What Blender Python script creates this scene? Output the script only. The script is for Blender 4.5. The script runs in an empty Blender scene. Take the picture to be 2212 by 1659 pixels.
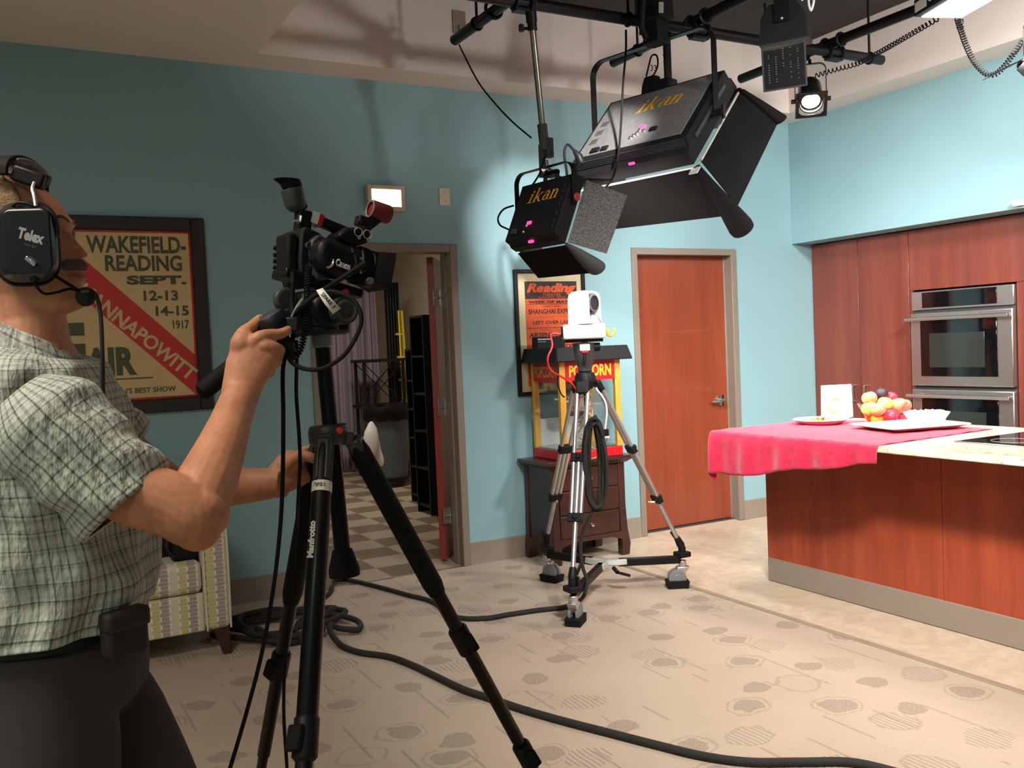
import bpy, bmesh, math, random
from mathutils import Vector as V, Matrix as Mx, Euler
random.seed(7)
S = bpy.context.scene; COL = S.collection
PI = math.pi
# ------------------------------------------------------------------ camera
CH = 1.45; FPX = 2000.0; PW, PH = 2212.0, 1659.0
PIT, ROL, YAW = -0.04034525, -0.04315431, 0.49928101
FWD = V((math.sin(YAW)*math.cos(PIT), math.cos(YAW)*math.cos(PIT), math.sin(PIT)))
R0 = V((math.cos(YAW), -math.sin(YAW), 0)); U0 = R0.cross(FWD)
RGT = math.cos(ROL)*R0 + math.sin(ROL)*U0
UPV = -math.sin(ROL)*R0 + math.cos(ROL)*U0
CAM = V((0, 0, CH))
cd = bpy.data.cameras.new('camera'); cam = bpy.data.objects.new('camera', cd); COL.objects.link(cam)
cam.matrix_world = Mx(((RGT.x, UPV.x, -FWD.x, 0), (RGT.y, UPV.y, -FWD.y, 0), (RGT.z, UPV.z, -FWD.z, CH), (0, 0, 0, 1)))
cd.sensor_width = 36; cd.sensor_fit = 'HORIZONTAL'; cd.lens = FPX/PW*36; cd.clip_start = 0.05; cd.clip_end = 60
S.camera = cam
# ------------------------------------------------------------------ world, exposure
w = bpy.data.worlds.new('world'); S.world = w; w.use_nodes = True
w.node_tree.nodes['Background'].inputs[0].default_value = (0.5, 0.47, 0.42, 1)
w.node_tree.nodes['Background'].inputs[1].default_value = 0.02
vs = S.view_settings; vs.view_transform = 'Standard'; vs.look = 'None'; vs.gamma = 1; vs.use_curve_mapping = False
vs.exposure = 0.0
S.cycles.max_bounces = 8; S.cycles.diffuse_bounces = 5; S.cycles.glossy_bounces = 4
S.cycles.transmission_bounces = 6; S.cycles.transparent_max_bounces = 12
S.cycles.use_denoising = True; S.cycles.caustics_reflective = False; S.cycles.caustics_refractive = False
S.cycles.sample_clamp_indirect = 6
# ------------------------------------------------------------------ lamps of the room, seen and added (each sits in a fixture built below)
def lamp(name, kind, loc, target, energy, color, size=(0.3, 0.3), spread=None, angle=60, blend=0.6):
    ld = bpy.data.lights.new(name, kind); ld.energy = energy; ld.color = color
    if kind == 'AREA':
        ld.shape = 'RECTANGLE'; ld.size, ld.size_y = size
        if spread: ld.spread = math.radians(spread)
    if kind == 'SPOT':
        ld.spot_size = math.radians(angle); ld.spot_blend = blend; ld.shadow_soft_size = size[0]
    if kind == 'POINT': ld.shadow_soft_size = size[0]
    o = bpy.data.objects.new(name, ld); COL.objects.link(o); o.location = loc
    d = V(target)-V(loc); o.rotation_euler = d.to_track_quat('-Z', 'Y').to_euler()
    return o
WARM = (1.0, 0.88, 0.75); DAY = (1.0, 0.95, 0.91); COOL = (0.97, 0.98, 1.0)
# key lights of the set (faces of the two big panels, the hanging soft box, the lit spotlight), then lamps above the view
def panel_lamp(name, c, yaw, tilt, off, energy, size):
    # lamp square with the panel housing it sits in
    yaw, tilt = math.radians(yaw), math.radians(tilt); W = V((math.cos(yaw), math.sin(yaw), 0)); n = V((-math.sin(yaw), math.cos(yaw), 0))
    Hh = math.cos(tilt)*V((0, 0, 1))+math.sin(tilt)*n; B = W.cross(Hh); p = V(c)-B*off
    o = lamp(name, 'AREA', p, p-B, energy, DAY, size, 130)
    o.matrix_world = Mx(((W.x, Hh.x, B.x, p.x), (W.y, Hh.y, B.y, p.y), (W.z, Hh.z, B.z, p.z), (0, 0, 0, 1)))
panel_lamp('big_panel_light', (3.064, 4.008, 2.634), -75.4, 42.65, .150, 60, (0.62, 0.42))
panel_lamp('small_panel_light', (2.379, 4.014, 2.135), -80.4, 24.4, .094, 14, (0.32, 0.26))
lamp('soft_box_light', 'AREA', (4.33, 2.95, 3.07), (4.33, 2.95, 0.9), 26, DAY, (0.5, 0.22), 120)
lamp('spot_lamp_light', 'SPOT', (4.50, 4.20, 2.84), (3.6, 2.6, 0.3), 80, WARM, (0.05, 0.05), None, 75, 0.7)
lamp('added_plate_spot_light', 'SPOT', (2.36, 2.6, 3.02), (2.86, 4.2, 2.58), 620, DAY, (0.04, 0.04), None, 22, 0.8)  # added unseen spot to brighten the back plate of the large panel
lamp('set_wash_light', 'AREA', (1.68, 1.0, 3.06), (4.0, 2.7, 0.5), 105, DAY, (0.5, 0.4), 95)
lamp('added_wall_wash_light', 'AREA', (4.45, 1.8, 3.06), (5.6, 5.0, 1.4), 80, DAY, (0.5, 0.4), 112)  # added unseen lamp that washes the right wall
lamp('added_tray_uplight', 'SPOT', (2.95, 1.55, 2.92), (2.95, 5.28, 4.15), 85, DAY, (0.08, 0.08), None, 62, 0.5)  # added unseen uplight to brighten the ceiling tray sides
# added unseen fill: dim ceiling troffers of the working side of the room and the store room lamp
lamp('added_troffer_light', 'AREA', (-1.0, 1.5, 3.13), (-1.0, 1.5, 0), 62, WARM, (1.1, 0.55), None)
lamp('added_rear_troffer_light', 'AREA', (-1.5, -0.6, 3.13), (-1.5, -0.6, 0), 22, WARM, (1.1, 0.55), None)
lamp('added_store_room_light', 'AREA', (2.9, 8.6, 2.85), (2.9, 8.6, 0), 46, WARM, (0.9, 0.5), None)
# ------------------------------------------------------------------ pixel helpers (2212 x 1659 frame)
def ray(px, py): return RGT*((px-PW/2)/FPX) - UPV*((py-PH/2)/FPX) + FWD
def at(px, py, D): return CAM + ray(px, py)*D
def onplane(px, py, p0, n):
    d = ray(px, py); n = V(n); return CAM + d*((V(p0)-CAM).dot(n)/d.dot(n))
def onz(px, py, z=0): return onplane(px, py, (0, 0, z), (0, 0, 1))
def ony(px, py, y): return onplane(px, py, (0, y, 0), (0, 1, 0))
def onx(px, py, x): return onplane(px, py, (x, 0, 0), (1, 0, 0))
# ------------------------------------------------------------------ materials
def s2l(c): return tuple((x/12.92 if x <= 0.04045 else ((x+0.055)/1.055)**2.4) for x in c)
def rgb(r, g, b): return s2l((r/255, g/255, b/255))
class NT:
    def __init__(s, name):
        s.m = bpy.data.materials.new(name); s.m.use_nodes = True; s.t = s.m.node_tree
        s.b = s.t.nodes['Principled BSDF']
    def n(s, typ, **kw):
        nd = s.t.nodes.new(typ)
        for k, v in kw.items(): setattr(nd, k, v)
        return nd
    def l(s, a, b): s.t.links.new(a, b)
    def sock(s, v):
        return v
    def put(s, inp, v):
        if isinstance(v, bpy.types.NodeSocket): s.l(v, inp)
        elif isinstance(v, (tuple, list)) and len(v) == 3 and inp.type == 'RGBA': inp.default_value = (*v, 1)
        else: inp.default_value = v
    def math(s, op, a, b=None, c=None, clamp=False):
        nd = s.n('ShaderNodeMath', operation=op); nd.use_clamp = clamp
        s.put(nd.inputs[0], a)
        if b is not None: s.put(nd.inputs[1], b)
        if c is not None: s.put(nd.inputs[2], c)
        return nd.outputs[0]
    def mix(s, f, a, b, mode='MIX'):
        nd = s.n('ShaderNodeMix', data_type='RGBA', blend_type=mode)
        s.put(nd.inputs[0], f); s.put(nd.inputs[6], a); s.put(nd.inputs[7], b)
        return nd.outputs[2]
    def noise(s, vec, scale, detail=3, rough=0.5):
        nd = s.n('ShaderNodeTexNoise'); nd.inputs['Scale'].default_value = scale
        nd.inputs['Detail'].default_value = detail; nd.inputs['Roughness'].default_value = rough
        if vec is not None: s.l(vec, nd.inputs['Vector'])
        return nd.outputs[0]
    def ramp(s, f, stops):
        nd = s.n('ShaderNodeValToRGB'); s.l(f, nd.inputs[0]); e = nd.color_ramp.elements
        while len(e) < len(stops): e.new(0.5)
        for x, (p, c) in zip(e, stops): x.position = p; x.color = (*c, 1)
        return nd.outputs[0]
    def coord(s, which='Object', scale=(1, 1, 1), rot=(0, 0, 0)):
        tc = s.n('ShaderNodeTexCoord'); mp = s.n('ShaderNodeMapping')
        mp.inputs['Scale'].default_value = scale; mp.inputs['Rotation'].default_value = rot
        s.l(tc.outputs[which], mp.inputs[0]); return mp.outputs[0]
    def geo(s, scale=(1, 1, 1)):
        g = s.n('ShaderNodeNewGeometry'); mp = s.n('ShaderNodeMapping'); mp.inputs['Scale'].default_value = scale
        s.l(g.outputs['Position'], mp.inputs[0]); return mp.outputs[0]
    def xyz(s, vec):
        nd = s.n('ShaderNodeSeparateXYZ'); s.l(vec, nd.inputs[0]); return nd.outputs
    def bump(s, h, strength=0.2, dist=0.01):
        nd = s.n('ShaderNodeBump'); nd.inputs['Strength'].default_value = strength; nd.inputs['Distance'].default_value = dist
        s.l(h, nd.inputs['Height']); s.l(nd.outputs[0], s.b.inputs['Normal'])
    def set(s, **kw):
        names = dict(color='Base Color', rough='Roughness', metal='Metallic', spec='Specular IOR Level', coat='Coat Weight',
                     trans='Transmission Weight', ior='IOR', alpha='Alpha', emis='Emission Color', es='Emission Strength', sheen='Sheen Weight', sub='Subsurface Weight', srad='Subsurface Radius', coatr='Coat Roughness')
        for k, v in kw.items(): s.put(s.b.inputs[names[k]], v)
        return s.m
def mat(name, c, rough=0.5, metal=0.0, var=0.08, scale=8, bump=0.0, bscale=60, **kw):
    t = NT(name); v = t.coord('Object'); n = t.noise(v, scale, 3)
    d = tuple(x*(1-var) for x in c); h = tuple(min(1, x*(1+var)) for x in c)
    t.set(color=t.ramp(n, [(0.3, d), (0.7, h)]), rough=rough, metal=metal, **kw)
    if bump: t.bump(t.noise(v, bscale, 4), bump, 0.004)
    return t.m
def emit(name, c, s):
    t = NT(name); return t.set(color=c, emis=c, es=s, rough=0.6)
MT = {}
MT['black'] = mat('black_plastic', rgb(24, 24, 26), 0.45, spec=0.22)
MT['blackm'] = mat('black_metal', rgb(20, 19, 19), 0.38, 0.0 , coat=0.05, spec=0.22)
MT['blackrough'] = mat('black_crinkle', rgb(26, 25, 25), 0.6, bump=0.4, bscale=400, spec=0.22)
MT['rubber'] = mat('black_rubber', rgb(18, 18, 18), 0.75, spec=0.22)
MT['darkgrey'] = mat('dark_grey_plastic', rgb(56, 56, 58), 0.45)
MT['grey'] = mat('grey_plastic', rgb(120, 122, 124), 0.5)
MT['alu'] = mat('brushed_aluminium', rgb(205, 205, 205), 0.32, 0.85, bump=0.05, bscale=300)
MT['steel'] = mat('stainless_steel', rgb(200, 196, 192), 0.26, 0.95, var=0.03)
MT['chrome'] = mat('chrome', rgb(215, 212, 205), 0.12, 1.0, var=0.02)
MT['white'] = mat('white_plastic', rgb(238, 238, 236), 0.4, var=0.02)
MT['whitepaint'] = mat('white_label', rgb(228, 226, 215), 0.6, var=0.03)
MT['red'] = mat('red_plastic', rgb(200, 22, 30), 0.4)
MT['yellow'] = mat('yellow_plastic', rgb(238, 205, 50), 0.5)
MT['gold'] = mat('gold_paint', rgb(222, 168, 70), 0.42, 0.25)
MT['brass'] = mat('brass', rgb(215, 180, 90), 0.3, 0.9)
MT['blackglass'] = mat('black_glass', rgb(10, 10, 12), 0.05, var=0.02, coat=0.5)
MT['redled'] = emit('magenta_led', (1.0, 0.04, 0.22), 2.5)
def glass(name, c=(1, 1, 1), rough=0.0, alpha=None):
    t = NT(name); t.set(color=c, rough=rough, trans=1.0, ior=1.1)
    # light passes a thin pane: mix with transparency so what stands behind is lit
    tr = t.n('ShaderNodeBsdfTransparent'); tr.inputs[0].default_value = (*c, 1)
    gl = t.n('ShaderNodeBsdfGlossy'); gl.inputs['Roughness'].default_value = 0.03
    lw = t.n('ShaderNodeLayerWeight'); lw.inputs[0].default_value = 0.5
    fr = t.math('ADD', 0.03, t.math('MULTIPLY', t.math('POWER', lw.outputs['Facing'], 4.0), 0.55))
    mx = t.n('ShaderNodeMixShader'); t.l(fr, mx.inputs[0]); t.l(tr.outputs[0], mx.inputs[1]); t.l(gl.outputs[0], mx.inputs[2])
    t.l(mx.outputs[0], t.t.nodes['Material Output'].inputs[0]); return t.m
MT['glass'] = glass('clear_glass', (0.95, 0.97, 0.97))
def wood(name, c1, c2, axis='Z', rough=0.35, scale=9, coat=0.2):
    t = NT(name)
    sc = {'Z': (1, 1, 0.06), 'X': (0.06, 1, 1), 'Y': (1, 0.06, 1)}[axis]
    v = t.geo(sc); n = t.noise(v, scale, 6, 0.62); n2 = t.noise(v, scale*9, 3)
    f = t.math('ADD', t.math('MULTIPLY', n, 0.8), t.math('MULTIPLY', n2, 0.2))
    t.set(color=t.ramp(f, [(0.32, c1), (0.68, c2)]), rough=rough, coat=coat)
    t.bump(n2, 0.04, 0.002); return t.m
MT['cherry'] = wood('cherry_veneer', rgb(98, 44, 34), rgb(126, 62, 46))
MT['doorwood'] = wood('door_veneer', rgb(116, 52, 32), rgb(146, 68, 42), scale=5)
MT['island'] = wood('lit_cherry_veneer', rgb(128, 50, 30), rgb(160, 72, 44))  # cherry brightened for the island; its stronger light is put into the colour
MT['espresso'] = wood('espresso_wood', rgb(48, 24, 20), rgb(70, 36, 30), 'X', 0.4)
# ------------------------------------------------------------------ mesh builder
MW = {}
class MB:
    def __init__(s): s.v = []; s.f = []; s.mi = []; s.uv = []; s.cur = 0
    def add(s, vs, fs, uvs=None):
        o = len(s.v); s.v += [V(v) for v in vs]
        for k, f in enumerate(fs):
            s.f.append([i+o for i in f]); s.mi.append(s.cur)
            s.uv.append(uvs[k] if uvs else None)
        return s
    def box(s, c, size, R=None, taper=1.0):
        c = V(c); x, y, z = [a/2 for a in size]; vs = []
        for k, q in ((-1, 1.0), (1, taper)):
            for a, b in ((-1, -1), (1, -1), (1, 1), (-1, 1)):
                p = V((a*x*q, b*y*q, k*z)); vs.append(c+(R @ p if R else p))
        return s.add(vs, [(3, 2, 1, 0), (4, 5, 6, 7), (0, 1, 5, 4), (1, 2, 6, 5), (2, 3, 7, 6), (3, 0, 4, 7)])
    def bx(s, a, b): 
        a, b = V(a), V(b); return s.box((a+b)/2, [abs(t) for t in (b-a)])
    def bar(s, p0, p1, w, h, up=(0, 0, 1)):
        p0, p1 = V(p0), V(p1); z = (p1-p0); L = z.length; z.normalize(); x = V(up).cross(z)
        if x.length < 1e-4: x = V((1, 0, 0)).cross(z)
        x.normalize(); y = z.cross(x)
        return s.box((p0+p1)/2, (w, h, L), Mx((x, y, z)).transposed())
    def ring(s, c, x, y, r, n, ph=0):
        rx, ry = r if isinstance(r, (tuple, list)) else (r, r)
        return [c + x*(rx*math.cos(ph+2*PI*i/n)) + y*(ry*math.sin(ph+2*PI*i/n)) for i in range(n)]
    def loft(s, rings, caps=True, closed=False, uvlen=None):
        n = len(rings[0]); vs = [p for r in rings for p in r]; fs = []; us = []
        m = len(rings); acc = [0.0]
        for k in range(1, m): acc.append(acc[-1] + sum((V(rings[k][i])-V(rings[k-1][i])).length for i in range(0, n, max(1, n//4)))/len(range(0, n, max(1, n//4))))
        per = sum((V(rings[m//2][(i+1) % n])-V(rings[m//2][i])).length for i in range(n))
        for k in range(m if closed else m-1):
            k2 = (k+1) % m
            for i in range(n):
                j = (i+1) % n
                fs.append((k*n+i, k*n+j, k2*n+j, k2*n+i))
                u0, u1 = i/n*per, (i+1)/n*per; v0 = acc[k]; v1 = acc[k2] if k2 else acc[-1]
                us.append(((u0, v0), (u1, v0), (u1, v1), (u0, v1)))
        if caps and not closed:
            fs.append(tuple(reversed(range(n)))); us.append([(0, 0)]*n)
            fs.append(tuple(range((m-1)*n, m*n))); us.append([(0, 0)]*n)
        return s.add(vs, fs, us)
    def tube(s, pts, r, n=10, caps=True, closed=False, up=None, ph=0):
        pts = [V(p) for p in pts]; m = len(pts)
        rs = r if isinstance(r, list) else [r]*m
        rings = []; x = None
        for k, p in enumerate(pts):
            a = pts[k-1] if (k > 0 or closed) else p; b = pts[(k+1) % m] if (k < m-1 or closed) else p
            t = (b-a)
            if t.length < 1e-9: t = V((0, 0, 1))
            t.normalize()
            if x is None:
                u = V(up) if up else (V((0, 0, 1)) if abs(t.z) < 0.9 else V((1, 0, 0)))
                x = u.cross(t).normalized()
            else:
                x = x - t*x.dot(t); x.normalize()
            rings.append(s.ring(p, x, t.cross(x), rs[k], n, ph))
        return s.loft(rings, caps, closed)
    def cyl(s, p0, p1, r, n=16, r2=None): return s.tube([p0, p1], [r, r if r2 is None else r2], n)
    def lathe(s, prof, c=(0, 0, 0), ax=(0, 0, 1), n=28, caps=True):
        c = V(c); a = V(ax).normalized(); x = a.orthogonal().normalized(); y = a.cross(x)
        return s.loft([s.ring(c+a*z, x, y, max(r, 1e-5), n) for r, z in prof], caps)
    def prism(s, poly, o, x, y, d):
        o, x, y = V(o), V(x), V(y); z = x.cross(y).normalized()*d; n = len(poly)
        a = [o+x*p[0]+y*p[1] for p in poly]; b = [p+z for p in a]
        return s.add(a+b, [tuple(reversed(range(n))), tuple(range(n, 2*n))]+[(i, (i+1) % n, n+(i+1) % n, n+i) for i in range(n)])
    def ball(s, c, r, nu=16, nv=10, R=None):
        c = V(c); r = r if isinstance(r, (tuple, list)) else (r, r, r); vs = []; fs = []
        for j in range(1, nv):
            for i in range(nu):
                a, b = PI*j/nv, 2*PI*i/nu
                p = V((r[0]*math.sin(a)*math.cos(b), r[1]*math.sin(a)*math.sin(b), r[2]*math.cos(a))); vs.append(c+(R @ p if R else p))
        t, bt = len(vs), len(vs)+1
        for z in (r[2], -r[2]):
            p = V((0, 0, z)); vs.append(c+(R @ p if R else p))
        for i in range(nu):
            j = (i+1) % nu; fs.append((t, i, j)); fs.append((bt, (nv-2)*nu+j, (nv-2)*nu+i))
            for k in range(nv-2): fs.append((k*nu+i, (k+1)*nu+i, (k+1)*nu+j, k*nu+j))
        return s.add(vs, fs)
    def torus(s, c, ax, R, r, n=28, m=8, a0=0, a1=2*PI):
        c = V(c); a = V(ax).normalized(); x = a.orthogonal().normalized(); y = a.cross(x)
        full = abs(a1-a0-2*PI) < 1e-6; k = n if full else n+1
        pts = [c+x*R*math.cos(a0+(a1-a0)*i/n)+y*R*math.sin(a0+(a1-a0)*i/n) for i in range(k)]
        return s.tube(pts, r, m, not full, full)
    def grid(s, fn, nu, nv, uvs=True):
        vs = [fn(i/nu, j/nv) for j in range(nv+1) for i in range(nu+1)]; fs = []; us = []
        for j in range(nv):
            for i in range(nu):
                k = j*(nu+1)+i; fs.append((k, k+1, k+nu+2, k+nu+1))
                us.append(((i/nu, j/nv), ((i+1)/nu, j/nv), ((i+1)/nu, (j+1)/nv), (i/nu, (j+1)/nv)))
        return s.add(vs, fs, us)
    def build(s, name, m, parent=None, world=True, angle=38, bevel=0, subsurf=0, solid=0, remesh=0, smooth_it=0, seg=2):
        ms = m if isinstance(m, (list, tuple)) else [m]
        if parent is not None and world:
            inv = MW[parent.name].inverted(); vs = [inv @ v for v in s.v]
        else: vs = s.v
        me = bpy.data.meshes.new(name); me.from_pydata([tuple(v) for v in vs], [], s.f); me.update()
        for q in ms: me.materials.append(q)
        me.polygons.foreach_set('material_index', s.mi)
        if any(u for u in s.uv):
            ul = me.uv_layers.new(name='UVMap')
            for p, u in zip(me.polygons, s.uv):
                if u:
                    for li, t in zip(p.loop_indices, u): ul.data[li].uv = t
        o = bpy.data.objects.new(name, me); COL.objects.link(o)
        bm = bmesh.new(); bm.from_mesh(me); bmesh.ops.recalc_face_normals(bm, faces=bm.faces); bm.to_mesh(me); bm.free()
        if remesh:
            md = o.modifiers.new('r', 'REMESH'); md.mode = 'VOXEL'; md.voxel_size = remesh; md.use_smooth_shade = True
            if smooth_it:
                md = o.modifiers.new('s', 'SMOOTH'); md.factor = 0.5; md.iterations = smooth_it
        if solid:
            md = o.modifiers.new('t', 'SOLIDIFY'); md.thickness = solid; md.offset = 0
        if bevel:
            md = o.modifiers.new('b', 'BEVEL'); md.width = bevel; md.segments = seg; md.limit_method = 'ANGLE'; md.angle_limit = math.radians(40)
        if subsurf:
            md = o.modifiers.new('u', 'SUBSURF'); md.levels = subsurf; md.render_levels = subsurf
        me.polygons.foreach_set('use_smooth', [True]*len(me.polygons))
        if angle and not remesh: me.set_sharp_from_angle(angle=math.radians(angle))
        if parent is not None: o.parent = parent; MW[o.name] = MW[parent.name].copy()
        else: MW[o.name] = Mx.Identity(4)
        return o
def tag(o, label, cat, group=None):
    o['label'] = label; o['category'] = cat
    if group: o['group'] = group
    return o
def thing(name, label, cat, loc=(0, 0, 0), group=None, M=None):
    o = bpy.data.objects.new(name, None); COL.objects.link(o); o.empty_display_size = 0.1
    m = M.copy() if M is not None else Mx.Translation(V(loc))
    o.matrix_world = m; MW[o.name] = m
    return tag(o, label, cat, group)
def struct(o, label=None, cat=None):
    o['kind'] = 'structure'
    if label: o['label'] = label
    if cat: o['category'] = cat
    return o
def frame(o, x, y, z): return Mx(((x[0], y[0], z[0], o[0]), (x[1], y[1], z[1], o[1]), (x[2], y[2], z[2], o[2]), (0, 0, 0, 1)))
def dup(root, M, label, group=None):
    r = root.copy(); COL.objects.link(r); r.matrix_world = M; r['label'] = label; MW[r.name] = M.copy()
    if group: r['group'] = group
    def rec(a, b):
        for ch in a.children:
            c = ch.copy(); COL.objects.link(c); c.parent = b; MW[c.name] = M.copy(); rec(ch, c)
    rec(root, r); return r
def smoothpts(pts, k=6, closed=False):
    P = [V(p) for p in pts]; n = len(P); out = []
    for i in range(n if closed else n-1):
        p0 = P[i-1] if (i > 0 or closed) else P[0]; p1 = P[i]; p2 = P[(i+1) % n]
        p3 = P[(i+2) % n] if (closed or i+2 < n) else P[-1]
        for j in range(k):
            t = j/k
            out.append(0.5*((2*p1)+(p2-p0)*t+(2*p0-5*p1+4*p2-p3)*t*t+(3*p1-p0-3*p2+p3)*t*t*t))
    if not closed: out.append(P[-1])
    return out
def coil(pts, R, turns, r, n=6, per=10):
    """helix round a path"""
    P = smoothpts(pts, 12); L = [0]
    for a, b in zip(P, P[1:]): L.append(L[-1]+(b-a).length)
    N = int(turns*per); out = []; x = None; k = 0
    for i in range(N+1):
        d = L[-1]*i/N
        while k < len(P)-2 and L[k+1] < d: k += 1
        t = (d-L[k])/max(1e-9, L[k+1]-L[k]); c = P[k].lerp(P[k+1], t); tg = (P[k+1]-P[k]).normalized()
        if x is None: x = tg.orthogonal().normalized()
        else: x = (x-tg*x.dot(tg)).normalized()
        a = 2*PI*i/per; out.append(c+x*R*math.cos(a)+tg.cross(x)*R*math.sin(a))
    return out
_dg = None
def text_poly(txt, shear=0, bold=0, extrude=0.0, spacing=1.0):
    cu = bpy.data.curves.new('t', 'FONT'); cu.body = txt; cu.shear = shear; cu.offset = bold; cu.resolution_u = 3; cu.space_character = spacing
    o = bpy.data.objects.new('t', cu); COL.objects.link(o)
    dg = bpy.context.evaluated_depsgraph_get(); dg.update()
    me = bpy.data.meshes.new_from_object(o.evaluated_get(dg))
    vs = [v.co.copy() for v in me.vertices]; fs = [tuple(p.vertices) for p in me.polygons]
    bpy.data.objects.remove(o); bpy.data.meshes.remove(me); bpy.data.curves.remove(cu)
    return vs, fs
def text(b, txt, o, x, y, w, h, shear=0, bold=0, fit=True, spacing=1.0):
    """flat lettering whose box has its lower left at o, spans w along x and h along y"""
    vs, fs = text_poly(txt, shear, bold, 0, spacing)
    x0 = min(v.x for v in vs); x1 = max(v.x for v in vs); y0 = min(v.y for v in vs); y1 = max(v.y for v in vs)
    sx = w/(x1-x0); sy = (h/(y1-y0)) if h else sx
    o, x, y = V(o), V(x), V(y)
    b.add([o+x*((v.x-x0)*sx)+y*((v.y-y0)*sy) for v in vs], fs); return b
# ================================================================== ROOM SHELL
YB = 5.553; ZC = 3.158; XR = 6.52; XL = -2.6; YF = -2.6; XS = 5.683
def wallmat(name, c):
    t = NT(name); n = t.noise(t.geo(), 1.3, 3); f = t.noise(t.geo(), 260, 2)
    t.set(color=t.ramp(n, [(0.2, tuple(x*0.96 for x in c)), (0.8, tuple(min(1, x*1.03) for x in c))]), rough=0.62, spec=0.3)
    t.bump(f, 0.08, 0.002); return t.m
M_BLUE = wallmat('teal_wall_paint', rgb(135, 172, 179))
M_CEIL = wallmat('ceiling_paint', rgb(228, 219, 211))
M_WHITE = wallmat('white_wall_paint', rgb(214, 206, 190))
M_TAUPE = mat('taupe_frame_paint', rgb(128, 118, 106), 0.45, var=0.03)
M_COVE = mat('taupe_rubber_base', rgb(134, 123, 110), 0.5, var=0.04)
# carpet: ovals, hatched ovals, outlines and broken lines pressed into beige pile
def carpet():
    t = NT('patterned_carpet'); P = t.geo()
    wob = t.n('ShaderNodeTexNoise'); wob.inputs['Scale'].default_value = 9; t.l(P, wob.inputs[0])
    vm = t.n('ShaderNodeVectorMath', operation='MULTIPLY_ADD'); t.l(wob.outputs[1], vm.inputs[0]); vm.inputs[1].default_value = (0.09, 0.09, 0); t.l(P, vm.inputs[2])
    def layer(off, sx, sy, kind):
        mp = t.n('ShaderNodeMapping'); mp.inputs['Scale'].default_value = (sx, sy, 0); mp.inputs['Location'].default_value = off; mp.inputs['Rotation'].default_value = (0, 0, 0.5)
        t.l(vm.outputs[0], mp.inputs[0])
        vo = t.n('ShaderNodeTexVoronoi'); vo.voronoi_dimensions = '2D'; vo.inputs['Scale'].default_value = 1; vo.inputs['Randomness'].default_value = 0.75
        t.l(mp.outputs[0], vo.inputs['Vector'])
        c = t.n('ShaderNodeSeparateColor'); t.l(vo.outputs['Color'], c.inputs[0])
        return vo.outputs['Distance'], c.outputs[0], c.outputs[1]
    speck = t.math('GREATER_THAN', t.noise(P, 190, 2, 0.7), 0.5)
    sxyz = t.xyz(P)
    stripes = t.math('GREATER_THAN', t.math('SINE', t.math('MULTIPLY', t.math('ADD', sxyz[0], t.math('MULTIPLY', t.noise(P, 5, 2), 0.03)), 2*PI/0.021)), 0.72)
    d, r, g = layer((0, 0, 0), 3.4, 3.9, 0)
    inside = t.math('LESS_THAN', d, 0.225)
    solid = t.math('MULTIPLY', inside, t.math('GREATER_THAN', r, 0.42))
    hat = t.math('MULTIPLY', t.math('LESS_THAN', d, 0.30), t.math('LESS_THAN', r, 0.26))
    outl = t.math('MULTIPLY', t.math('LESS_THAN', t.math('ABSOLUTE', t.math('SUBTRACT', d, 0.31)), 0.022), t.math('GREATER_THAN', g, 0.45))
    a = t.math('MULTIPLY', solid, t.math('ADD', 0.22, t.math('MULTIPLY', speck, 0.78)))
    a = t.math('MAXIMUM', a, t.math('MULTIPLY', t.math('MULTIPLY', hat, stripes), 0.9))
    a = t.math('MAXIMUM', a, t.math('MULTIPLY', t.math('MULTIPLY', outl, speck), 0.75))
    # long broken lines along the room
    ln = t.math('LESS_THAN', t.math('ABSOLUTE', t.math('SUBTRACT', t.math('FRACT', t.math('MULTIPLY', t.math('ADD', sxyz[0], t.math('MULTIPLY', t.math('FLOOR', t.math('MULTIPLY', sxyz[1], 1.6)), 0.113)), 5.2)), 0.5)), 0.028)
    br = t.math('GREATER_THAN', t.noise(t.geo((3, 0.9, 0)), 2.2, 2), 0.53)
    a = t.math('MAXIMUM', a, t.math('MULTIPLY', t.math('MULTIPLY', ln, br), t.math('ADD', 0.35, t.math('MULTIPLY', speck, 0.45))))
    grain = t.math('MULTIPLY', t.math('GREATER_THAN', t.noise(P, 55, 5, 0.75), 0.60), t.math('MULTIPLY', t.math('GREATER_THAN', t.noise(P, 5, 3, 0.6), 0.50), 0.42))
    a = t.math('MAXIMUM', a, grain)
    fine = t.noise(P, 420, 2, 0.6); big = t.noise(P, 1.7, 3)
    base = t.ramp(big, [(0.3, rgb(186, 166, 144)), (0.7, rgb(198, 178, 156))])
    base = t.mix(t.math('MULTIPLY', fine, 0.45), base, rgb(128, 112, 98))
    t.set(color=t.mix(t.math('MULTIPLY', a, 0.62), base, rgb(104, 90, 78)), rough=0.95, spec=0.1, sheen=0.2)
    t.bump(t.math('SUBTRACT', t.math('MULTIPLY', fine, 0.7), t.math('MULTIPLY', a, 0.8)), 0.35, 0.006)
    return t.m
def vinyl():
    t = NT('speckled_vinyl'); P = t.geo(); n = t.noise(P, 14, 5, 0.65); f = t.noise(P, 120, 2)
    t.set(color=t.mix(t.math('MULTIPLY', f, 0.35), t.ramp(n, [(0.35, rgb(186, 166, 142)), (0.65, rgb(206, 190, 166))]), rgb(170, 150, 130)), rough=0.42, spec=0.35); return t.m
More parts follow.
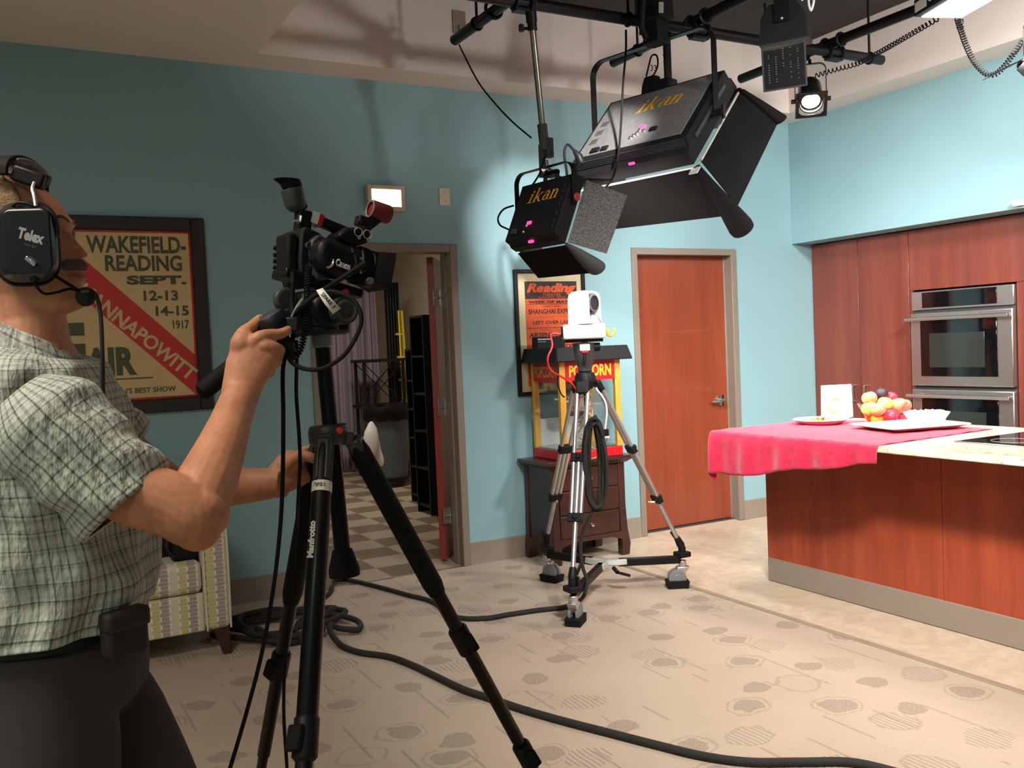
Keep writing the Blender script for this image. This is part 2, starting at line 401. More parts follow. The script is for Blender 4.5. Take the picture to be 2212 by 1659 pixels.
def checker():
    t = NT('checker_tiles'); P = t.geo()
    ck = t.n('ShaderNodeTexChecker'); ck.inputs['Scale'].default_value = 1/0.305
    mp = t.n('ShaderNodeMapping'); mp.inputs['Location'].default_value = (0.02, 0.2, 0.15); t.l(P, mp.inputs[0]); t.l(mp.outputs[0], ck.inputs['Vector'])
    ck.inputs['Color1'].default_value = (*rgb(172, 160, 138), 1); ck.inputs['Color2'].default_value = (*rgb(112, 100, 84), 1)
    n = t.noise(P, 30, 4)
    t.set(color=t.mix(t.math('MULTIPLY', n, 0.25), ck.outputs[0], rgb(150, 136, 116)), rough=0.3, spec=0.4); return t.m
XC = 3.442
struct(MB().bx((XL, YF, -0.1), (XC, YB, 0)).build('floor', carpet()), 'beige patterned carpet floor', 'floor')
struct(MB().bx((XC, YF, -0.1), (XR, YB+0.15, -0.002)).build('floor', vinyl()), 'pale speckled vinyl kitchen floor', 'floor')
SX0, SX1, SY1, SZ = 1.2, 4.7, 12.2, 2.9
b = MB().bx((SX0, YB, -0.1), (XC, YB+0.15, -0.003)).bx((SX0, YB+0.15, -0.1), (SX1, SY1, -0.003))
struct(b.build('floor', checker()), 'checkered tile floor of the store room', 'floor')
struct(MB().bar((XC, YF, 0.002), (XC, YB, 0.002), 0.035, 0.007).build('trim_1', mat('carpet_edge_strip', rgb(150, 134, 114), 0.6), bevel=0.002))
# back wall with two door openings
D1 = (1.642, 2.653); D2 = (4.066, 5.072); ZD = 2.137; FT = 0.05
b = MB(); ops = [(D1[0]+0.02, D1[1]-0.02), (D2[0]+0.02, D2[1]-0.02)]
x = XL
for a, c in ops: b.bx((x, YB, 0), (a, YB+0.15, ZC+0.8)); b.bx((a, YB, ZD-0.02), (c, YB+0.15, ZC+0.8)); x = c
b.bx((x, YB, 0), (XR, YB+0.15, ZC+0.8))
struct(b.build('wall_back', M_BLUE), 'teal back wall')
struct(MB().bx((XL-0.1, YF, 0), (XL, YB+0.15, ZC+0.8)).build('wall_left', M_BLUE))
struct(MB().bx((XL, YF-0.1, 0), (XR, YF, ZC+0.8)).build('wall_front', M_BLUE))
b = MB().bx((XR, YF, 0), (XR+0.1, YB+0.15, ZC+0.8)).bx((XS, YF, 2.186), (XR, YB, ZC+0.6))
struct(b.build('wall_right', M_BLUE), 'pale teal right wall with a dropped bulkhead over the cabinets')
# ceiling: low white border round a raised black deck
TX0, TX1, TY0, TY1, TZ = 1.344, 5.42, -1.2, 5.28, 3.64
b = MB().bx((XL, YF, ZC), (TX0, YB, ZC+0.05)).bx((TX1, YF, ZC), (XR, YB, ZC+0.05)).bx((TX0, TY1, ZC), (TX1, YB, ZC+0.05)).bx((TX0, YF, ZC), (TX1, TY0, ZC+0.05))
b.bx((TX0-0.05, TY0, ZC+0.05), (TX0, TY1, TZ+0.1)).bx((TX1, TY0, ZC+0.05), (TX1+0.05, TY1, TZ+0.1)).bx((TX0, TY1, ZC+0.05), (TX1, TY1+0.05, TZ+0.1)).bx((TX0, TY0-0.05, ZC+0.05), (TX1, TY0, TZ+0.1))
struct(b.build('ceiling', M_CEIL), 'white ceiling border with raised tray sides')
t = NT('black_ceiling_deck'); P = t.geo(); xs = t.xyz(P)
se = t.math('LESS_THAN', t.math('ABSOLUTE', t.math('SUBTRACT', t.math('FRACT', t.math('MULTIPLY', xs[0], 1/0.61)), 0.5)), 0.012)
sf = t.math('LESS_THAN', t.math('ABSOLUTE', t.math('SUBTRACT', t.math('FRACT', t.math('MULTIPLY', xs[1], 1/1.22)), 0.5)), 0.006)
t.set(color=t.mix(t.math('MAXIMUM', se, sf), rgb(44, 40, 38), rgb(62, 57, 54)), rough=0.8)
struct(MB().bx((TX0-0.05, TY0-0.05, TZ), (TX1+0.05, TY1+0.05, TZ+0.05)).build('ceiling', t.m), 'black ceiling deck above the lighting grid')
# baseboards
def base(name, x0, x1):
    struct(MB().prism([(0, 0), (0.012, 0), (0.008, 0.012), (0.006, 0.145), (0, 0.15)], (x1, YB, 0), (0, -1, 0), (0, 0, 1), x1-x0).build(name, M_COVE))
base('baseboard_back', XL, D1[0]); base('baseboard_back', D1[1], D2[0]); base('baseboard_back', D2[1], 5.91)
struct(MB().bx((XL, YF, 0), (XL+0.01, YB, 0.15)).build('baseboard_left', M_COVE))
# door frames, leaves
def door_frame(name, d, label):
    e = bpy.data.objects.new(name, None); COL.objects.link(e); e.location = (d[0], YB, 0); MW[e.name] = Mx.Translation((d[0], YB, 0)); struct(e, label, 'door')
    b = MB(); y0, y1 = YB-0.012, YB+0.165; W = 0.05
    for s, xx in ((1, d[0]), (-1, d[1])):
        prof = [(0, 0), (W, 0), (W, 0.025), (W-0.012, 0.025), (W-0.012, 0.10), (W-0.004, 0.10), (W-0.004, 0.177), (0, 0.177)]
        vs = [(xx+s*p, y0+q) for p, q in prof]
        b.loft([[V((p, q, z)) for p, q in vs] for z in (0, ZD)])
    b.bx((d[0]+W, y0, ZD-W), (d[1]-W, y0+0.025, ZD)).bx((d[0]+W-0.012, y0+0.025, ZD-W+0.012), (d[1]-W+0.012, y0+0.10, ZD)).bx((d[0]+W, y0+0.10, ZD-W+0.004), (d[1]-W, y1, ZD))
    b.build('door_frame', M_TAUPE, e, bevel=0.003)
    return e
e2 = door_frame('door_2', D2, 'closed reddish wood door in a taupe frame')
lf = MB().bx((D2[0]+0.042, YB+0.095, 0.012), (D2[1]-0.042, YB+0.14, ZD-0.042)).build('door_leaf', MT['doorwood'], e2, bevel=0.002)
hx, hz = D2[1]-0.115, 0.955
b = MB().cyl((hx, YB+0.096, hz), (hx, YB+0.082, hz), 0.045, 28).cyl((hx, YB+0.084, hz), (hx, YB+0.035, hz), 0.013, 14)
b.tube(smoothpts([(hx, YB+0.04, hz), (hx-0.04, YB+0.036, hz+0.002), (hx-0.085, YB+0.042, hz-0.002), (hx-0.12, YB+0.055, hz+0.001)], 4), 0.011, 12)
b.build('lever_handle', MT['chrome'], lf)
MB().bx((D2[0]+0.04, YB+0.07, 0.0), (D2[1]-0.04, YB+0.165, 0.008)).build('threshold', MT['darkgrey'], e2)
e1 = door_frame('door_1', D1, 'open doorway to the store room with taupe frame')
hg = V((D1[1]-0.048, YB+0.185, 0)); an = math.radians(33); dd = V((math.sin(an), math.cos(an), 0)); pp = V((dd.y, -dd.x, 0))
c0 = hg - pp*0.06
lf = MB().box(c0+dd*0.455+V((0, 0, 1.045)), (0.91, 0.045, 2.065), Mx((dd, pp*-1, V((0, 0, 1)))).transposed()).build('door_leaf', mat('red_door_edge', rgb(132, 44, 32), 0.4), e1, bevel=0.002)
for z in (0.32, 1.06, 1.80):
    q = MB().bar((D1[1]-0.046, YB+0.150, z), (D1[1]-0.046, YB+0.186, z), 0.1, 0.004)
    q.box(hg+V((-0.028, -0.004, z)), (0.05, 0.006, 0.11)).cyl((hg.x-0.002, hg.y-0.008, z-0.055), (hg.x-0.002, hg.y-0.008, z+0.055), 0.007, 10); q.build('hinge', MT['steel'], lf)
# store room shell
b = MB().bx((SX0-0.1, YB+0.15, 0), (SX0, SY1, SZ)).bx((SX1, YB+0.15, 0), (SX1+0.1, SY1, SZ)).bx((SX0-0.1, SY1, 0), (SX1+0.1, SY1+0.1, SZ))
struct(b.build('wall_far', M_WHITE), 'off-white store room walls')
struct(MB().bx((SX0-0.1, YB+0.15, SZ), (SX1+0.1, SY1+0.1, SZ+0.1)).build('ceiling', M_WHITE), 'store room ceiling')
# fixtures added for the unseen fill: ceiling troffers (behind the camera and over the working side) and the store room lamp
def troffer(x, y, z, label, sx=1.2, sy=0.6):
    e = thing('added_fill_light', label, 'light', (x, y, z))
    b = MB()
    for s in (-1, 1): b.box((x+s*(sx/2-0.02), y, z-0.012), (0.04, sy, 0.024)).box((x, y+s*(sy/2-0.02), z-0.012), (sx-0.08, 0.04, 0.024))
    b.build('light_frame', MT['white'], e)
    MB().box((x, y, z-0.008), (sx-0.08, sy-0.08, 0.01)).build('diffuser', emit('added_fill_diffuser', WARM, 1.2), e)
troffer(-1.0, 1.5, ZC, 'added white ceiling troffer for fill light behind the camera operator, outside the view')
troffer(-1.5, -0.6, ZC, 'added white ceiling troffer for fill light, unseen at the rear left of the room')
troffer(2.9, 8.6, SZ, 'added unseen white troffer on the store room ceiling to light its walls', 1.0, 0.6)
# ================================================================== KITCHEN SIDE
# ---- tall cabinets along the right wall
XCB = 5.9
def tall_cabinet(y0, y1, ndoors, label, oven=False, z0=0.1):
    e = thing('tall_cabinet', label, 'cabinet', (XCB, (y0+y1)/2, 0), 'cherry cabinet units along the right wall')
    b = MB().bx((XCB+0.02, y0, 0.1), (XR-0.005, y1, 2.18)).bx((XCB+0.08, y0, 0), (XR-0.005, y1, 0.1))
    if oven:
        b = MB().bx((XCB+0.02, y0, 0.1), (XR-0.005, y0+.02, 2.18)).bx((XCB+0.02, y1-.02, 0.1), (XR-0.005, y1, 2.18)).bx((XCB+0.02, y0+.02, 1.735), (XR-0.005, y1-.02, 2.18)).bx((XCB+0.02, y0+.02, 0.1), (XR-0.005, y1-.02, .29)).bx((XCB+.08, y0, 0), (XR-.005, y1, .1))
    b.build('carcass', MT['cherry'], e)
    return e
g = 0.002
c1 = tall_cabinet(4.615, 5.548, 2, 'tall cherry pantry cabinet with two doors beside the back wall')
ym = 5.08
for a, c, hy in ((4.615, ym, 4.99-0.0), (ym, 5.548, 5.16)):
    hy = ym-0.055 if a < ym-0.1 else ym+0.055
    d = MB().bx((XCB, a+g, 0.11), (XCB+0.02, c-g, 2.176)).build('cabinet_door', MT['cherry'], c1, bevel=0.0015)
    MB().tube(smoothpts([(XCB, hy, 0.90), (XCB-0.028, hy, 0.905), (XCB-0.03, hy, 0.93), (XCB-0.03, hy, 1.01), (XCB-0.028, hy, 1.025), (XCB, hy, 1.03)], 4), 0.006, 8).build('pull_handle', MT['steel'], d)
c2 = tall_cabinet(3.70, 4.613, 0, 'tall cherry oven cabinet holding the double oven', True)
MB().bx((XCB, 3.70+g, 1.735), (XCB+0.02, 4.613-g, 2.176)).build('upper_panel', MT['cherry'], c2, bevel=0.0015)
MB().bx((XCB, 4.585, 0.11), (XCB+0.02, 4.613-g, 1.733)).bx((XCB, 3.70+g, 0.11), (XCB+0.02, 3.785, 1.733)).build('side_stile', MT['cherry'], c2)
MB().bx((XCB, 3.787, 0.11), (XCB+0.02, 4.583, 0.29)).build('lower_drawer_front', MT['cherry'], c2)
c3 = tall_cabinet(2.75, 3.698, 1, 'tall cherry cabinet right of the oven at the edge of view')
MB().bx((XCB, 2.75+g, 0.11), (XCB+0.02, 3.698-g, 2.176)).build('cabinet_door', MT['cherry'], c3, bevel=0.0015)
# ---- double wall oven
ov = thing('double_oven', 'stainless steel double wall oven built into the cherry cabinet', 'oven', (XCB, 4.185, 0.30))
oy0, oy1 = 3.79, 4.58; xo = XCB-0.012
MB().bx((XCB-0.004, oy0, 0.30), (XCB+0.5, oy1, 1.722)).build('oven_body', MT['darkgrey'], ov)
pn = MB().bx((xo-0.012, oy0, 1.585), (XCB, oy1, 1.722)).build('control_panel', MT['steel'], ov, bevel=0.006)
MB().bx((xo-0.016, oy0+0.12, 1.60), (xo-0.011, oy1-0.09, 1.712)).build('control_display', MT['blackglass'], pn, bevel=0.003)
for z0, z1 in ((1.035, 1.565), (0.48, 1.010)):
    d = MB().bx((xo-0.03, oy0, z0), (XCB-0.002, oy1, z1)).build('oven_door', MT['steel'], ov, bevel=0.008)
    b = MB(); b.bx((xo-0.036, oy0+0.11, z0+0.07), (xo-0.029, oy1-0.085, z1-0.035)); dw = b.build('door_window', MT['blackglass'], d, bevel=0.012)
    MB().bx((xo-0.038, oy0+0.20, z0+0.135), (xo-0.035, oy1-0.16, z1-0.15)).build('inner_pane', mat('dark_oven_pane', rgb(40, 44, 40), 0.12), dw, bevel=0.004)
    b = MB().cyl((xo-0.085, oy0-0.005, z1-0.045), (xo-0.085, oy1+0.005, z1-0.045), 0.014, 16)
    for y in (oy0+0.04, oy1-0.04): b.bx((xo-0.085, y-0.025, z1-0.058), (xo-0.028, y+0.025, z1-0.034))
    b.build('door_handle', MT['steel'], d, bevel=0.003)
MB().bx((xo-0.02, oy0, 0.30), (XCB, oy1, 0.47)).build('vent_panel', MT['steel'], ov, bevel=0.004)
# small white box on the bulkhead ledge at the frame edge
p = onx(2205, 441, XS)
tag(MB().box((XS-0.02, p.y, p.z+0.005), (0.04, 0.07, 0.035)).build('wall_sensor', MT['white'], bevel=0.006), 'small white sensor on the bulkhead at the right edge', 'sensor')
# ---- island
IX0, IX1, IY0, IY1 = 3.915, 4.40, 0.9, 4.075
isl = thing('kitchen_island', 'reddish cherry panelled kitchen island with taupe base', 'island', (4.15, 2.5, 0))
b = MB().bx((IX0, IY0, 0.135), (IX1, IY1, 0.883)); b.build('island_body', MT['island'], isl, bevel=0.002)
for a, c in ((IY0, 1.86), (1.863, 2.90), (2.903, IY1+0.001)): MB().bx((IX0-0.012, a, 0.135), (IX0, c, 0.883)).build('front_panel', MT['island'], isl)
MB().bx((IX0-0.016, IY0, 0), (IX1, IY1+0.002, 0.138)).build('island_base', M_COVE, isl, bevel=0.004)
t = NT('pale_granite'); P = t.geo(); n = t.noise(P, 9, 6, 0.7); v = t.n('ShaderNodeTexVoronoi'); v.inputs['Scale'].default_value = 55; t.l(P, v.inputs[0]); k = t.noise(P, 30, 3, 0.7)
c = t.ramp(n, [(0.32, rgb(176, 150, 116)), (0.46, rgb(222, 210, 184)), (0.7, rgb(232, 226, 208))])
c = t.mix(t.math('MULTIPLY', t.math('GREATER_THAN', k, 0.66), 0.7), c, rgb(96, 76, 58)); t.set(color=c, rough=0.14, spec=0.5)
CT = 0.915
ct = MB().bx((3.535, IY0-0.03, 0.883), (4.62, 4.105, CT)).build('island_countertop', t.m, bevel=0.005)
tag(ct, 'pale granite countertop overhanging the island front', 'countertop')
ck = thing('cooktop', 'black glass cooktop with steel rim set into the countertop', 'cooktop', (4.12, 2.4, CT))
MB().bx((3.86, 2.03, CT), (4.39, 2.80, CT+0.006)).build('steel_rim', MT['steel'], ck, bevel=0.003)
gl = MB().bx((3.885, 2.055, CT+0.006), (4.365, 2.775, CT+0.010)).build('glass_top', MT['blackglass'], ck)
b = MB()
for x, y, r in ((4.0, 2.6, 0.09), (4.25, 2.6, 0.075), (4.0, 2.25, 0.075), (4.25, 2.25, 0.1)): MB().torus((x, y, CT+0.0103), (0, 0, 1), r, 0.0012, 32, 4).build('burner_ring', MT['grey'], gl)
# ---- red tablecloth draped over the near end
t = NT('red_damask_cloth'); P = t.geo(); n = t.noise(P, 22, 5, 0.7); n2 = t.noise(P, 700, 2)
t.set(color=t.ramp(n, [(0.35, rgb(172, 4, 50)), (0.5, rgb(204, 10, 66)), (0.68, rgb(188, 7, 58))]), rough=0.75, sheen=0.3); t.bump(n2, 0.15, 0.001)
def cloth():
    # unfolded sheet: u along the island (Y), v across (X); hangs over the front edge (X=3.53) and the end (Y=4.105)
    ZT = CT+0.004; XE = 3.53; YE = 4.112; Rr = 0.018
    def P(u, v):
        # u 0..1 from the right edge to the far left hang; v 0..1 from the front hem to the back edge
        yr = 2.945+0.06*v                       # right edge
        hl = 0.10                               # overhang beyond the end, measured on the top
        Y = yr + (YE+hl-yr)*u
        drop = 0.085+0.16*min(1, max(0, (Y-2.95)/1.0))
        s = -drop + v*(0.93+drop)               # distance across: negative = hanging down the front
        over = max(0, Y-YE)
        x = XE + s; z = ZT; y = Y
        wav = math.sin(Y*21)*0.010+math.sin(Y*47+1)*0.005
        if s < 0:
            q = -s; x = XE-0.006-0.012*min(1, q/0.05)+wav*min(1, q/0.12); z = ZT-q+0.006*math.sin(Y*13)*min(1, q/0.1)
        if over > 0:
            y = YE+0.004+0.012*min(1, over/0.05)+math.sin(x*23)*0.008*min(1, over/0.08)
            z -= over*(1.15 if s >= 0 else max(.55, 1.15-6*(-s)))
            if s < 0: x += over*0.25*min(1, -s/.1); y -= over*0.35
        z += 0.0016*math.sin(x*40+Y*9)+0.0012*math.sin(Y*33-x*14)
        if s > 0.02 and over <= 0: z = max(z, CT+0.0025)
        return V((x, y, z))
    return MB().grid(P, 110, 70)
tag(cloth().build('tablecloth', t.m, angle=0, solid=0.003), 'bright red tablecloth draped over the end of the granite island', 'tablecloth')
ZK = CT+0.0075
# ---- food things
M_PORC = mat('white_porcelain', rgb(240, 238, 232), 0.2, var=0.02, coat=0.3)
pl = thing('dinner_plate', 'round white plate of salad at the left end of the red cloth', 'plate', (4.16, 3.88, ZK))
MB().lathe([(0.0, 0.004), (0.085, 0.004), (0.105, 0.012), (0.155, 0.030), (0.158, 0.027), (0.108, 0.0), (0.0, 0.0)], (4.16, 3.88, ZK), n=48, caps=False).build('plate_dish', M_PORC, pl)
M_SAL = [mat('salad_green', rgb(96, 128, 44), 0.5), mat('salad_tomato', rgb(196, 60, 34), 0.4), mat('salad_corn', rgb(226, 190, 90), 0.5), mat('salad_pale', rgb(206, 196, 140), 0.5)]
b = MB(); rr = random.Random(3)
for i in range(150):
    a = rr.uniform(0, 2*PI); r = 0.085*math.sqrt(rr.random()); b.cur = rr.choice([0, 0, 1, 2, 3])
    b.ball((4.16+r*math.cos(a), 3.88+r*math.sin(a), ZK+0.012+0.03*(1-r/0.09)*rr.random()), (rr.uniform(.006, .014), rr.uniform(.006, .012), rr.uniform(.003, .007)), 7, 5, Euler((rr.random()*3, rr.random()*3, 0)).to_matrix())
sal = b.build('salad', M_SAL); tag(sal, 'chopped salad heaped on the round white plate', 'food'); sal['kind'] = 'stuff'
# card with a yellow ring
p0 = onz(1774, 905, ZK); p1_ = onz(1837, 902, ZK); CWD = (p1_-p0).length; d = (p1_-p0).normalized(); e = thing('recipe_card', 'white standing box with a yellow letter on its front, behind the salad plate', 'box', p0+d*0.08)
up = V((0.05*0.9, 0.02, 1)).normalized(); nr = d.cross(up)
b = MB(); b.add([p0, p0+d*CWD, p0+d*CWD+up*0.205, p0+up*0.205, p0+V((0.06, 0.03, 0)), p0+d*CWD+V((0.06, 0.03, 0)), p0+d*CWD+up*0.205+V((0.03, 0.015, 0)), p0+up*0.205+V((0.03, 0.015, 0))],
      [(3, 2, 1, 0), (4, 5, 6, 7), (0, 1, 5, 4), (1, 2, 6, 5), (2, 3, 7, 6), (3, 0, 4, 7)])
cb = b.build('card_body', mat('white_card', rgb(240, 238, 226), 0.5, var=0.02), e)
b = MB(); cc = p0+d*0.085+up*0.082-nr*0.0; fn = -(d.cross(up)) if (d.cross(up)).x > 0 else d.cross(up)
b.tube([cc+fn*0.0035+d*0.036*math.cos(a)+up*0.043*math.sin(a) for a in [0.7+i*(2*PI-1.4)/20 for i in range(21)]], 0.007, 6)
b.build('printed_letter', mat('pale_yellow_print', rgb(240, 214, 120), 0.6), cb)
MB().box(p0+d*(CWD/2)+up*0.192+fn*0.001, (CWD, 0.0025, 0.02), Mx((d, nr, up)).transposed()).build('printed_band', mat('cream_print', rgb(240, 226, 176), 0.6), cb)
# glass bowl with fruit
BX, BY = 4.43, 3.665
bw = MB().lathe([(0.0, 0.010), (0.05, 0.010), (0.088, 0.035), (0.120, 0.085), (0.134, 0.112), (0.138, 0.111), (0.124, 0.080), (0.092, 0.030), (0.056, 0.0), (0, 0)], (BX, BY, ZK), n=44, caps=False).build('fruit_bowl', MT['glass'])
tag(bw, 'clear glass bowl heaped with fruit on the red cloth', 'bowl')
def peachmat():
    t = NT('peach_skin'); v = t.coord('Object'); n = t.noise(v, 7, 3)
    oi = t.n('ShaderNodeObjectInfo'); f = t.math('ADD', n, t.math('MULTIPLY', t.math('SUBTRACT', oi.outputs['Random'], 0.5), 0.25))
    t.set(color=t.ramp(f, [(0.40, rgb(246, 196, 96)), (0.55, rgb(236, 140, 92)), (0.72, rgb(206, 76, 76))]), rough=0.5, sheen=0.3); return t.m
M_PEACH = peachmat(); M_PLUM = mat('dark_avocado_skin', rgb(52, 36, 50), 0.5, bump=0.4, bscale=90); M_APPLE = mat('red_apple_skin', rgb(196, 60, 84), 0.3, var=0.25, scale=20); M_ORANGE = mat('orange_peel', rgb(240, 150, 30), 0.45, bump=0.2, bscale=200); M_LEMON = mat('lemon_peel', rgb(246, 210, 96), 0.45)
M_STEM = mat('fruit_stem', rgb(80, 60, 36), 0.7)
GB = 'fruit heaped in the glass bowl'
def fruit(name, m, px, py, dist, r, label, cat, squash=0.93):
    c = at(px, py, dist); b = MB()
    b.lathe([(r*math.sin(a)*(1 if k else 1), -r*squash*math.cos(a)+(0.10*r*math.exp(-(math.pi-a)**2*7)*-1.6 if a > 1 else 0)) for k, a in enumerate([PI*i/14 for i in range(15)])], c, (0.25*math.sin(px), 0.25*math.cos(px), 1), 22, False)
    e = thing(name, label, cat, c, GB); b.build('flesh', m, e)
    ax = V((0.25*math.sin(px), 0.25*math.cos(px), 1)).normalized(); MB().cyl(c+ax*r*0.75, c+ax*r*1.02, 0.003, 6).build('stem', M_STEM, e)
FD = 5.36
for a in [('peach', M_PEACH, 1878, 860, FD, .043, 'orange-pink peach at the upper left of the glass bowl', 'peach'),
          ('avocado', M_PLUM, 1904, 850, FD+.04, .038, 'dark purple fruit on top of the heap in the bowl', 'fruit'),
          ('apple', M_APPLE, 1924, 858, FD+.06, .036, 'red apple behind the dark fruit at the top of the bowl', 'apple'),
          ('lemon', M_LEMON, 1912, 872, FD-.04, .044, 'yellow fruit in the middle of the heap below the dark one', 'fruit'),
          ('peach', M_PEACH, 1942, 876, FD-.05, .048, 'large yellow-red peach at the right of the heap', 'peach'),
          ('peach', M_PEACH, 1954, 876, FD+.05, .040, 'pinkish peach half hidden at the right rim of the bowl', 'peach'),
          ('orange', M_LEMON, 1878, 883, FD-.03, .046, 'pale yellow fruit at the left rim of the bowl', 'fruit'),
          ('apple', M_PEACH, 1896, 884, FD-.10, .044, 'pink-red fruit at the front of the heap', 'apple'),
          ('orange', M_ORANGE, 1895, 906, FD-.07, .036, 'bright orange low in the front of the glass bowl', 'orange'),
          ('apple', M_APPLE, 1923, 899, FD-.09, .044, 'crimson apple low in the front of the glass bowl', 'apple'),
          ('plum', M_APPLE, 1944, 896, FD-.01, .040, 'dark red plum low at the right of the glass bowl', 'plum'),
          ('orange', M_ORANGE, 1882, 899, FD+.02, .036, 'orange low at the left of the glass bowl', 'orange')]:
    fruit(*a)
# square white platter and the pie dish
q = [V((3.93, 3.19, ZK)), V((4.40, 3.07, ZK)), V((4.51, 3.45, ZK)), V((4.035, 3.57, ZK))]; cq = sum(q, V())/4
def rr4(sc, z): 
    out = []
    for i in range(4):
        a, p, n = q[i-1], q[i], q[(i+1) % 4]
        for f in (0.07, 0.03, 0.0): pass
        out += [cq+((p+(a-p)*0.10)-cq)*sc+V((0, 0, z)), cq+((p+(a-p)*0.02+(n-p)*0.02)-cq)*sc+V((0, 0, z)), cq+((p+(n-p)*0.10)-cq)*sc+V((0, 0, z))]
    return out
tag(MB().loft([rr4(0.6, 0), rr4(0.72, 0.002), rr4(1.0, 0.022), rr4(1.0, 0.027), rr4(0.74, 0.012), rr4(0.55, 0.010)]).build('platter', M_PORC, bevel=0), 'square white platter in front of the fruit bowl', 'platter')
px_, py_ = 4.43, 3.375
pd = thing('pie_dish', 'white fluted pie dish with pale crumbly topping on the platter', 'dish', (px_, py_, ZK+0.012))
def flu(r, z, k): return [V((px_+r*(1+k*math.cos(24*2*PI*i/96))*math.cos(2*PI*i/96), py_+r*(1+k*math.cos(24*2*PI*i/96))*math.sin(2*PI*i/96), ZK+0.012+z)) for i in range(96)]
MB().loft([flu(0.085, 0, 0), flu(0.10, 0.03, 0.02), flu(0.118, 0.058, 0.03), flu(0.114, 0.058, 0.03), flu(0.10, 0.045, 0.0)]).build('fluted_dish', M_PORC, pd)
t_ = mat('pale_crumble', rgb(236, 226, 200), 0.7, bump=0.6, bscale=120)
b = MB(); b.lathe([(0, 0.066), (0.05, 0.064), (0.09, 0.058), (0.108, 0.050), (0.10, 0.046), (0, 0.046)], (px_, py_, ZK+0.012), n=36, caps=False); rr = random.Random(5)
for i in range(60):
    a = rr.uniform(0, 2*PI); r = 0.10*math.sqrt(rr.random()); b.ball((px_+r*math.cos(a), py_+r*math.sin(a), ZK+0.012+0.062-0.004*r/0.1), rr.uniform(.005, .010), 6, 4)
b.build('topping', t_, pd)
# ================================================================== LIGHTING GRID AND FIXTURES
ZP, ZQ, PR = 3.215, 3.155, 0.030
def pipe(a, b, label, hang, plate=None):
    e = thing('grid_pipe', label, 'pipe', a, 'black pipes of the lighting grid')
    MB().cyl(a, b, PR, 20).build('pipe', MT['blackm'], e)
    for h in hang:
        h = V(h); MB().cyl(h, (h.x, h.y, TZ), 0.008, 8).torus(h, V(b)-V(a), PR+0.004, 0.006, 20, 6).build('hanger_rod', MT['blackm'], e)
    return e
p3 = pipe((2.36, 4.835, ZP), (2.36, -0.4, ZP), 'black grid pipe running front to back, ending left of the long drop rod', [(2.36, 4.55, ZP), (2.36, 1.0, ZP)])
tag(MB().bx((2.565, 5.268, 3.42), (2.655, 5.279, 3.56)).bx((2.60, 5.25, 3.42), (2.62, 5.27, 3.47)).build('wall_bracket', mat('drab_metal', rgb(150, 138, 124), .5), bevel=.003), 'small metal bracket plate on the white ceiling riser behind the pipe end', 'bracket')
pipe((3.478, 4.86, ZP), (3.478, -0.4, ZP), 'black grid pipe running front to back above the large panel light', [(3.478, 4.6, ZP), (3.478, 1.0, ZP)])
pipe((4.533, 4.85, ZP), (4.533, -0.4, ZP), 'black grid pipe nearest the kitchen, running front to back', [(4.533, 4.6, ZP), (4.533, 1.0, ZP)])
pipe((1.5, 4.04, ZQ), (4.96, 4.04, ZQ), 'long black grid pipe crossing under the others', [(1.8, 4.04, ZQ), (3.0, 4.04, ZQ), (4.85, 4.04, ZQ)])
for k, (x, lab) in enumerate(((2.36, 'cross clamp on the grid by the long drop rod'), (3.478, 'cross clamp on the grid above the large panel light'), (4.533, 'cross clamp on the grid by the lit spotlight'))):
    b = MB().torus((x+0.05, 4.04, ZQ), (1, 0, 0), PR+0.007, 0.010, 20, 6).torus((x-0.05, 4.04, ZQ), (1, 0, 0), PR+0.007, 0.010, 20, 6)
    b.torus((x, 4.10, ZP), (0, 1, 0), PR+0.007, 0.010, 20, 6).torus((x, 3.98, ZP), (0, 1, 0), PR+0.007, 0.010, 20, 6).box((x, 4.04, ZQ-PR-0.012), (0.11, 0.05, 0.014))
    tag(b.build('pipe_clamp', MT['black']), lab, 'clamp', 'clamps on the lighting grid')
# small steel hook clamp on the first pipe
e = thing('hook_clamp', 'empty black hook clamp on the grid pipe end at left', 'clamp', (2.36, 4.35, ZP))
MB().torus((2.36, 4.35, ZP+0.012), (0, 1, 0), 0.048, 0.009, 20, 6).box((2.36, 4.35, ZP+0.065), (0.03, 0.03, 0.03)).build('hook', MT['black'], e)
MB().cyl((2.36, 4.35, ZP+0.06), (2.36, 4.35, ZP+0.115), 0.006, 8).cyl((2.335, 4.35, ZP+0.112), (2.385, 4.35, ZP+0.112), 0.005, 8).build('wing_bolt', MT['steel'], e)
def lframe(c, yaw, tilt):
    yaw, tilt = math.radians(yaw), math.radians(tilt); W = V((math.cos(yaw), math.sin(yaw), 0)); n = V((-math.sin(yaw), math.cos(yaw), 0))
    Hh = math.cos(tilt)*V((0, 0, 1)) + math.sin(tilt)*n; return frame(V(c), W, Hh, W.cross(Hh)), W, Hh
def flatbar(pts, wdir, wd, th, fill=8):
    """flat strap along a path; wdir = direction of its width"""
    P = [V(p) for p in pts]; b = []; wv = V(wdir).normalized()
    for k, p in enumerate(P):
        t = ((P[k+1] if k < len(P)-1 else p)-(P[k-1] if k else p)).normalized(); n = t.cross(wv).normalized()
        b.append([p+wv*wd/2+n*th/2, p-wv*wd/2+n*th/2, p-wv*wd/2-n*th/2, p+wv*wd/2-n*th/2])
    return b
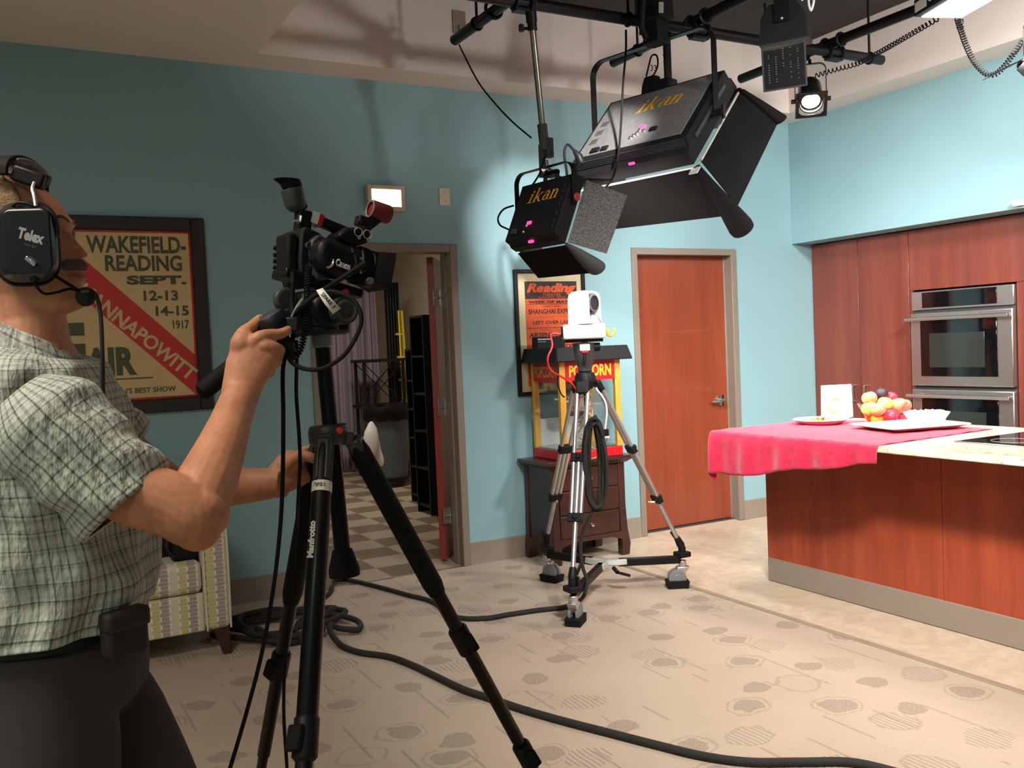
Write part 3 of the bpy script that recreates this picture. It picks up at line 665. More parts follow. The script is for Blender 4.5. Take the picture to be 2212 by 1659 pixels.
def rounded_u(l, r, h, R, zd=V((0, 0, 1))):
    """path up from l, across, down to r with rounded corners"""
    l, r = V(l), V(r); a = (r-l).normalized(); L = (r-l).length; pts = [l]
    for s in range(9):
        t = PI-s*PI/16; pts.append(l+a*(R+R*math.cos(t))+zd*(h-R+R*math.sin(t)))
    for s in range(9):
        t = PI/2-s*PI/16; pts.append(r-a*(R-R*math.cos(t))+zd*(h-R+R*math.sin(t)))
    return pts+[r]
def serif_word(b, o, x, y, w, h):
    """slanted serif lettering i k a n drawn from thick and thin strokes"""
    o, x, y = V(o), V(x), V(y); sh = 0.30; n = x.cross(y)
    def P(u, v): return o + x*(u*w+v*h*sh) + y*(v*h)
    def st(pts, ws):
        pts = [P(*p) for p in pts]; L = []; R_ = []
        for k, p in enumerate(pts):
            t = ((pts[k+1] if k < len(pts)-1 else p)-(pts[k-1] if k else p)).normalized(); m = n.cross(t)
            q = ws[k]*h if isinstance(ws, list) else ws*h; L.append(p+m*q/2); R_.append(p-m*q/2)
        vs = L+R_; m = len(pts); b.add(vs, [(i, i+1, m+i+1, m+i) for i in range(m-1)])
    def crv(cx, cy, rx, ry, a0, a1, k=10): return [(cx+rx*math.cos(math.radians(a0+(a1-a0)*i/k)), cy+ry*math.sin(math.radians(a0+(a1-a0)*i/k))) for i in range(k+1)]
    T, t = 0.15, 0.055
    st([(0.07, 0.02), (0.07, 0.62)], T); st([(0.0, 0.62), (0.09, 0.62)], t); st([(0.0, 0.02), (0.14, 0.02)], t)
    st([(0.045, 0.80), (0.095, 0.80)], 0.15)
    st([(0.23, 0.02), (0.23, 1.0)], T); st([(0.16, 0.98), (0.25, 0.98)], t); st([(0.17, 0.02), (0.29, 0.02)], t)
    st([(0.25, 0.30), (0.40, 0.62)], t); st([(0.36, 0.62), (0.45, 0.62)], t); st([(0.29, 0.38), (0.40, 0.03)], T); st([(0.36, 0.02), (0.47, 0.02)], t)
    st([(0.53, 0.50)]+crv(0.60, 0.50, 0.065, 0.13, 150, 10), [t*1.5]+[t+0.05*i/10 for i in range(11)]); st([(0.665, 0.52), (0.665, 0.10), (0.70, 0.03), (0.73, 0.05)], [T, T, t*1.4, t])
    st(crv(0.60, 0.20, 0.075, 0.18, 70, 290, 14), [t]*4+[T*0.8]*7+[t]*4); st([(0.62, 0.37), (0.66, 0.42)], t); st([(0.61, 0.03), (0.665, 0.12)], t)
    st([(0.80, 0.02), (0.80, 0.62)], T); st([(0.75, 0.62), (0.81, 0.62)], t); st([(0.75, 0.02), (0.86, 0.02)], t)
    st([(0.82, 0.48)]+crv(0.885, 0.46, 0.06, 0.16, 110, 0), [t]*5+[t+0.015*i for i in range(7)]); st([(0.945, 0.48), (0.945, 0.02)], T); st([(0.89, 0.02), (1.0, 0.02)], t)
M_LOGO = mat('yellow_print', rgb(236, 172, 32), 0.5, var=0.03)
M_PANEL = mat('grey_sheet_metal', rgb(150, 148, 148), 0.38, 0.45, var=0.12, scale=30, bump=0.1, bscale=300)
M_FLAG = mat('black_flag_cloth', rgb(25, 24, 24), 0.9, bump=0.3, bscale=500, spec=0.08)
M_LIT = emit('lit_panel_face', DAY, 9)
# ---- large panel light
M, W, Hh = lframe((3.064, 4.008, 2.634), -75.4, 42.65)
e = thing('panel_light', 'large black panel light with yellow lettering hanging over the set', 'studio light', M=M)
def rect(x, y0, y1, z): return [V((-x, y0, z)), V((x, y0, z)), V((x, y1, z)), V((-x, y1, z))]
hs = MB().loft([rect(.384, -.262, .262, 0), rect(.384, -.270, .262, -.03), rect(.384, -.270, .262, -.05), rect(.380, -.300, .285, -.07), rect(.380, -.312, .292, -.135)]).build('housing', MT['blackrough'], e, world=False, angle=20, bevel=0.004)
b = MB()
for k in range(5): MB().box((0, -.2665-0.001*k, -.006-.009*k), (.74, 0.006, 0.004)).build('cooling_fin', MT['darkgrey'], hs, world=False)
MB().box((0.386, 0, -.05), (0.006, 0.40, 0.02)).build('side_rail', MT['darkgrey'], hs, world=False)
bp = MB().box((-.01, .005, .003), (.70, .47, .006)).build('back_plate', M_PANEL, e, world=False, bevel=0.002)
b = MB(); serif_word(b, (-.10, .062, .0066), (1, 0, 0), (0, 1, 0), .285, .115); b.build('lettering', M_LOGO, bp, world=False)
for i in range(3):
    b = MB()
    for k in range(5): b.box((-.30, -.13+.075*i+.009*k, .0062), (.05, .003, .002))
    b.build('vent_grille', MT['rubber'], bp, world=False)
MB().box((-.235, -.205, .012), (.055, .032, .014)).build('power_socket', MT['black'], bp, world=False, bevel=0.002)
MB().box((-.17, -.205, .010), (.045, .034, .01)).build('power_switch', MT['black'], bp, world=False, bevel=0.002)
b = MB().box((.125, -.135, .010), (.045, .028, .012)); b.build('data_port', MT['black'], bp, world=False, bevel=0.002)
b = MB()
for x, y in ((.025, -.115), (.02, -.140), (.005, -.152), (-.01, -.165), (.06, -.13)): MB().cyl((x, y, .004), (x, y, .016), .008, 12).build('button', MT['steel'], bp, world=False)
MB().box((.03, -.085, .008), (.036, .014, .006)).build('led_display', MT['redled'], bp, world=False)
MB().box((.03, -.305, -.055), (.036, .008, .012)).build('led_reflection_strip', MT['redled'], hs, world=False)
MB().box((0, -.01, -.128), (.66, .50, .010)).build('lamp_face', M_LIT, e, world=False)
def flag(name, a, b2, c, d, th=0.006, m=M_FLAG, par=e):
    a, b2, c, d = V(a), V(b2), V(c), V(d); n = (b2-a).cross(d-a).normalized()*th
    q = MB(); q.add([a, b2, c, d, a+n, b2+n, c+n, d+n], [(3, 2, 1, 0), (4, 5, 6, 7), (0, 1, 5, 4), (1, 2, 6, 5), (2, 3, 7, 6), (3, 0, 4, 7)]); return q.build(name, m, par, world=False, bevel=0.002)
flag('barn_door', (-.384, -.318, -.150), (.384, -.318, -.150), (.46, -.325, -.480), (-.386, -.275, -.487))
flag('barn_door', (.388, -.262, -.155), (.388, .27, -.152), (.50, .285, -.400), (.450, -.275, -.465))
flag('barn_door', (-.384, .30, -.15), (.384, .30, -.15), (.46, .40, -.42), (-.46, .40, -.42))
flag('barn_door', (-.390, -.262, -.15), (-.390, .262, -.15), (-.50, .262, -.42), (-.42, -.262, -.48))
MB().loft([[V((.38+r*1.2*math.cos(t)+k*.085, -.30-k*.055+r*1.25*math.sin(t), -.16-k*.37)) for t in [2*PI*i/16 for i in range(16)]] for k, r in ((0, .012), (.3, .022), (.6, .034), (.85, .046), (1.0, .052), (1.06, .050))]).build('folded_corner', M_FLAG, e, world=False)
MB().loft([[V((.40+r*math.cos(t)+k*.10, .29+k*.02+r*math.sin(t), -.16-k*.24)) for t in [2*PI*i/12 for i in range(12)]] for k, r in ((0, .010), (.5, .026), (1.0, .040))]).build('folded_corner', M_FLAG, e, world=False)
b = MB().cyl((-.39, -.316, -.150), (.37, -.316, -.150), .0065, 10).cyl((.390, -.262, -.153), (.390, .262, -.151), .0065, 10).box((.383, -.335, -.155), (.05, .045, .006)); b.build('hinge_rod', mat('leak_lit_metal_rod', rgb(236, 234, 230), 0.25, 0.5), e, world=False)  # rods coloured near white for lamp light leaking at the hinges
pv = V(M.translation)-V((M[0][2], M[1][2], M[2][2]))*0.075
yl, yr = pv-W*0.405, pv+W*0.405
yo = MB().loft(flatbar(rounded_u(yl, yr, 0.445, 0.085), V((0, 0, 1)).cross(W), 0.042, 0.006)).build('yoke', MT['blackm'], e, angle=30)
for s, q in ((1, yr), (-1, yl)): MB().cyl(q-W*s*0.02, q+W*s*0.045, 0.020, 14).bar(q+W*s*0.045+V((0, 0, -0.035)), q+W*s*0.045+V((0, 0, 0.035)), 0.014, 0.014).build('tilt_knob', MT['black'], e)
tc = pv+V((0, 0, .445))
b = MB().cyl(tc+V((0, 0, -0.015)), (tc.x, tc.y, ZQ-PR-0.01), 0.012, 12).torus((tc.x, 4.04, ZQ), (1, 0, 0), PR+0.009, 0.012, 20, 8).box((tc.x, 4.04, ZQ-PR-0.016), (0.05, 0.07, 0.03)).box((tc.x+0.03, 4.02, ZQ+0.01), (0.09, 0.09, 0.09)); b.build('hook_clamp', MT['black'], e, bevel=0.004)
# power cables of the large light
def cable(name, pts, r, label, m='rubber', k=6, n=8): return tag(MB().tube(smoothpts(pts, k), r, n).build(name, MT[m] if isinstance(m, str) else m), label, 'cable')
cable('power_cable', [at(1352, 65, 4.95), at(1352, 110, 4.93), at(1346, 180, 4.90), at(1342, 260, 4.86), at(1336, 330, 4.80), at(1325, 380, 4.76), at(1308, 405, 4.76)], 0.006, 'black cable hanging down across the back of the large panel light')
cable('power_cable', [at(1254, 340, 5.0), at(1240, 325, 4.98), at(1226, 312, 5.0), at(1219, 330, 5.0), at(1223, 362, 4.98), at(1228, 395, 5.0), at(1240, 425, 5.02)], 0.007, 'black plug lead looping at the lower left corner of the large panel light')
MB_ = MB().tube([at(1255, 350, 4.98), at(1250, 338, 4.97), at(1240, 325, 4.98)], [0.024, 0.022, 0.010], 12).build('power_plug', MT['black']); tag(MB_, 'black power plug in the back of the large panel light', 'plug')
# ---- hardware hanging from the grid above the large light
e2 = thing('hanging_dimmer_box', 'black box and perforated strap hung from the grid behind the large yoke', 'dimmer', at(1425, 190, 5.15))
b = MB(); q = at(1425, 196, 5.15); rw = Mx((W, V((0, 0, 1)).cross(W), V((0, 0, 1)))).transposed()
b.box(q, (0.20, 0.10, 0.10), rw, 0.9).box(q+V((0, 0, .06))-W*0.05, (0.10, 0.08, 0.06), rw, 0.7).box(q+V((0, 0, -.065))-W*0.07, (0.07, 0.06, 0.06), rw, 0.8); b.build('box_body', MT['blackrough'], e2, bevel=0.008)
t0 = q+V((0, 0, 0.05))+W*0.06; b = MB().bar(t0, (t0.x, t0.y, ZQ), 0.012, 0.055, V((0, 0, 1)).cross(W)); b.build('perforated_strap', MT['blackm'], e2)
b = MB()
for z in (0.09, 0.13, 0.17): MB().cyl(t0+V((0, 0, z))-V((0.03, 0.0, 0)), t0+V((0, 0, z))+V((0.01, 0, 0)), 0.004, 8).build('strap_hole', MT['whitepaint'], e2)
b = MB().tube(smoothpts([at(1396, 165, 5.12), at(1402, 140, 5.12), at(1407, 122, 5.12), at(1415, 118, 5.12), at(1420, 124, 5.12), at(1421, 140, 5.12), at(1416, 155, 5.12), at(1408, 166, 5.12)], 5), 0.005, 8); b.build('cable_loop', MT['rubber'], e2)
b = MB(); text(b, '33', at(1405, 153, 5.13), RGT, UPV, 0.034, 0.032); o = b.build('hanging_number', MT['rubber'], solid=0.003); tag(o, 'small number 33 in the wire loop above the large light', 'tag')
e3 = thing('ballast_light', 'dark fixture hung high on the grid with a paper barcode label', 'studio light', at(1418, 20, 4.75))
q = at(1415, 22, 4.75); b = MB().box(q+V((0, 0, .06)), (0.16, 0.12, 0.24), rw, 0.85).box(q+V((0, 0, -.11)), (0.11, 0.10, 0.13), rw, 0.75).tube([at(1390, -10, 4.72), at(1386, 60, 4.72), at(1396, 84, 4.74), at(1415, 92, 4.78)], 0.016, 10); b.build('fixture_body', MT['blackrough'], e3, bevel=0.01)
b = MB(); a = at(1428, 16, 4.62); b.box(a, (0.028, 0.002, 0.05), rw @ Euler((0.3, 0.3, 0)).to_matrix()); b.build('barcode_label', MT['whitepaint'], e3)
MB().cyl(q+V((0, 0, .12)), (q.x, q.y, TZ), 0.015, 10).build('drop_stem', MT['blackm'], e3)
# ---- drop rod and the small panel light
rt, rb = V((2.395, 4.035, ZQ)), V((2.478, 4.10, 2.56))
e = thing('drop_rod', 'long steel drop rod carrying the small panel light', 'rod', rt)
MB().cyl(rt, rb, 0.0165, 16).build('steel_tube', mat('worn_steel_tube', rgb(140, 134, 118), 0.3, 0.8, var=0.2), e)
dr = (rb-rt).normalized()
b = MB().tube([rt-dr*0.03, rt+dr*0.09, rt+dr*0.092, rt+dr*0.13], [0.028, 0.028, 0.024, 0.024], 16).torus(rt, (1, 0, 0), PR+0.010, 0.013, 20, 8).cyl(rt+dr*0.12, rt+dr*0.12-RGT*0.055, 0.008, 8).box(rt+dr*0.118-RGT*0.055, (0.02, 0.02, 0.035)); b.build('top_clamp', MT['black'], e)
cl = rb
b = MB().tube([cl-dr*0.02, cl+dr*0.11], 0.026, 6).box(cl+dr*0.16-RGT*0.018, (0.02, 0.04, 0.16)).box(cl+dr*0.235, (0.075, 0.045, 0.028)).box(cl+dr*0.10+RGT*0.02, (0.04, 0.04, 0.10)).cyl(cl+dr*0.19+RGT*0.0, cl+dr*0.24+RGT*0.055, 0.006, 8).box(cl+dr*0.25+RGT*0.055, (0.035, 0.012, 0.02))
b.build('jaw_clamp', MT['darkgrey'], e, bevel=0.004)
MB().cyl(cl+dr*0.16, cl+dr*0.235, 0.013, 12).build('spigot', MT['steel'], e)
M, W, Hh = lframe((2.379, 4.014, 2.135), -80.4, 24.4)
e = thing('panel_light', 'small black panel light with yellow lettering hung below left of the large one', 'studio light', M=M)
hs = MB().loft([rect(.196, -.160, .160, 0), rect(.196, -.165, .165, -.035), rect(.192, -.178, .178, -.045), rect(.192, -.180, .180, -.085)]).build('housing', MT['blackrough'], e, world=False, angle=20, bevel=0.005)
b = MB(); serif_word(b, (-.105, .042, .0010), (1, 0, 0), (0, 1, 0), .225, .078); b.build('lettering', M_LOGO, hs, world=False)
b = MB()
for y in (-.12, -.09, -.05, 0.0, .03, .07, .10): MB().box((.165, y, .001), (.006, .018, .003)).build('vent_slot', MT['darkgrey'], hs, world=False)
MB().box((-.03, -.078, .003), (.03, .016, .006)).build('led_display', MT['redled'], hs, world=False)
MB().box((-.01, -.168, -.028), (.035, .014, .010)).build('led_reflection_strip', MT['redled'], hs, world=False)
b = MB()
for x, y in ((-.045, -.093), (-.055, -.125)): MB().cyl((x, y, 0), (x, y, .006), .005, 10).build('button', MT['white'], hs, world=False)
MB().box((-.135, -.115, .006), (.045, .03, .012)).build('power_socket', MT['darkgrey'], hs, world=False, bevel=0.002)
MB().tube(smoothpts([V((-.045, .160, -.03)), V((-.045, .20, -.02)), V((-.035, .215, -.02)), V((.035, .215, -.02)), V((.045, .20, -.02)), V((.045, .160, -.03))], 5), 0.011, 10).build('carry_handle', MT['black'], e, world=False)
MB().box((0, 0, -.080), (.34, .31, .010)).build('lamp_face', M_LIT, e, world=False)
t = NT('honeycomb_fabric'); v = t.n('ShaderNodeTexVoronoi'); v.inputs['Scale'].default_value = 170; t.l(t.coord('Object'), v.inputs[0])
t.set(color=t.ramp(v.outputs['Distance'], [(0.25, rgb(22, 22, 22)), (0.6, rgb(96, 94, 90))]), rough=0.5); M_HONEY = t.m
def flag2(*a, **k): return flag(*a, par=e, th=0.004, **k)
flag2('barn_door', (-.19, -.182, -.095), (.192, -.182, -.095), (.20, -.250, -.274), (-.196, -.240, -.272))
flag2('honeycomb_side', (.196, -.165, -.10), (.196, .175, -.095), (.285, .185, -.30), (.285, -.150, -.275), m=M_HONEY)
flag2('barn_door', (-.19, .182, -.095), (.192, .182, -.095), (.20, .26, -.25), (-.20, .26, -.25))
flag2('barn_door', (-.196, -.16, -.095), (-.196, .16, -.095), (-.26, .16, -.27), (-.22, -.2, -.27))
MB().loft([[V((.19+k*.045+r*1.6*math.cos(t), -.175-k*.045+r*math.sin(t), -.09-k*.19)) for t in [2*PI*i/14 for i in range(14)]] for k, r in ((0, .006), (.4, .022), (.8, .034), (1, .037), (1.04, .034))]).build('folded_corner', mat('grey_scrim_cloth', rgb(70, 70, 70), 0.8), e, world=False)
MB().cyl((.198, -.165, -.098), (.198, .175, -.096), .0045, 8).build('hinge_rod', MT['steel'], e, world=False)
MB().cyl((.190, .05, -.045), (.222, .05, -.045), .020, 14).build('tilt_knob', MT['black'], e, world=False)
MB().cyl((.222, .05, -.045), (.228, .05, -.045), .019, 14).torus((.226, .05, -.045), (1, 0, 0), .017, .004, 16, 6).build('red_knob_cap', mat('dull_red_cap', rgb(150, 46, 40), 0.5), e, world=False)
pv = M @ V((0, .02, -.045)); yl, yr = pv-W*0.222, pv+W*0.222
MB().loft(flatbar(rounded_u(yl, yr, 0.205, 0.06), V((0, 0, 1)).cross(W), 0.028, 0.004)).build('yoke', MT['blackm'], e, angle=30)
MB().cyl(cl+dr*0.235, pv+V((0, 0, .20)), 0.012, 12).build('mount_stud', MT['steel'], e)
cable('power_cable', [at(1107, 500, 4.75), at(1095, 494, 4.74), at(1080, 486, 4.75), at(1076, 470, 4.77), at(1088, 452, 4.79), at(1110, 444, 4.80)], 0.005, 'black lead looping at the left corner of the small panel light')
cable('power_cable', [at(992, 97, 5.2), at(1003, 120, 5.1), at(1035, 180, 5.0), at(1075, 230, 4.9), at(1110, 266, 4.82), at(1148, 298, 4.78)], 0.0045, 'thin black cable slung from the grid pipe end to the drop rod clamp')
cable('power_cable', [at(1178, 335, 4.7), at(1172, 355, 4.68), at(1166, 375, 4.66), at(1150, 400, 4.66)], 0.005, 'thin black lead below the drop rod clamp')
# ---- lit spotlight near the corner
fc = V((4.575, 4.27, 2.93)); fd = V((-.44, -.47, -.77)).normalized()
e = thing('spotlight', 'lit round spotlight with barn door near the ceiling corner', 'studio light', fc)
sx = fd.cross(V((0, 0, 1))).normalized(); sy = sx.cross(fd)
MB().lathe([(0.0, -.17), (.055, -.17), (.070, -.14), (.075, -.02), (.075, .035), (.068, .035), (.066, .01), (0, .01)], fc, fd, 28).build('can_body', MT['blackm'], e)
MB().lathe([(0, .022), (.03, .020), (.052, .012), (.055, .010)], fc, fd, 28, False).build('lens', emit('lit_lens', (1.0, 0.93, 0.82), 60), e)
fr = Mx((sx, sy, fd)).transposed()
b = MB()
for s in (-1, 1): b.box(fc+fd*.05+sx*s*.085, (.022, .19, .004), fr).box(fc+fd*.05+sy*s*.085, (.15, .022, .004), fr)
for sa in (-1, 1):
    for sb in (-1, 1): b.add([fc+fd*.052+sx*sa*.086+sy*sb*.086, fc+fd*.052+sx*sa*.086+sy*sb*.04, fc+fd*.052+sx*sa*.04+sy*sb*.086], [(0, 1, 2)])
b.build('filter_frame', MT['blackm'], e)
MB().loft(flatbar(rounded_u(fc-sx*.095, fc+sx*.095, 0.225, 0.04), V((0, 0, 1)).cross(sx), 0.022, 0.005)).build('yoke', MT['blackm'], e, angle=30)
for s in (-1, 1): MB().cyl(fc+sx*s*.07, fc+sx*s*.12, 0.014, 10).build('tilt_knob', MT['black'], e)
MB().cyl(fc+V((0, 0, .225)), (fc.x, fc.y, ZP-PR), 0.010, 8).torus((4.533, fc.y, ZP), (0, 1, 0), PR+0.008, 0.010, 18, 6).build('hook_clamp', MT['black'], e)
# ---- black flag-panel fixture seen from behind
fc = at(1694, 95, 4.7); fwd = (V((5.2, 4.6, 0.9))-fc); fwd = V((fwd.x, fwd.y, 0)).normalized(); sx = V((fwd.y, -fwd.x, 0)); 
e = thing('flood_light', 'black flood light hung from a strap, seen from behind with its flap down', 'studio light', fc)
b = MB(); prof = [(-.125, 0), (-.11, .13), (-.07, .19), (.07, .19), (.11, .13), (.125, 0)]
b.loft([[fc+sx*x*k+V((0, 0, z+0.01))+fwd*d for x, z in prof] for k, d in ((0.97, -.03), (1, -.01), (1, .09), (.9, .12))]); b.build('lamp_housing', MT['blackrough'], e, angle=25)
up = (V((0, 0, 1))*0.97-fwd*0.12).normalized()
b = MB().box(fc-up*.115-fwd*.028, (.215, .012, .225), Mx((sx, up.cross(sx)*-1, up)).transposed()); fl = b.build('perforated_flap', MT['blackm'], e, bevel=0.002)
b = MB(); R3 = Mx((sx, up.cross(sx)*-1, up)).transposed()
for s in (-1, 1): b.box(fc-up*.115-fwd*.036+sx*s*.105, (.008, .008, .225), R3).box(fc-up*(.115+s*.11)-fwd*.036, (.215, .008, .007), R3)
b.build('flap_rim', MT['darkgrey'], fl)
b = MB(); rr = random.Random(2)
for i in range(5):
    for k in range(14):
        if rr.random() < .7: b.box(fc-up*(.03+.012*k)-fwd*.0355+sx*(-.075+.036*i), (.006, .002, .004), R3)
b.build('perforated_pattern', MT['grey'], fl)['kind'] = 'stuff'
MB().loft(flatbar([fc+V((0, 0, .10))-fwd*.045, fc+V((0, 0, .22))-fwd*.045, V((fc.x, fc.y, ZP+.05))-fwd*.045], sx, 0.075, 0.006)).build('hanging_strap', MT['blackm'], e)
MB().ball(fc+V((0, 0, .115))-fwd*.05, .010, 10, 6).build('strap_bolt', MT['steel'], e)
MB().tube(smoothpts([fc+sx*.09+V((0, 0, .20)), fc+sx*.13+V((0, 0, .215)), fc+sx*.15+V((0, 0, .19)), fc+sx*.135+V((0, 0, .14)), fc+sx*.125+V((0, 0, .19)), fc+sx*.14+V((0, 0, .24))], 5), .006, 8).build('safety_cord', MT['white'], e)
# ---- hanging soft box at the upper right
zb = 3.085
A = onz(1975, 38, zb); B_ = onz(2078, 39, zb); D_ = onz(2038, -12, zb); ex = (B_-A); wx = ex.length; ex.normalize(); ey = V((ex.y, -ex.x, 0))
e = thing('soft_box', 'black hanging soft box with a glowing white underside at the upper right', 'studio light', A+ex*wx/2+ey*.3)
R3 = Mx((ex, -ey, V((0, 0, 1)))).transposed(); c = A+ex*wx/2+ey*.30
MB().box(c+V((0, 0, .045)), (wx, .60, .085), R3).build('box_body', MT['blackm'], e, bevel=0.003)
MB().box(c+ex*0.012+V((0, 0, 0.000)), (wx-.045, .58, .006), R3).build('diffuser', emit('soft_box_diffuser', (0.98, 0.98, 1.0), 2.2), e)
b = MB().box(A+ey*0.06+V((0, 0, .045))-ex*.001, (.002, .10, .05), R3); b.build('paper_label', MT['whitepaint'], e)
MB().cyl(A+ey*.145+V((0, 0, .05))-ex*.003, A+ey*.145+V((0, 0, .05)), .018, 14).build('round_sticker', MT['whitepaint'], e)
for k in (.1, .5): MB().bar(c+ey*(k-.3)+V((0, 0, .08)), c+ey*(k-.3)+V((0.05, 0, ZP-zb+.03)), .03, .01).build('hanger', MT['blackm'], e)
# ---- coiled cords and number tags
tag(MB().tube(coil([at(1758, 165, 5.75), at(1800, 152, 5.7), at(1850, 138, 5.6), at(1890, 118, 5.45), at(1940, 90, 5.25), at(2000, 55, 5.05), at(2030, 38, 4.98)], 0.013, 38, 0.0035), 0.0035, 5).build('coiled_cord', MT['rubber']), 'stretched black coiled cord from the lit spotlight up to the soft box', 'cord')
tag(MB().tube(coil([at(2068, 40, 4.9), at(2076, 66, 4.88), at(2088, 100, 4.86), at(2104, 132, 4.84), at(2128, 158, 4.82), at(2150, 160, 4.8), at(2170, 142, 4.78), at(2190, 115, 4.75), at(2208, 88, 4.7)], 0.013, 42, 0.0035), 0.0035, 5).build('coiled_cord', MT['rubber']), 'drooping black coiled cord at the upper right edge', 'cord')
b = MB(); text(b, '3', at(2066, 62, 4.9), RGT+UPV*0.1, UPV, 0.018, 0.045); text(b, '2', at(2075, 60, 4.9), RGT+UPV*0.2, UPV, 0.018, 0.045); tag(b.build('hanging_number', MT['rubber'], solid=0.003), 'number 32 hanging beside the drooping coiled cord', 'tag')
# ---- light at the right edge of view
fc = at(2240, 140, 4.6)
e = thing('spotlight', 'black spotlight cut by the right edge of the view', 'studio light', fc); fd = V((-0.55, 0.3, -0.75)).normalized(); sx = fd.cross(V((0, 0, 1))).normalized(); sy = sx.cross(fd)
MB().lathe([(0, -.16), (.06, -.16), (.075, -.10), (.08, .04), (.07, .04), (.068, .0), (0, .0)], fc, fd, 26).build('can_body', MT['blackm'], e)
MB().lathe([(0, .022), (.04, .018), (.066, .005)], fc, fd, 24, False).build('lens', MT['glass'], e)
for s in (-1, 1): MB().add([fc+fd*.04+sy*s*.08-sx*.08, fc+fd*.04+sy*s*.08+sx*.08, fc+fd*.16+sy*s*.14+sx*.12, fc+fd*.16+sy*s*.14-sx*.12], [(0, 1, 2, 3)]).build('barn_door', MT['blackm'], e, solid=0.003)
MB().add([fc+fd*.04-sx*.08-sy*.08, fc+fd*.04-sx*.08+sy*.08, fc+fd*.16-sx*.14+sy*.1, fc+fd*.16-sx*.14-sy*.1], [(0, 1, 2, 3)]).build('barn_door', MT['blackm'], e, solid=0.003)
MB().loft(flatbar(rounded_u(fc-sx*.095, fc+sx*.095, 0.24, 0.04), V((0, 0, 1)).cross(sx), 0.022, 0.005)).build('yoke', MT['blackm'], e, angle=30)
MB().cyl(fc+V((0, 0, .24)), (fc.x, fc.y, TZ), 0.010, 8).build('drop_stem', MT['blackm'], e)
# ---- added unseen spot lighting the back of the panel lights (above the frame)
fc = V((2.36, 2.6, 3.05)); fd = (V((2.86, 4.2, 2.58))-fc).normalized()
e = thing('spotlight', 'added black spotlight aimed at the back of the large panel light, unseen above the view', 'studio light', fc)
MB().lathe([(0, -.17), (.06, -.17), (.072, -.12), (.075, -.06), (.070, -.06), (.066, -.09), (0, -.09)], fc-fd*.0, fd, 24).build('can_body', MT['blackm'], e)
MB().cyl(fc-fd*.12, (fc.x, (fc-fd*.12).y, TZ), 0.010, 8).build('drop_stem', MT['blackm'], e)
fc = V((2.95, 1.50, 2.89)); fd = V((0, 3.73, 1.23)).normalized()  # uplight fixture added out of view for the tray sides
e = thing('spotlight', 'added black spotlight tipped up to brighten the ceiling tray, unseen above the view', 'studio light', fc)
MB().lathe([(0, -.17), (.06, -.17), (.072, -.12), (.075, -.02), (.070, -.02), (.066, -.05), (0, -.05)], fc, fd, 24).build('can_body', MT['blackm'], e)
MB().cyl(fc-fd*.10, (fc.x, (fc-fd*.10).y, TZ), 0.010, 8).build('drop_stem', MT['blackm'], e)
for fc, lab, top in ((V((1.68, .97, 3.12)), 'black soft box on the grid above the carpet, above the view', ZC), (V((4.45, 1.77, 3.12)), 'added black soft box in front of the island washing the right wall, unseen above the view', TZ)):  # second box added out of view to wash the right wall
    e = thing('soft_box', lab, 'studio light', fc)
    MB().box(fc+V((0, 0, .03)), (.54, .44, .05)).build('box_body', MT['blackm'], e, bevel=0.004)
    MB().cyl(fc+V((0, 0, .05)), (fc.x, fc.y, TZ), 0.012, 8).build('drop_stem', MT['blackm'], e)
# ================================================================== WALL ITEMS
Yw = YB
def frame_box(b, x0, x1, z0, z1, wd, y0, y1):
    b.bx((x0, y0, z0), (x0+wd, y1, z1)).bx((x1-wd, y0, z0), (x1, y1, z1)).bx((x0+wd, y0, z0), (x1-wd, y1, z0+wd)).bx((x0+wd, y0, z1-wd), (x1-wd, y1, z1)); return b
def T(b, txt, lb, rt, yp, bold=0.0, shear=0.0):
    a = ony(*lb, yp); c = ony(*rt, yp); return text(b, txt, (a.x, yp, a.z), (1, 0, 0), (0, 0, 1), c.x-a.x, c.z-a.z, shear, bold)
# ---- old fair poster
e = thing('framed_poster', 'large dark-framed vintage fair poster with a red diagonal band, behind the man', 'poster', (0.61, Yw, 1.7))
x0, x1, z0, z1 = 0.155, 1.046, 1.165, 2.262
b = frame_box(MB(), x0, x1, z0, z1, 0.075, Yw-0.035, Yw-0.001); b.build('picture_frame', wood('charred_frame_wood', rgb(26, 23, 22), rgb(46, 41, 38), 'Z', 0.6, 20, 0.0), e, bevel=0.008)
yp = Yw-0.012
MB().bx((x0+.07, yp, z0+.07), (x1-.07, Yw-0.002, z1-.07)).build('poster_sheet', mat('aged_tan_paper', rgb(240, 202, 146), 0.6, var=0.08, scale=5), e)
M_PRED = mat('poster_red', rgb(226, 52, 46), 0.6, var=0.08); M_PGRN = mat('poster_olive_ink', rgb(88, 88, 58), 0.6); M_PTAN = mat('poster_tan_ink', rgb(236, 202, 150), 0.6)
yq = yp-0.0015
b = frame_box(MB(), x0+.075, x1-.075, z0+.075, z1-.075, 0.014, yq, yp); 
pp_ = [ony(*q, yq) for q in ((140, 524), (184, 562), (422, 767), (425, 853), (184, 648), (128, 600))]
pp_[0].x = pp_[5].x = x0+.08
b.add(pp_+[p+V((0, 0.001, 0)) for p in pp_], [(0, 1, 2, 3, 4, 5)]); b.build('red_band', M_PRED, e, angle=0)
yq = yp-0.003; b = MB()
T(b, 'WAKEFIELD-', (187, 546), (400, 512), yq, 0.03); T(b, 'READING', (228, 586), (392, 552), yq, 0.03); T(b, 'SEPT.', (274, 615), (402, 595), yq, 0.05)
T(b, '12-13', (311, 650), (384, 627), yq, 0.03); T(b, '14-15', (337, 683), (407, 660), yq, 0.03); T(b, '1917', (374, 711), (408, 691), yq, 0.02)
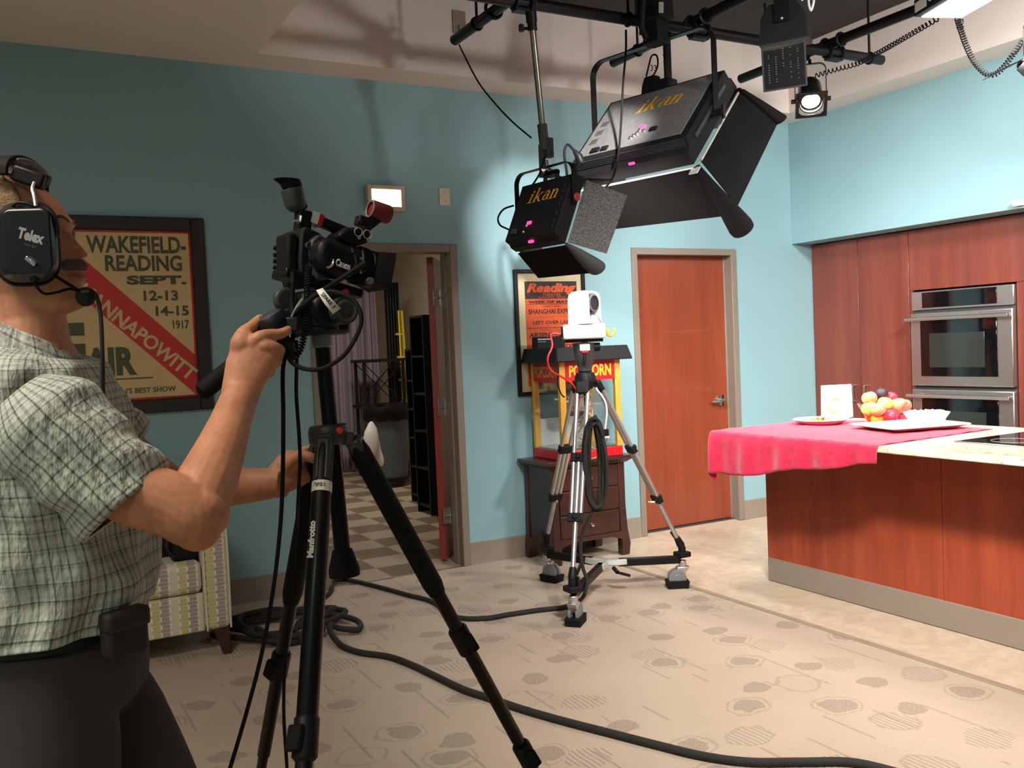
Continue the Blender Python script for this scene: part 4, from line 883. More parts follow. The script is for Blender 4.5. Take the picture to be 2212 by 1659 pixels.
T(b, 'F', (136, 824), (181, 697), yq, 0.04); T(b, 'AIR', (184, 815), (293, 748), yq, 0.05); T(b, "GREATER BOSTON'S BEST SHOW", (128, 859), (380, 833), yq, 0.02)
a = ony(205, 823, yq); c = ony(331, 817, yq); b.bx((a.x, yq, a.z), (c.x, yq-0.0005, a.z+0.007)); b.build('printed_lettering', M_PGRN, e)
b = MB(); a = ony(131, 615, yq); c = ony(398, 822, yq); d = V((c.x-a.x, 0, c.z-a.z)); L = d.length; d.normalize(); u = V((-d.z, 0, d.x)); text(b, 'QUANNAPOWITT', a, d, u, L*1.03, 0.095, 0, 0.03); b.build('band_lettering', M_PTAN, e)
MB().bx((x0+.07, Yw-0.020, z0+.07), (x1-.07, Yw-0.018, z1-.07)).build('glazing', MT['glass'], e)
# ---- theatre poster
e = thing('framed_poster', 'black-framed orange theatre poster with cream mat above the popcorn machine', 'poster', (3.35, Yw, 1.5))
x0, x1, z0, z1 = 3.068, 3.640, 1.108, 1.974
frame_box(MB(), x0, x1, z0, z1, 0.026, Yw-0.028, Yw-0.001).build('picture_frame', MT['black'], e, bevel=0.003)
MB().bx((x0+.024, Yw-0.010, z0+.024), (x1-.024, Yw-0.001, z1-.024)).build('cream_mat', mat('cream_mat_board', rgb(226, 206, 166), 0.7, var=0.04), e)
yp = Yw-0.0115
M_OR = mat('orange_print', rgb(232, 92, 38), 0.6); M_INK = mat('dark_ink', rgb(52, 34, 34), 0.6)
xa, xb = ony(1134, 640, yp).x, ony(1246, 640, yp).x; za, zb2 = 1.17, ony(1140, 608, yp).z; zm = ony(1140, 646, yp).z
MB().bx((xa, yp, za), (xb, Yw-.010, zb2)).build('poster_sheet', M_OR, e)
MB().bx((xa, yp-.001, zm), (xb, yp, zb2)).build('title_block', M_INK, e)
yq = yp-.002
b = MB(); T(b, 'Reading', (1138, 638), (1244, 611), yq, 0.05, 0.3); T(b, 'THEATRE', (1172, 640), (1212, 633), yq, 0.0, 0.3); T(b, 'READING, MASS.', (1163, 645), (1222, 640), yq); b.build('title_lettering', M_OR, e)
b = MB()
T(b, 'WEEK OF MAY 16', (1142, 656), (1243, 648), yq, 0.04); T(b, 'MONDAY - TUESDAY', (1172, 663), (1214, 660), yq); T(b, 'SHANGHAI EXPRESS', (1142, 679), (1246, 666), yq, 0.02)
T(b, 'Marlene Dietrich   Clive Brook', (1156, 685), (1232, 682), yq); T(b, 'LEFT OVER LADIES', (1152, 701), (1245, 691), yq, 0.02); T(b, 'CLAUDIA DELL - MARJORIE RAMBEAU', (1154, 707), (1238, 704), yq)
T(b, 'WEDNESDAY - THURSDAY', (1170, 714), (1216, 711), yq); T(b, 'ARSENE LUPIN', (1144, 730), (1238, 716), yq, 0.03); T(b, 'TWO', (1150, 754), (1190, 742), yq, 0.03); T(b, 'KINDS', (1196, 754), (1240, 742), yq, 0.03)
for py in (658, 710): a = ony(1140, py, yq); b.bx((xa+.01, yq, a.z), (xb-.01, yq+.0005, a.z+.003))
b.build('printed_lettering', M_INK, e)
MB().bx((x0+.024, Yw-.020, z0+.024), (x1-.024, Yw-.018, z1-.024)).build('glazing', MT['glass'], e)
# ---- lit sign box and switch plate
a, c = ony(790, 456, Yw), ony(867, 405, Yw)
e = thing('lit_sign_box', 'cream wall box with a bright white lit panel above the open doorway', 'sign', ((a.x+c.x)/2, Yw, (a.z+c.z)/2))
frame_box(MB(), a.x, c.x, a.z, c.z, 0.026, Yw-.055, Yw-.001).build('sign_case', mat('cream_case', rgb(196, 176, 152), 0.5), e, bevel=0.004)
MB().bx((a.x+.024, Yw-.048, a.z+.024), (c.x-.024, Yw-.030, c.z-.024)).build('lit_panel', emit('lit_white_panel', (1.0, 0.93, 0.85), 5), e)
a, c = ony(949, 444, Yw), ony(970, 407, Yw)
e = thing('wall_plate', 'beige blank wall plate right of the lit sign', 'plate', ((a.x+c.x)/2, Yw, (a.z+c.z)/2))
MB().bx((a.x, Yw-.008, a.z), (c.x, Yw-.0005, c.z)).build('plate', mat('beige_plate', rgb(204, 196, 172), 0.4), e, bevel=0.003)
q = MB()
for s in (.25, .75): q.cyl(((a.x+c.x)/2, Yw-.007, a.z+(c.z-a.z)*s), ((a.x+c.x)/2, Yw-.0095, a.z+(c.z-a.z)*s), .004, 8)
q.build('screw', MT['steel'], e)
# ================================================================== CHEST, POPCORN MACHINE
e = thing('chest_of_drawers', 'small dark brown three-drawer chest under the popcorn machine', 'chest', (3.37, 5.33, 0))
CX0, CX1, CY0, CY1, CZ = 3.085, 3.655, 5.165, 5.515, 0.685
MB().bx((CX0, CY0+.01, .14), (CX1, CY1, CZ-.03)).build('chest_body', MT['espresso'], e)
MB().loft([[V((CX0-.05*k, CY0-.045*k, z)), V((CX1+.05*k, CY0-.045*k, z)), V((CX1+.05*k, CY1+.01, z)), V((CX0-.05*k, CY1+.01, z))] for z, k in ((CZ-.05, .3), (CZ-.026, .95), (CZ-.022, 1.15), (CZ, 1.15))]).build('chest_top', MT['espresso'], e, angle=20, bevel=0.002)
for x, sgn in ((CX0, -1), (CX1, 1)):
    for y, sy in ((CY0, -1), (CY1-.03, 1)):
        pr = [(CZ-.05, 0.0), (.35, .0), (.18, .006), (.08, .018), (0.0, .012)]
        MB().loft([[V((x-sgn*.045, y+.0+(-d if sy < 0 else 0), z)), V((x+sgn*(.006+d), y+(-d if sy < 0 else 0), z)), V((x+sgn*(.006+d), y+.04, z)), V((x-sgn*.045, y+.04, z))] for z, d in pr]).build('leg', MT['espresso'], e, bevel=0.004)
for k, (z0, z1) in enumerate(((.165, .315), (.325, .475), (.485, .625))):
    d = MB().bx((CX0+.05, CY0-.002, z0), (CX1-.05, CY0+.015, z1)).build('drawer', MT['espresso'], e, bevel=0.004)
    MB().lathe([(0, .0), (.006, .0), (.006, .014), (.014, .020), (.012, .027), (0, .029)], ((CX0+CX1)/2, CY0-.002, (z0+z1)/2), (0, -1, 0), 16, False).build('knob', MT['chrome'], d)
MB().prism([(0, 0), (.57, 0), (.57, .07), (.45, .03), (.12, .03), (0, .07)], (CX0, CY0+.01, .165), (1, 0, 0), (0, 0, -1), -.02).build('apron', MT['espresso'], e)
e = thing('popcorn_machine', 'red and gold glass popcorn machine with black canopy on the dark chest', 'popcorn machine', (3.42, 5.35, CZ))
Z = CZ; PX0, PX1, PY0, PY1 = 3.150, 3.632, 5.128, 5.50
MB().bx((PX0, PY0, Z), (PX1, PY1, Z+.065)).build('base', MT['red'], e, bevel=0.006)
for x in (PX0, PX1-.045):
    for y in (PY0, PY1-.03): MB().bx((x, y, Z+.065), (x+.045, y+.03, 1.335)).build('corner_post', MT['gold'], e, bevel=0.003)
MB().bx((PX0+.045, PY0+.003, Z+.065), (PX1-.045, PY0+.007, 1.21)).build('front_pane', MT['glass'], e)
MB().bx((PX0+.003, PY0+.03, Z+.065), (PX0+.007, PY1-.03, 1.21)).build('side_pane', MT['glass'], e)
MB().bx((PX1-.007, PY0+.03, Z+.065), (PX1-.003, PY1-.03, 1.21)).build('side_pane', MT['glass'], e)
MB().bx((PX0+.045, PY1-.010, Z+.065), (PX1-.045, PY1-.006, 1.21)).build('rear_panel', MT['glass'], e)
MB().bx((PX0+.045, PY1-.012, Z+.075), (PX1-.045, PY1-.0105, Z+.26)).build('rear_board', mat('pale_grey_board', rgb(206, 210, 206), .5), e)
MB().bx((PX0+.02, PY0+.02, Z+.065), (PX1-.02, PY1-.02, Z+.075)).build('steel_tray', MT['steel'], e)
sg = MB().bx((PX0+.045, PY0+.001, 1.205), (PX1-.045, PY0+.010, 1.335)).build('front_sign', MT['red'], e)
b = MB(); text(b, 'POPCORN', (PX0+.075, PY0, 1.232), (1, 0, 0), (0, 0, 1), PX1-PX0-.15, .08, 0, 0.03); b.build('lettering', MT['yellow'], sg)
sg = MB().bx((PX0+.001, PY0+.03, 1.205), (PX0+.010, PY1-.03, 1.335)).build('side_sign', mat('dull_red_sign', rgb(190, 34, 34), 0.5), e)
b = MB(); text(b, 'POPCORN', (PX0, PY1-.045, 1.232), (0, -1, 0), (0, 0, 1), PY1-PY0-.09, .075, 0, 0.02); b.build('lettering', MT['gold'], sg)
MB().loft([[V((PX0-.045*k, PY0-.045*k, z)), V((PX1+.045*k, PY0-.045*k, z)), V((PX1+.045*k, PY1+.02*k, z)), V((PX0-.045*k, PY1+.02*k, z))] for z, k in ((1.335, 1.3), (1.342, 1.35), (1.428, .85), (1.43, .8))]).build('canopy', MT['black'], e, angle=20, bevel=0.003)
k_ = MB().lathe([(0, 0), (.07, 0), (.085, .02), (.085, .10), (.075, .11), (0, .115)], (PX0+.25, PY0+.16, 1.0), n=26).cyl((PX0+.25, PY0+.16, 1.11), (PX0+.25, PY0+.16, 1.335), .012, 10).cyl((PX0+.17, PY0+.16, 1.06), (PX0+.05, PY0+.16, 1.09), .007, 8); k_.build('kettle', MT['steel'], e)
# game box lying on the canopy
a = ony(1161, 751, 5.35); c = ony(1212, 735, 5.35)
e = thing('card_game_box', 'small black box with white lettering on top of the popcorn machine', 'box', ((a.x+c.x)/2, 5.38, 1.43))
MB().bx((a.x, 5.35, 1.4305), (c.x+.03, 5.42, 1.4305+.075)).build('box_body', MT['black'], e, bevel=0.001)
b = MB(); text(b, 'Cards Against Humanity', (a.x+.006, 5.3492, 1.483), (1, 0, 0), (0, 0, 1), .11, .013, 0, 0.02); text(b, 'second expansion', (a.x+.006, 5.3492, 1.470), (1, 0, 0), (0, 0, 1), .06, .007); b.build('lettering', MT['white'], e)
# ================================================================== SOFA
t = NT('capsule_weave_fabric'); uv = t.n('ShaderNodeTexCoord').outputs['Object']; g = t.n('ShaderNodeNewGeometry')
s3 = t.xyz(uv); nn = t.xyz(g.outputs['True Normal'])
fx = t.math('GREATER_THAN', t.math('ABSOLUTE', nn[0]), 0.7); fz = t.math('GREATER_THAN', t.math('ABSOLUTE', nn[2]), 0.7)
uu = t.math('ADD', t.math('MULTIPLY', s3[0], t.math('SUBTRACT', 1, fx)), t.math('MULTIPLY', s3[1], fx))
vv = t.math('ADD', t.math('MULTIPLY', s3[2], t.math('SUBTRACT', 1, fz)), t.math('MULTIPLY', s3[1], fz))
cw, chh = 0.043, 0.019
ci = t.math('FLOOR', t.math('DIVIDE', uu, cw)); cf = t.math('FRACT', t.math('DIVIDE', uu, cw))
v2 = t.math('ADD', t.math('DIVIDE', vv, chh), t.math('MULTIPLY', t.math('MODULO', t.math('ABSOLUTE', ci), 2), 0.0)); vf = t.math('FRACT', v2)
gap = t.math('GREATER_THAN', t.math('ADD', t.math('MULTIPLY', t.math('ABSOLUTE', t.math('SUBTRACT', vf, 0.5)), 0.9), t.math('MULTIPLY', t.math('POWER', t.math('ABSOLUTE', t.math('SUBTRACT', t.math('MULTIPLY', cf, 2), 1)), 6), 0.25)), 0.40)
col = t.math('MODULO', t.math('ADD', ci, 300), 3)
c1_ = t.mix(t.math('GREATER_THAN', col, 0.5), rgb(196, 192, 140), rgb(168, 156, 154)); c2_ = t.mix(t.math('GREATER_THAN', col, 1.5), c1_, rgb(214, 208, 186))
even = t.math('GREATER_THAN', t.math('MODULO', t.math('FLOOR', t.math('ADD', t.math('DIVIDE', vv, chh), 600)), 2), 0.5)
wd = t.math('MULTIPLY', t.math('LESS_THAN', t.math('ABSOLUTE', t.math('SUBTRACT', cf, 0.0)), 0.16), even)
cc_ = t.mix(wd, c2_, rgb(244, 240, 222)); cc_ = t.mix(t.math('MULTIPLY', gap, 0.8), cc_, rgb(226, 220, 190))
t.set(color=cc_, rough=0.9, spec=0.1, sheen=0.3); t.bump(t.noise(t.coord('Object'), 500, 2), 0.2, 0.002); M_SOFA = t.m
e = thing('sofa', 'cream, grey and olive capsule-patterned sofa against the teal wall', 'sofa', (0.15, 5.08, 0))
AX0, AX1, AY0, AY1 = 0.785, 0.908, 4.65, 5.50
def cush(name, x0, x1, y0, y1, z0, z1, rad, m=M_SOFA): return MB().bx((x0, y0, z0), (x1, y1, z1)).build(name, m, e, bevel=rad, seg=4)
cush('base', -0.56, AX0, 4.67, 5.48, .125, .315, .012); cush('seat_cushion', .115, AX0-.004, 4.655, 5.30, .318, .475, .035); cush('seat_cushion', -.555, .110, 4.655, 5.30, .318, .475, .035)
for x0 in (AX0, -0.683): cush('armrest', x0, x0+.123, AY0, AY1, .125, .645, .035)
cush('backrest', -0.56, AX0, 5.30, 5.52, .30, .86, .05); cush('back_cushion', .12, AX0-.01, 5.16, 5.33, .46, .88, .06); cush('back_cushion', -.55, .105, 5.16, 5.33, .46, .88, .06)
b = MB()
for zz in ((.135, .64),): b.tube(smoothpts([(AX0+.006, AY0-.001, .13), (AX0+.006, AY0-.001, .60), (AX0+.03, AY0-.001, .637), (AX1-.03, AY0-.001, .637), (AX1-.006, AY0-.001, .60), (AX1-.006, AY0-.001, .13)], 5), .005, 6)
b.build('piping', M_SOFA, e)
for x in (.86, -.64):
    for y, dy in ((4.70, -.03), (5.42, .02)): MB().loft([[V((x-r+o, y-r+q, z)), V((x+r+o, y-r+q, z)), V((x+r+o, y+r+q, z)), V((x-r+o, y+r+q, z))] for z, r, o, q in ((.127, .036, 0, 0), (0, .020, .02 if x > 0 else -.02, dy))]).build('leg', MT['espresso'], e, bevel=.003)
rr = random.Random(11)
def lump(name, c, r, label, cat, m, n=9, vox=.018, zmin=.4765):
    b = MB()
    for i in range(n):
        o = V((rr.uniform(-.6, .6)*r[0], rr.uniform(-.6, .6)*r[1], rr.uniform(-.35, .3)*r[2])); b.ball(V(c)+o, (r[0]*rr.uniform(.45, .6), r[1]*rr.uniform(.45, .6), r[2]*rr.uniform(.5, .75)), 14, 9)
    for v in b.v: v.z = max(v.z, zmin)
    return tag(b.build(name, m, remesh=vox, smooth_it=3), label, cat)
M_NYLON = mat('black_nylon', rgb(26, 26, 28), 0.55, bump=0.6, bscale=35)
lump('duffel_bag', (.50, 4.86, .57), (.22, .14, .13), 'black soft bag slumped on the sofa seat beside the man', 'bag', M_NYLON)
e3 = thing('camera_bag', 'small black case at the right end of the sofa seat by the armrest', 'bag', (.715, 4.78, .4765))
MB().bx((.655, 4.71, .4765), (.775, 4.84, .60)).build('case_body', MT['black'], e3, bevel=.015)
MB().tube(smoothpts([(.66, 4.70, .50), (.63, 4.70, .56), (.66, 4.72, .61), (.72, 4.72, .625), (.77, 4.72, .60)], 5), .006, 6).build('strap', M_NYLON, e3)
# ================================================================== STORE ROOM CONTENTS (seen through the open doorway)
t = NT('mauve_curtain_cloth'); t.set(color=rgb(150, 136, 150), rough=0.85, sheen=0.2); M_CURT = t.m
a = onz(700, 1022); c = onz(800, 1024)
cy = 10.9; xa, xb = at(655, 900, 11.3).x, at(838, 900, 11.3).x
tag(MB().grid(lambda u, v: V((xa+(xb-xa)*u, cy+.05*math.sin(u*62)*(1-.3*v)+.02*math.sin(u*151), .03+2.55*v)), 160, 10).build('curtain', M_CURT, angle=0, solid=.004), 'long mauve-grey curtain hanging in folds in the store room', 'curtain')
tag(MB().cyl((xa-.2, cy, 2.6), (xb+.2, cy, 2.6), .018, 10).build('curtain_rod', MT['black']), 'curtain rod high in the store room', 'rod')
tc_ = onz(865, 1052); tc_ = V((tc_.x-0.02, tc_.y+.22, 0))
e = thing('trash_can', 'round grey trash can with black liner on a wheeled dolly in the store room', 'trash can', tc_)
ht = .86
MB().lathe([(0, .10), (.19, .10), (.245, ht-.06), (.262, ht-.05), (.262, ht-.015), (.250, ht), (.24, ht-.01), (.185, .13), (0, .13)], tc_, n=36, caps=False).build('can_body', mat('slate_grey_plastic', rgb(84, 92, 100), 0.55), e)
b = MB(); b.lathe([(.268, ht-.14), (.272, ht-.02), (.262, ht+.015), (.235, ht+.010), (.22, ht-.10)], tc_, n=30, caps=False)
for v in b.v: v.z += .012*math.sin(math.atan2(v.y-tc_.y, v.x-tc_.x)*9)
b.build('bin_liner', mat('black_bin_liner', rgb(14, 14, 16), 0.5, spec=.25), e, solid=.003)
MB().lathe([(0, .06), (.20, .06), (.215, .075), (.215, .10), (0, .10)], tc_, n=30).build('dolly', MT['black'], e)
for k in range(4):
    a_ = k*PI/2+.5; p = tc_+V((.17*math.cos(a_), .17*math.sin(a_), .03)); MB().cyl(p-V((.012, 0, 0)), p+V((.012, 0, 0)), .03, 16).box(p+V((0, 0, .025)), (.035, .03, .03)).build('caster', MT['darkgrey'], e)
def bookcase(x0, y0, y1, h, label, dep=.32):
    e = thing('bookcase', label, 'bookcase', (x0+dep/2, (y0+y1)/2, 0), 'black bookcases in the store room')
    b = MB().bx((x0, y0, 0), (x0+dep, y0+.02, h)).bx((x0, y1-.02, 0), (x0+dep, y1, h)).bx((x0+dep-.01, y0+.02, 0), (x0+dep, y1-.02, h)).bx((x0, y0+.02, h-.02), (x0+dep-.01, y1-.02, h)); b.build('carcass', MT['black'], e)
    for k in range(5):
        z = .06+k*(h-.1)/5; MB().bx((x0+.003, y0+.02, z), (x0+dep-.01, y1-.02, z+.02)).build('shelf', MT['black'], e)
p = onz(932, 1114); bookcase(p.x, p.y, p.y+.30, 1.76, 'tall black bookcase just beyond the open store room door')
p = onz(907, 1088); bookcase(p.x, p.y, p.y+.20, 1.47, 'lower black bookcase with open shelves beside the trash can')
e = thing('metal_rack', 'black metal rack with crossed braces behind the trash can', 'rack', at(835, 1000, 10.9))
q0, q1 = at(786, 780, 10.7), at(884, 780, 10.7); zt = q0.z; y0_, y1_ = q0.y, q0.y+.30; xs_ = (q0.x, q1.x+.02)
for x in xs_:
    for y in (y0_, y1_): MB().bx((x-.016, y-.016, 0), (x+.016, y+.016, zt)).build('post', MT['black'], e)
for z in (zt-.02, zt-.55, .25): MB().bx((xs_[0]-.05, y0_-.03, z), (xs_[1]+.05, y1_+.03, z+.035)).build('shelf', MT['black'], e)
for y in (y0_, y1_): MB().bar((xs_[0], y, zt-.52), (xs_[1], y, zt-.03), .016, .008).bar((xs_[1], y, zt-.52), (xs_[0], y, zt-.03), .016, .008).build('cross_brace', MT['black'], e)
a = at(848, 700, 11.4); tag(MB().grid(lambda u, v: V((a.x-.085+.17*u, a.y+.03*math.sin(u*30), .05+2.25*v)), 40, 6).build('black_drape', M_NYLON, angle=0, solid=.01), 'dark drape hanging beside the mauve curtain in the store room', 'drape')
a = at(877, 800, 11.3); e = thing('step_ladder', 'folded yellow ladder standing by the store room wall', 'ladder', (a.x, a.y, 0))
for s in (-.05, .03): MB().bar((a.x+s, a.y, 0), (a.x+s*.5+.01, a.y+.12, 1.95), .02, .04).build('ladder_rail', MT['yellow'], e)
for k in range(6): MB().bx((a.x-.06, a.y-.0+.12*k/6, .25+.28*k), (a.x+.04, a.y+.05+.12*k/6, .275+.28*k)).build('rung', MT['yellow'], e)
p = at(814, 975, 9.9)
lump('plastic_bag', (p.x, p.y, .43), (.15, .08, .30), 'white plastic bag hanging beside the grey trash can', 'bag', mat('white_thin_plastic', rgb(214, 212, 208), 0.4), 8, .02, .03)
# ================================================================== CABLES ON THE CARPET
def fl(px, py, z): 
    q = onz(px, py, 0); q.z = z; return q
M_SLEEVE = mat('black_sleeved_cable', rgb(34, 31, 28), 0.8, bump=0.5, bscale=220)
r_ = .0135
cable('floor_cable', [fl(668, 1312, .05), fl(700, 1296, .014), fl(716, 1280, .014), fl(719, 1262, .014), fl(740, 1257, .014), fl(775, 1262, .014), fl(830, 1276, .014), fl(880, 1290, .014), fl(930, 1303, .014), fl(960, 1322, .014), fl(992, 1340, .014), fl(1050, 1341, .014), fl(1100, 1333, .014), fl(1160, 1324, .014), fl(1215, 1318, .014), fl(1238, 1316, .03)], r_, 'black sleeved cable from the doorway to the dolly of the silver tripod', M_SLEEVE, 6, 10)
cable('floor_cable', [fl(655, 1400, .04), fl(640, 1385, .055), fl(660, 1360, .06), fl(720, 1350, .055), fl(772, 1357, .04), fl(776, 1372, .03), fl(735, 1376, .045), fl(715, 1372, .055), fl(718, 1388, .04), fl(740, 1402, .015), fl(780, 1416, .014), fl(840, 1425, .014), fl(890, 1443, .014), fl(940, 1467, .014), fl(1000, 1496, .014), fl(1060, 1516, .014), fl(1130, 1540, .014), fl(1220, 1566, .014), fl(1320, 1592, .014), fl(1420, 1618, .014), fl(1520, 1642, .014), fl(1620, 1655, .014), fl(1740, 1655, .014), fl(1850, 1657, .014), fl(1980, 1690, .014)], .0155, 'thick black cable running from the coil across the carpet to the lower right', M_SLEEVE, 6, 10)
cc0 = onz(615, 1365); pts = []
for k in range(46):
    a_ = k*2*PI/11.3; rk = .27+.06*math.sin(k*1.7)-.02*(k/11); pts.append(cc0+V((rk*1.12*math.cos(a_)+.03*math.sin(k*.9), rk*1.0*math.sin(a_)+.03*math.cos(k*.7), .016+.0011*k+.012*abs(math.sin(k*.8)))))
tag(MB().tube(smoothpts(pts, 5), .015, 8).build('cable_coil', M_SLEEVE), 'heap of coiled black cable on the carpet beside the sofa', 'cable')
# ================================================================== SILVER TRIPOD ON A WHEELED DOLLY WITH THE WHITE REMOTE CAMERA
FA, FB_, FC_ = V((2.49, 4.01, 0)), V((3.408, 4.261, 0)), V((2.856, 4.887, 0))
hub = onz(1306, 1216, .165); hub.z = .165
dol = thing('tripod_dolly', 'black three-armed wheeled dolly under the silver tripod', 'dolly', (hub.x, hub.y, 0))
b = MB()
for p in (FA, FB_, FC_):
    d = (V((p.x, p.y, 0))-V((hub.x, hub.y, 0))).normalized(); s = V((-d.y, d.x, 0))
    b.loft([[hub+d*r+s*w_+V((0, 0, z)) for w_, z in ((-.5*k, -.012), (.5*k, -.012), (.5*k*.7, .022), (-.5*k*.7, .022))] for r, k in ((0, .05), (.07, .085), (.13, .055))])
b.build('hub_casting', mat('pale_grey_casting', rgb(176, 180, 172), 0.45, 0.2), dol, bevel=.006)
for p in (FA, FB_, FC_):
    P = V((p.x, p.y, .165)); d = (P-hub).normalized(); s = V((-d.y, d.x, 0))
    arm = MB().bar(hub+d*.08, P-d*.01, .036, .044).build('arm', MT['blackm'], dol, bevel=.004)
    MB().box(P+V((0, 0, .03)), (.075, .075, .03)).cyl(P+V((0, 0, .03)), P+V((0, 0, .075)), .022, 12).box(P+V((0, 0, .06))+s*.03, (.014, .02, .07)).build('foot_clamp', MT['black'], dol, bevel=.004)
    k = MB().cyl(P-V((0, 0, .005)), P-V((0, 0, .045)), .024, 14)
    w_ = s if p is not FB_ else d
    k.loft([[P+V((0, 0, -.04-.06*t_))+d*(x*(1-.3*t_)-.03*t_)+s*y for x, y in ((-.035, -.026), (.04, -.026), (.04, .026), (-.035, .026))] for t_ in (0, .5, 1)])
    k.build('caster_fork', MT['alu'], dol, bevel=.005)
    wc = P-d*.035; wc.z = .058
    for sg in (-1, 1): MB().lathe([(0, -.010), (.022, -.011), (.026, -.008), (.040, -.009), (.052, -.007), (.052, .007), (.040, .009), (.026, .008), (.022, .011), (0, .010)], wc+s*sg*.020, s, 28, False).build('wheel', MT['grey'], dol)
    MB().loft([[wc+V((0, 0, z))+d*x+s*y for x, y in ((-a_, -.042), (a_, -.042), (a_, .042), (-a_, .042))] for z, a_ in ((-.056, .060), (-.03, .064), (-.02, .068), (-.012, .064))]).build('wheel_guard', MT['rubber'], dol, bevel=.003)
q = hub+V((.02, -.10, -.04)); MB().cyl(hub+V((.02, -.06, -.02)), q, .012, 10).bar(q, q+V((.07, -.02, -.025)), .022, .014).build('locking_lever', MT['black'], dol)
AP = at(1264, 812, 5.2)
tr = thing('tripod', 'silver two-stage tripod carrying the white remote camera', 'tripod', AP)
MB().lathe([(0, -.075), (.035, -.075), (.05, -.06), (.062, -.03), (.058, .0), (.05, .02), (0, .02)], AP, (0, 0, 1), 24).build('crown', MT['black'], tr, bevel=.003, angle=25)
for p in (FA, FB_, FC_):
    F = V((p.x, p.y, .235)); dh = V((p.x-AP.x, p.y-AP.y, 0)).normalized(); s = V((-dh.y, dh.x, 0))
    T0 = AP+dh*.065+V((0, 0, -.03)); ax = (F-T0); L = ax.length; ax.normalize()
    MB().box(T0+ax*.035, (.074, .030, .075), Mx((s, ax.cross(s), -ax)).transposed()).build('hinge_shoulder', MT['black'], tr, bevel=.008)
    up = MB()
    for sg in (-1, 1): up.cyl(T0+ax*.06+s*sg*.030, T0+ax*.70*L+s*sg*.026, .0115, 14)
    lg = up.build('upper_leg_tube', MT['alu'], tr)
    MB().cyl(T0+ax*.38*L, F, .0125, 14).build('lower_leg_tube', MT['alu'], tr)
    for f_ in (.40, .70):
        c = T0+ax*f_*L; R_ = Mx((s, ax.cross(s), -ax)).transposed()
        MB().box(c, (.085, .036, .05), R_).cyl(c, c+ax.cross(s)*.035, .013, 10).build('leg_collar', MT['black'], tr, bevel=.006)
    c = T0+ax*.72*L; MB().cyl(c, c-dh*.05+s*.02, .006, 8).ball(c-dh*.055+s*.02, .010, 8, 6).build('brass_knob', MT['brass'], tr)
    MB().tube([F-ax*.07, F-ax*.02, F+V((0, 0, .0))], [.018, .024, .020], 12).bar(F-ax*.03+s*.02, F-ax*.10+s*.045, .014, .014).build('foot', MT['black'], tr, bevel=.003)
# spreader block hanging below the crown
MB().cyl(AP-V((0, 0, .07)), AP-V((0, 0, .26)), .012, 10).build('centre_post', MT['black'], tr)
# fluid head
HC = AP+V((0, 0, .115))
hd = thing('fluid_head', 'dark grey rounded fluid head between the silver tripod and white camera', 'head', AP+V((0, 0, .02)))
MB().lathe([(0, -.095), (.033, -.095), (.040, -.085), (.038, -.07), (.046, -.05), (.055, -.01), (.060, .03), (.062, .07), (0, .075)], HC, (0, 0, 1), 30).build('head_body', MT['darkgrey'], hd)
rt = V((RGT.x, RGT.y, 0)).normalized(); fw = V((FWD.x, FWD.y, 0)).normalized(); R4 = Mx((rt, fw, V((0, 0, 1)))).transposed()
MB().box(HC-fw*.060+V((-.0, 0, .045)), (.055, .006, .035), R4).build('level_window', MT['whitepaint'], hd)
MB().box(HC-fw*.0605+V((0, 0, .022)), (.035, .008, .012), R4).build('red_mark', MT['red'], hd)
MB().bar(HC-fw*.056+V((0, 0, .01)), HC-fw*.066+V((0, 0, -.05))-rt*.01, .014, .014).build('lock_lever', MT['black'], hd, bevel=.003)
MB().cyl(HC+rt*.055+V((0, 0, .045)), HC+rt*.090+V((0, 0, .045)), .024, 16).build('tension_knob', MT['black'], hd, bevel=.003)
MB().box(HC+V((0, 0, .083)), (.21, .09, .018), R4).build('mount_plate', MT['black'], hd, bevel=.003)
# white remote camera
BC = HC+V((0, 0, .092))
rc = thing('remote_camera', 'white remote-control dome camera on top of the silver tripod', 'camera', BC)
MB().box(BC+V((0, 0, .042))+rt*.0, (.235, .17, .082), R4).build('camera_base', MT['white'], rc, bevel=.012, seg=3)
MB().box(BC+V((0, 0, .045))-rt*.112, (.02, .14, .06), R4).build('connector_panel', MT['black'], rc, bevel=.003)
MB().cyl(BC+rt*.1165-fw*.05+V((0, 0, .04)), BC+rt*.119-fw*.05+V((0, 0, .04)), .006, 10).build('screw_hole', MT['black'], rc)
ld = (rt*.78-fw*.62).normalized(); ls = ld.cross(V((0, 0, 1))).normalized(); DC = BC+V((0, 0, .083))+rt*.01
def dome(r0, phi0, phi1, z0, z1, n=26):
    """shell sector of a rounded drum, angles measured from the lens direction"""
    prof = [(z0, r0), (z0+(z1-z0)*.75, r0*.97), (z0+(z1-z0)*.90, r0*.90), (z0+(z1-z0)*.97, r0*.74), (z1, r0*.45)]
    rings = []
    for z, r in prof: rings.append([DC+V((0, 0, z))+(ld*math.cos(phi0+(phi1-phi0)*i/n)+ls*math.sin(phi0+(phi1-phi0)*i/n))*r for i in range(n+1)]+[DC+V((0, 0, z))+ld*(-.00)])
    return rings
MB().loft(dome(.094, math.radians(38), math.radians(322), .004, .185)).build('dome_shell', MT['white'], rc, angle=50)
MB().lathe([(0, .0), (.094, .0), (.090, .02), (.075, .045), (.06, .05), (0, .05)], DC, (0, 0, 1), 36).build('pan_base', mat('pale_grey_shell', rgb(170, 164, 166), 0.45), rc)
lens_c = DC+V((0, 0, .115))+ld*.03
MB().tube([lens_c-ld*.06, lens_c+ld*.035], .052, 28).build('lens_barrel', MT['darkgrey'], rc)
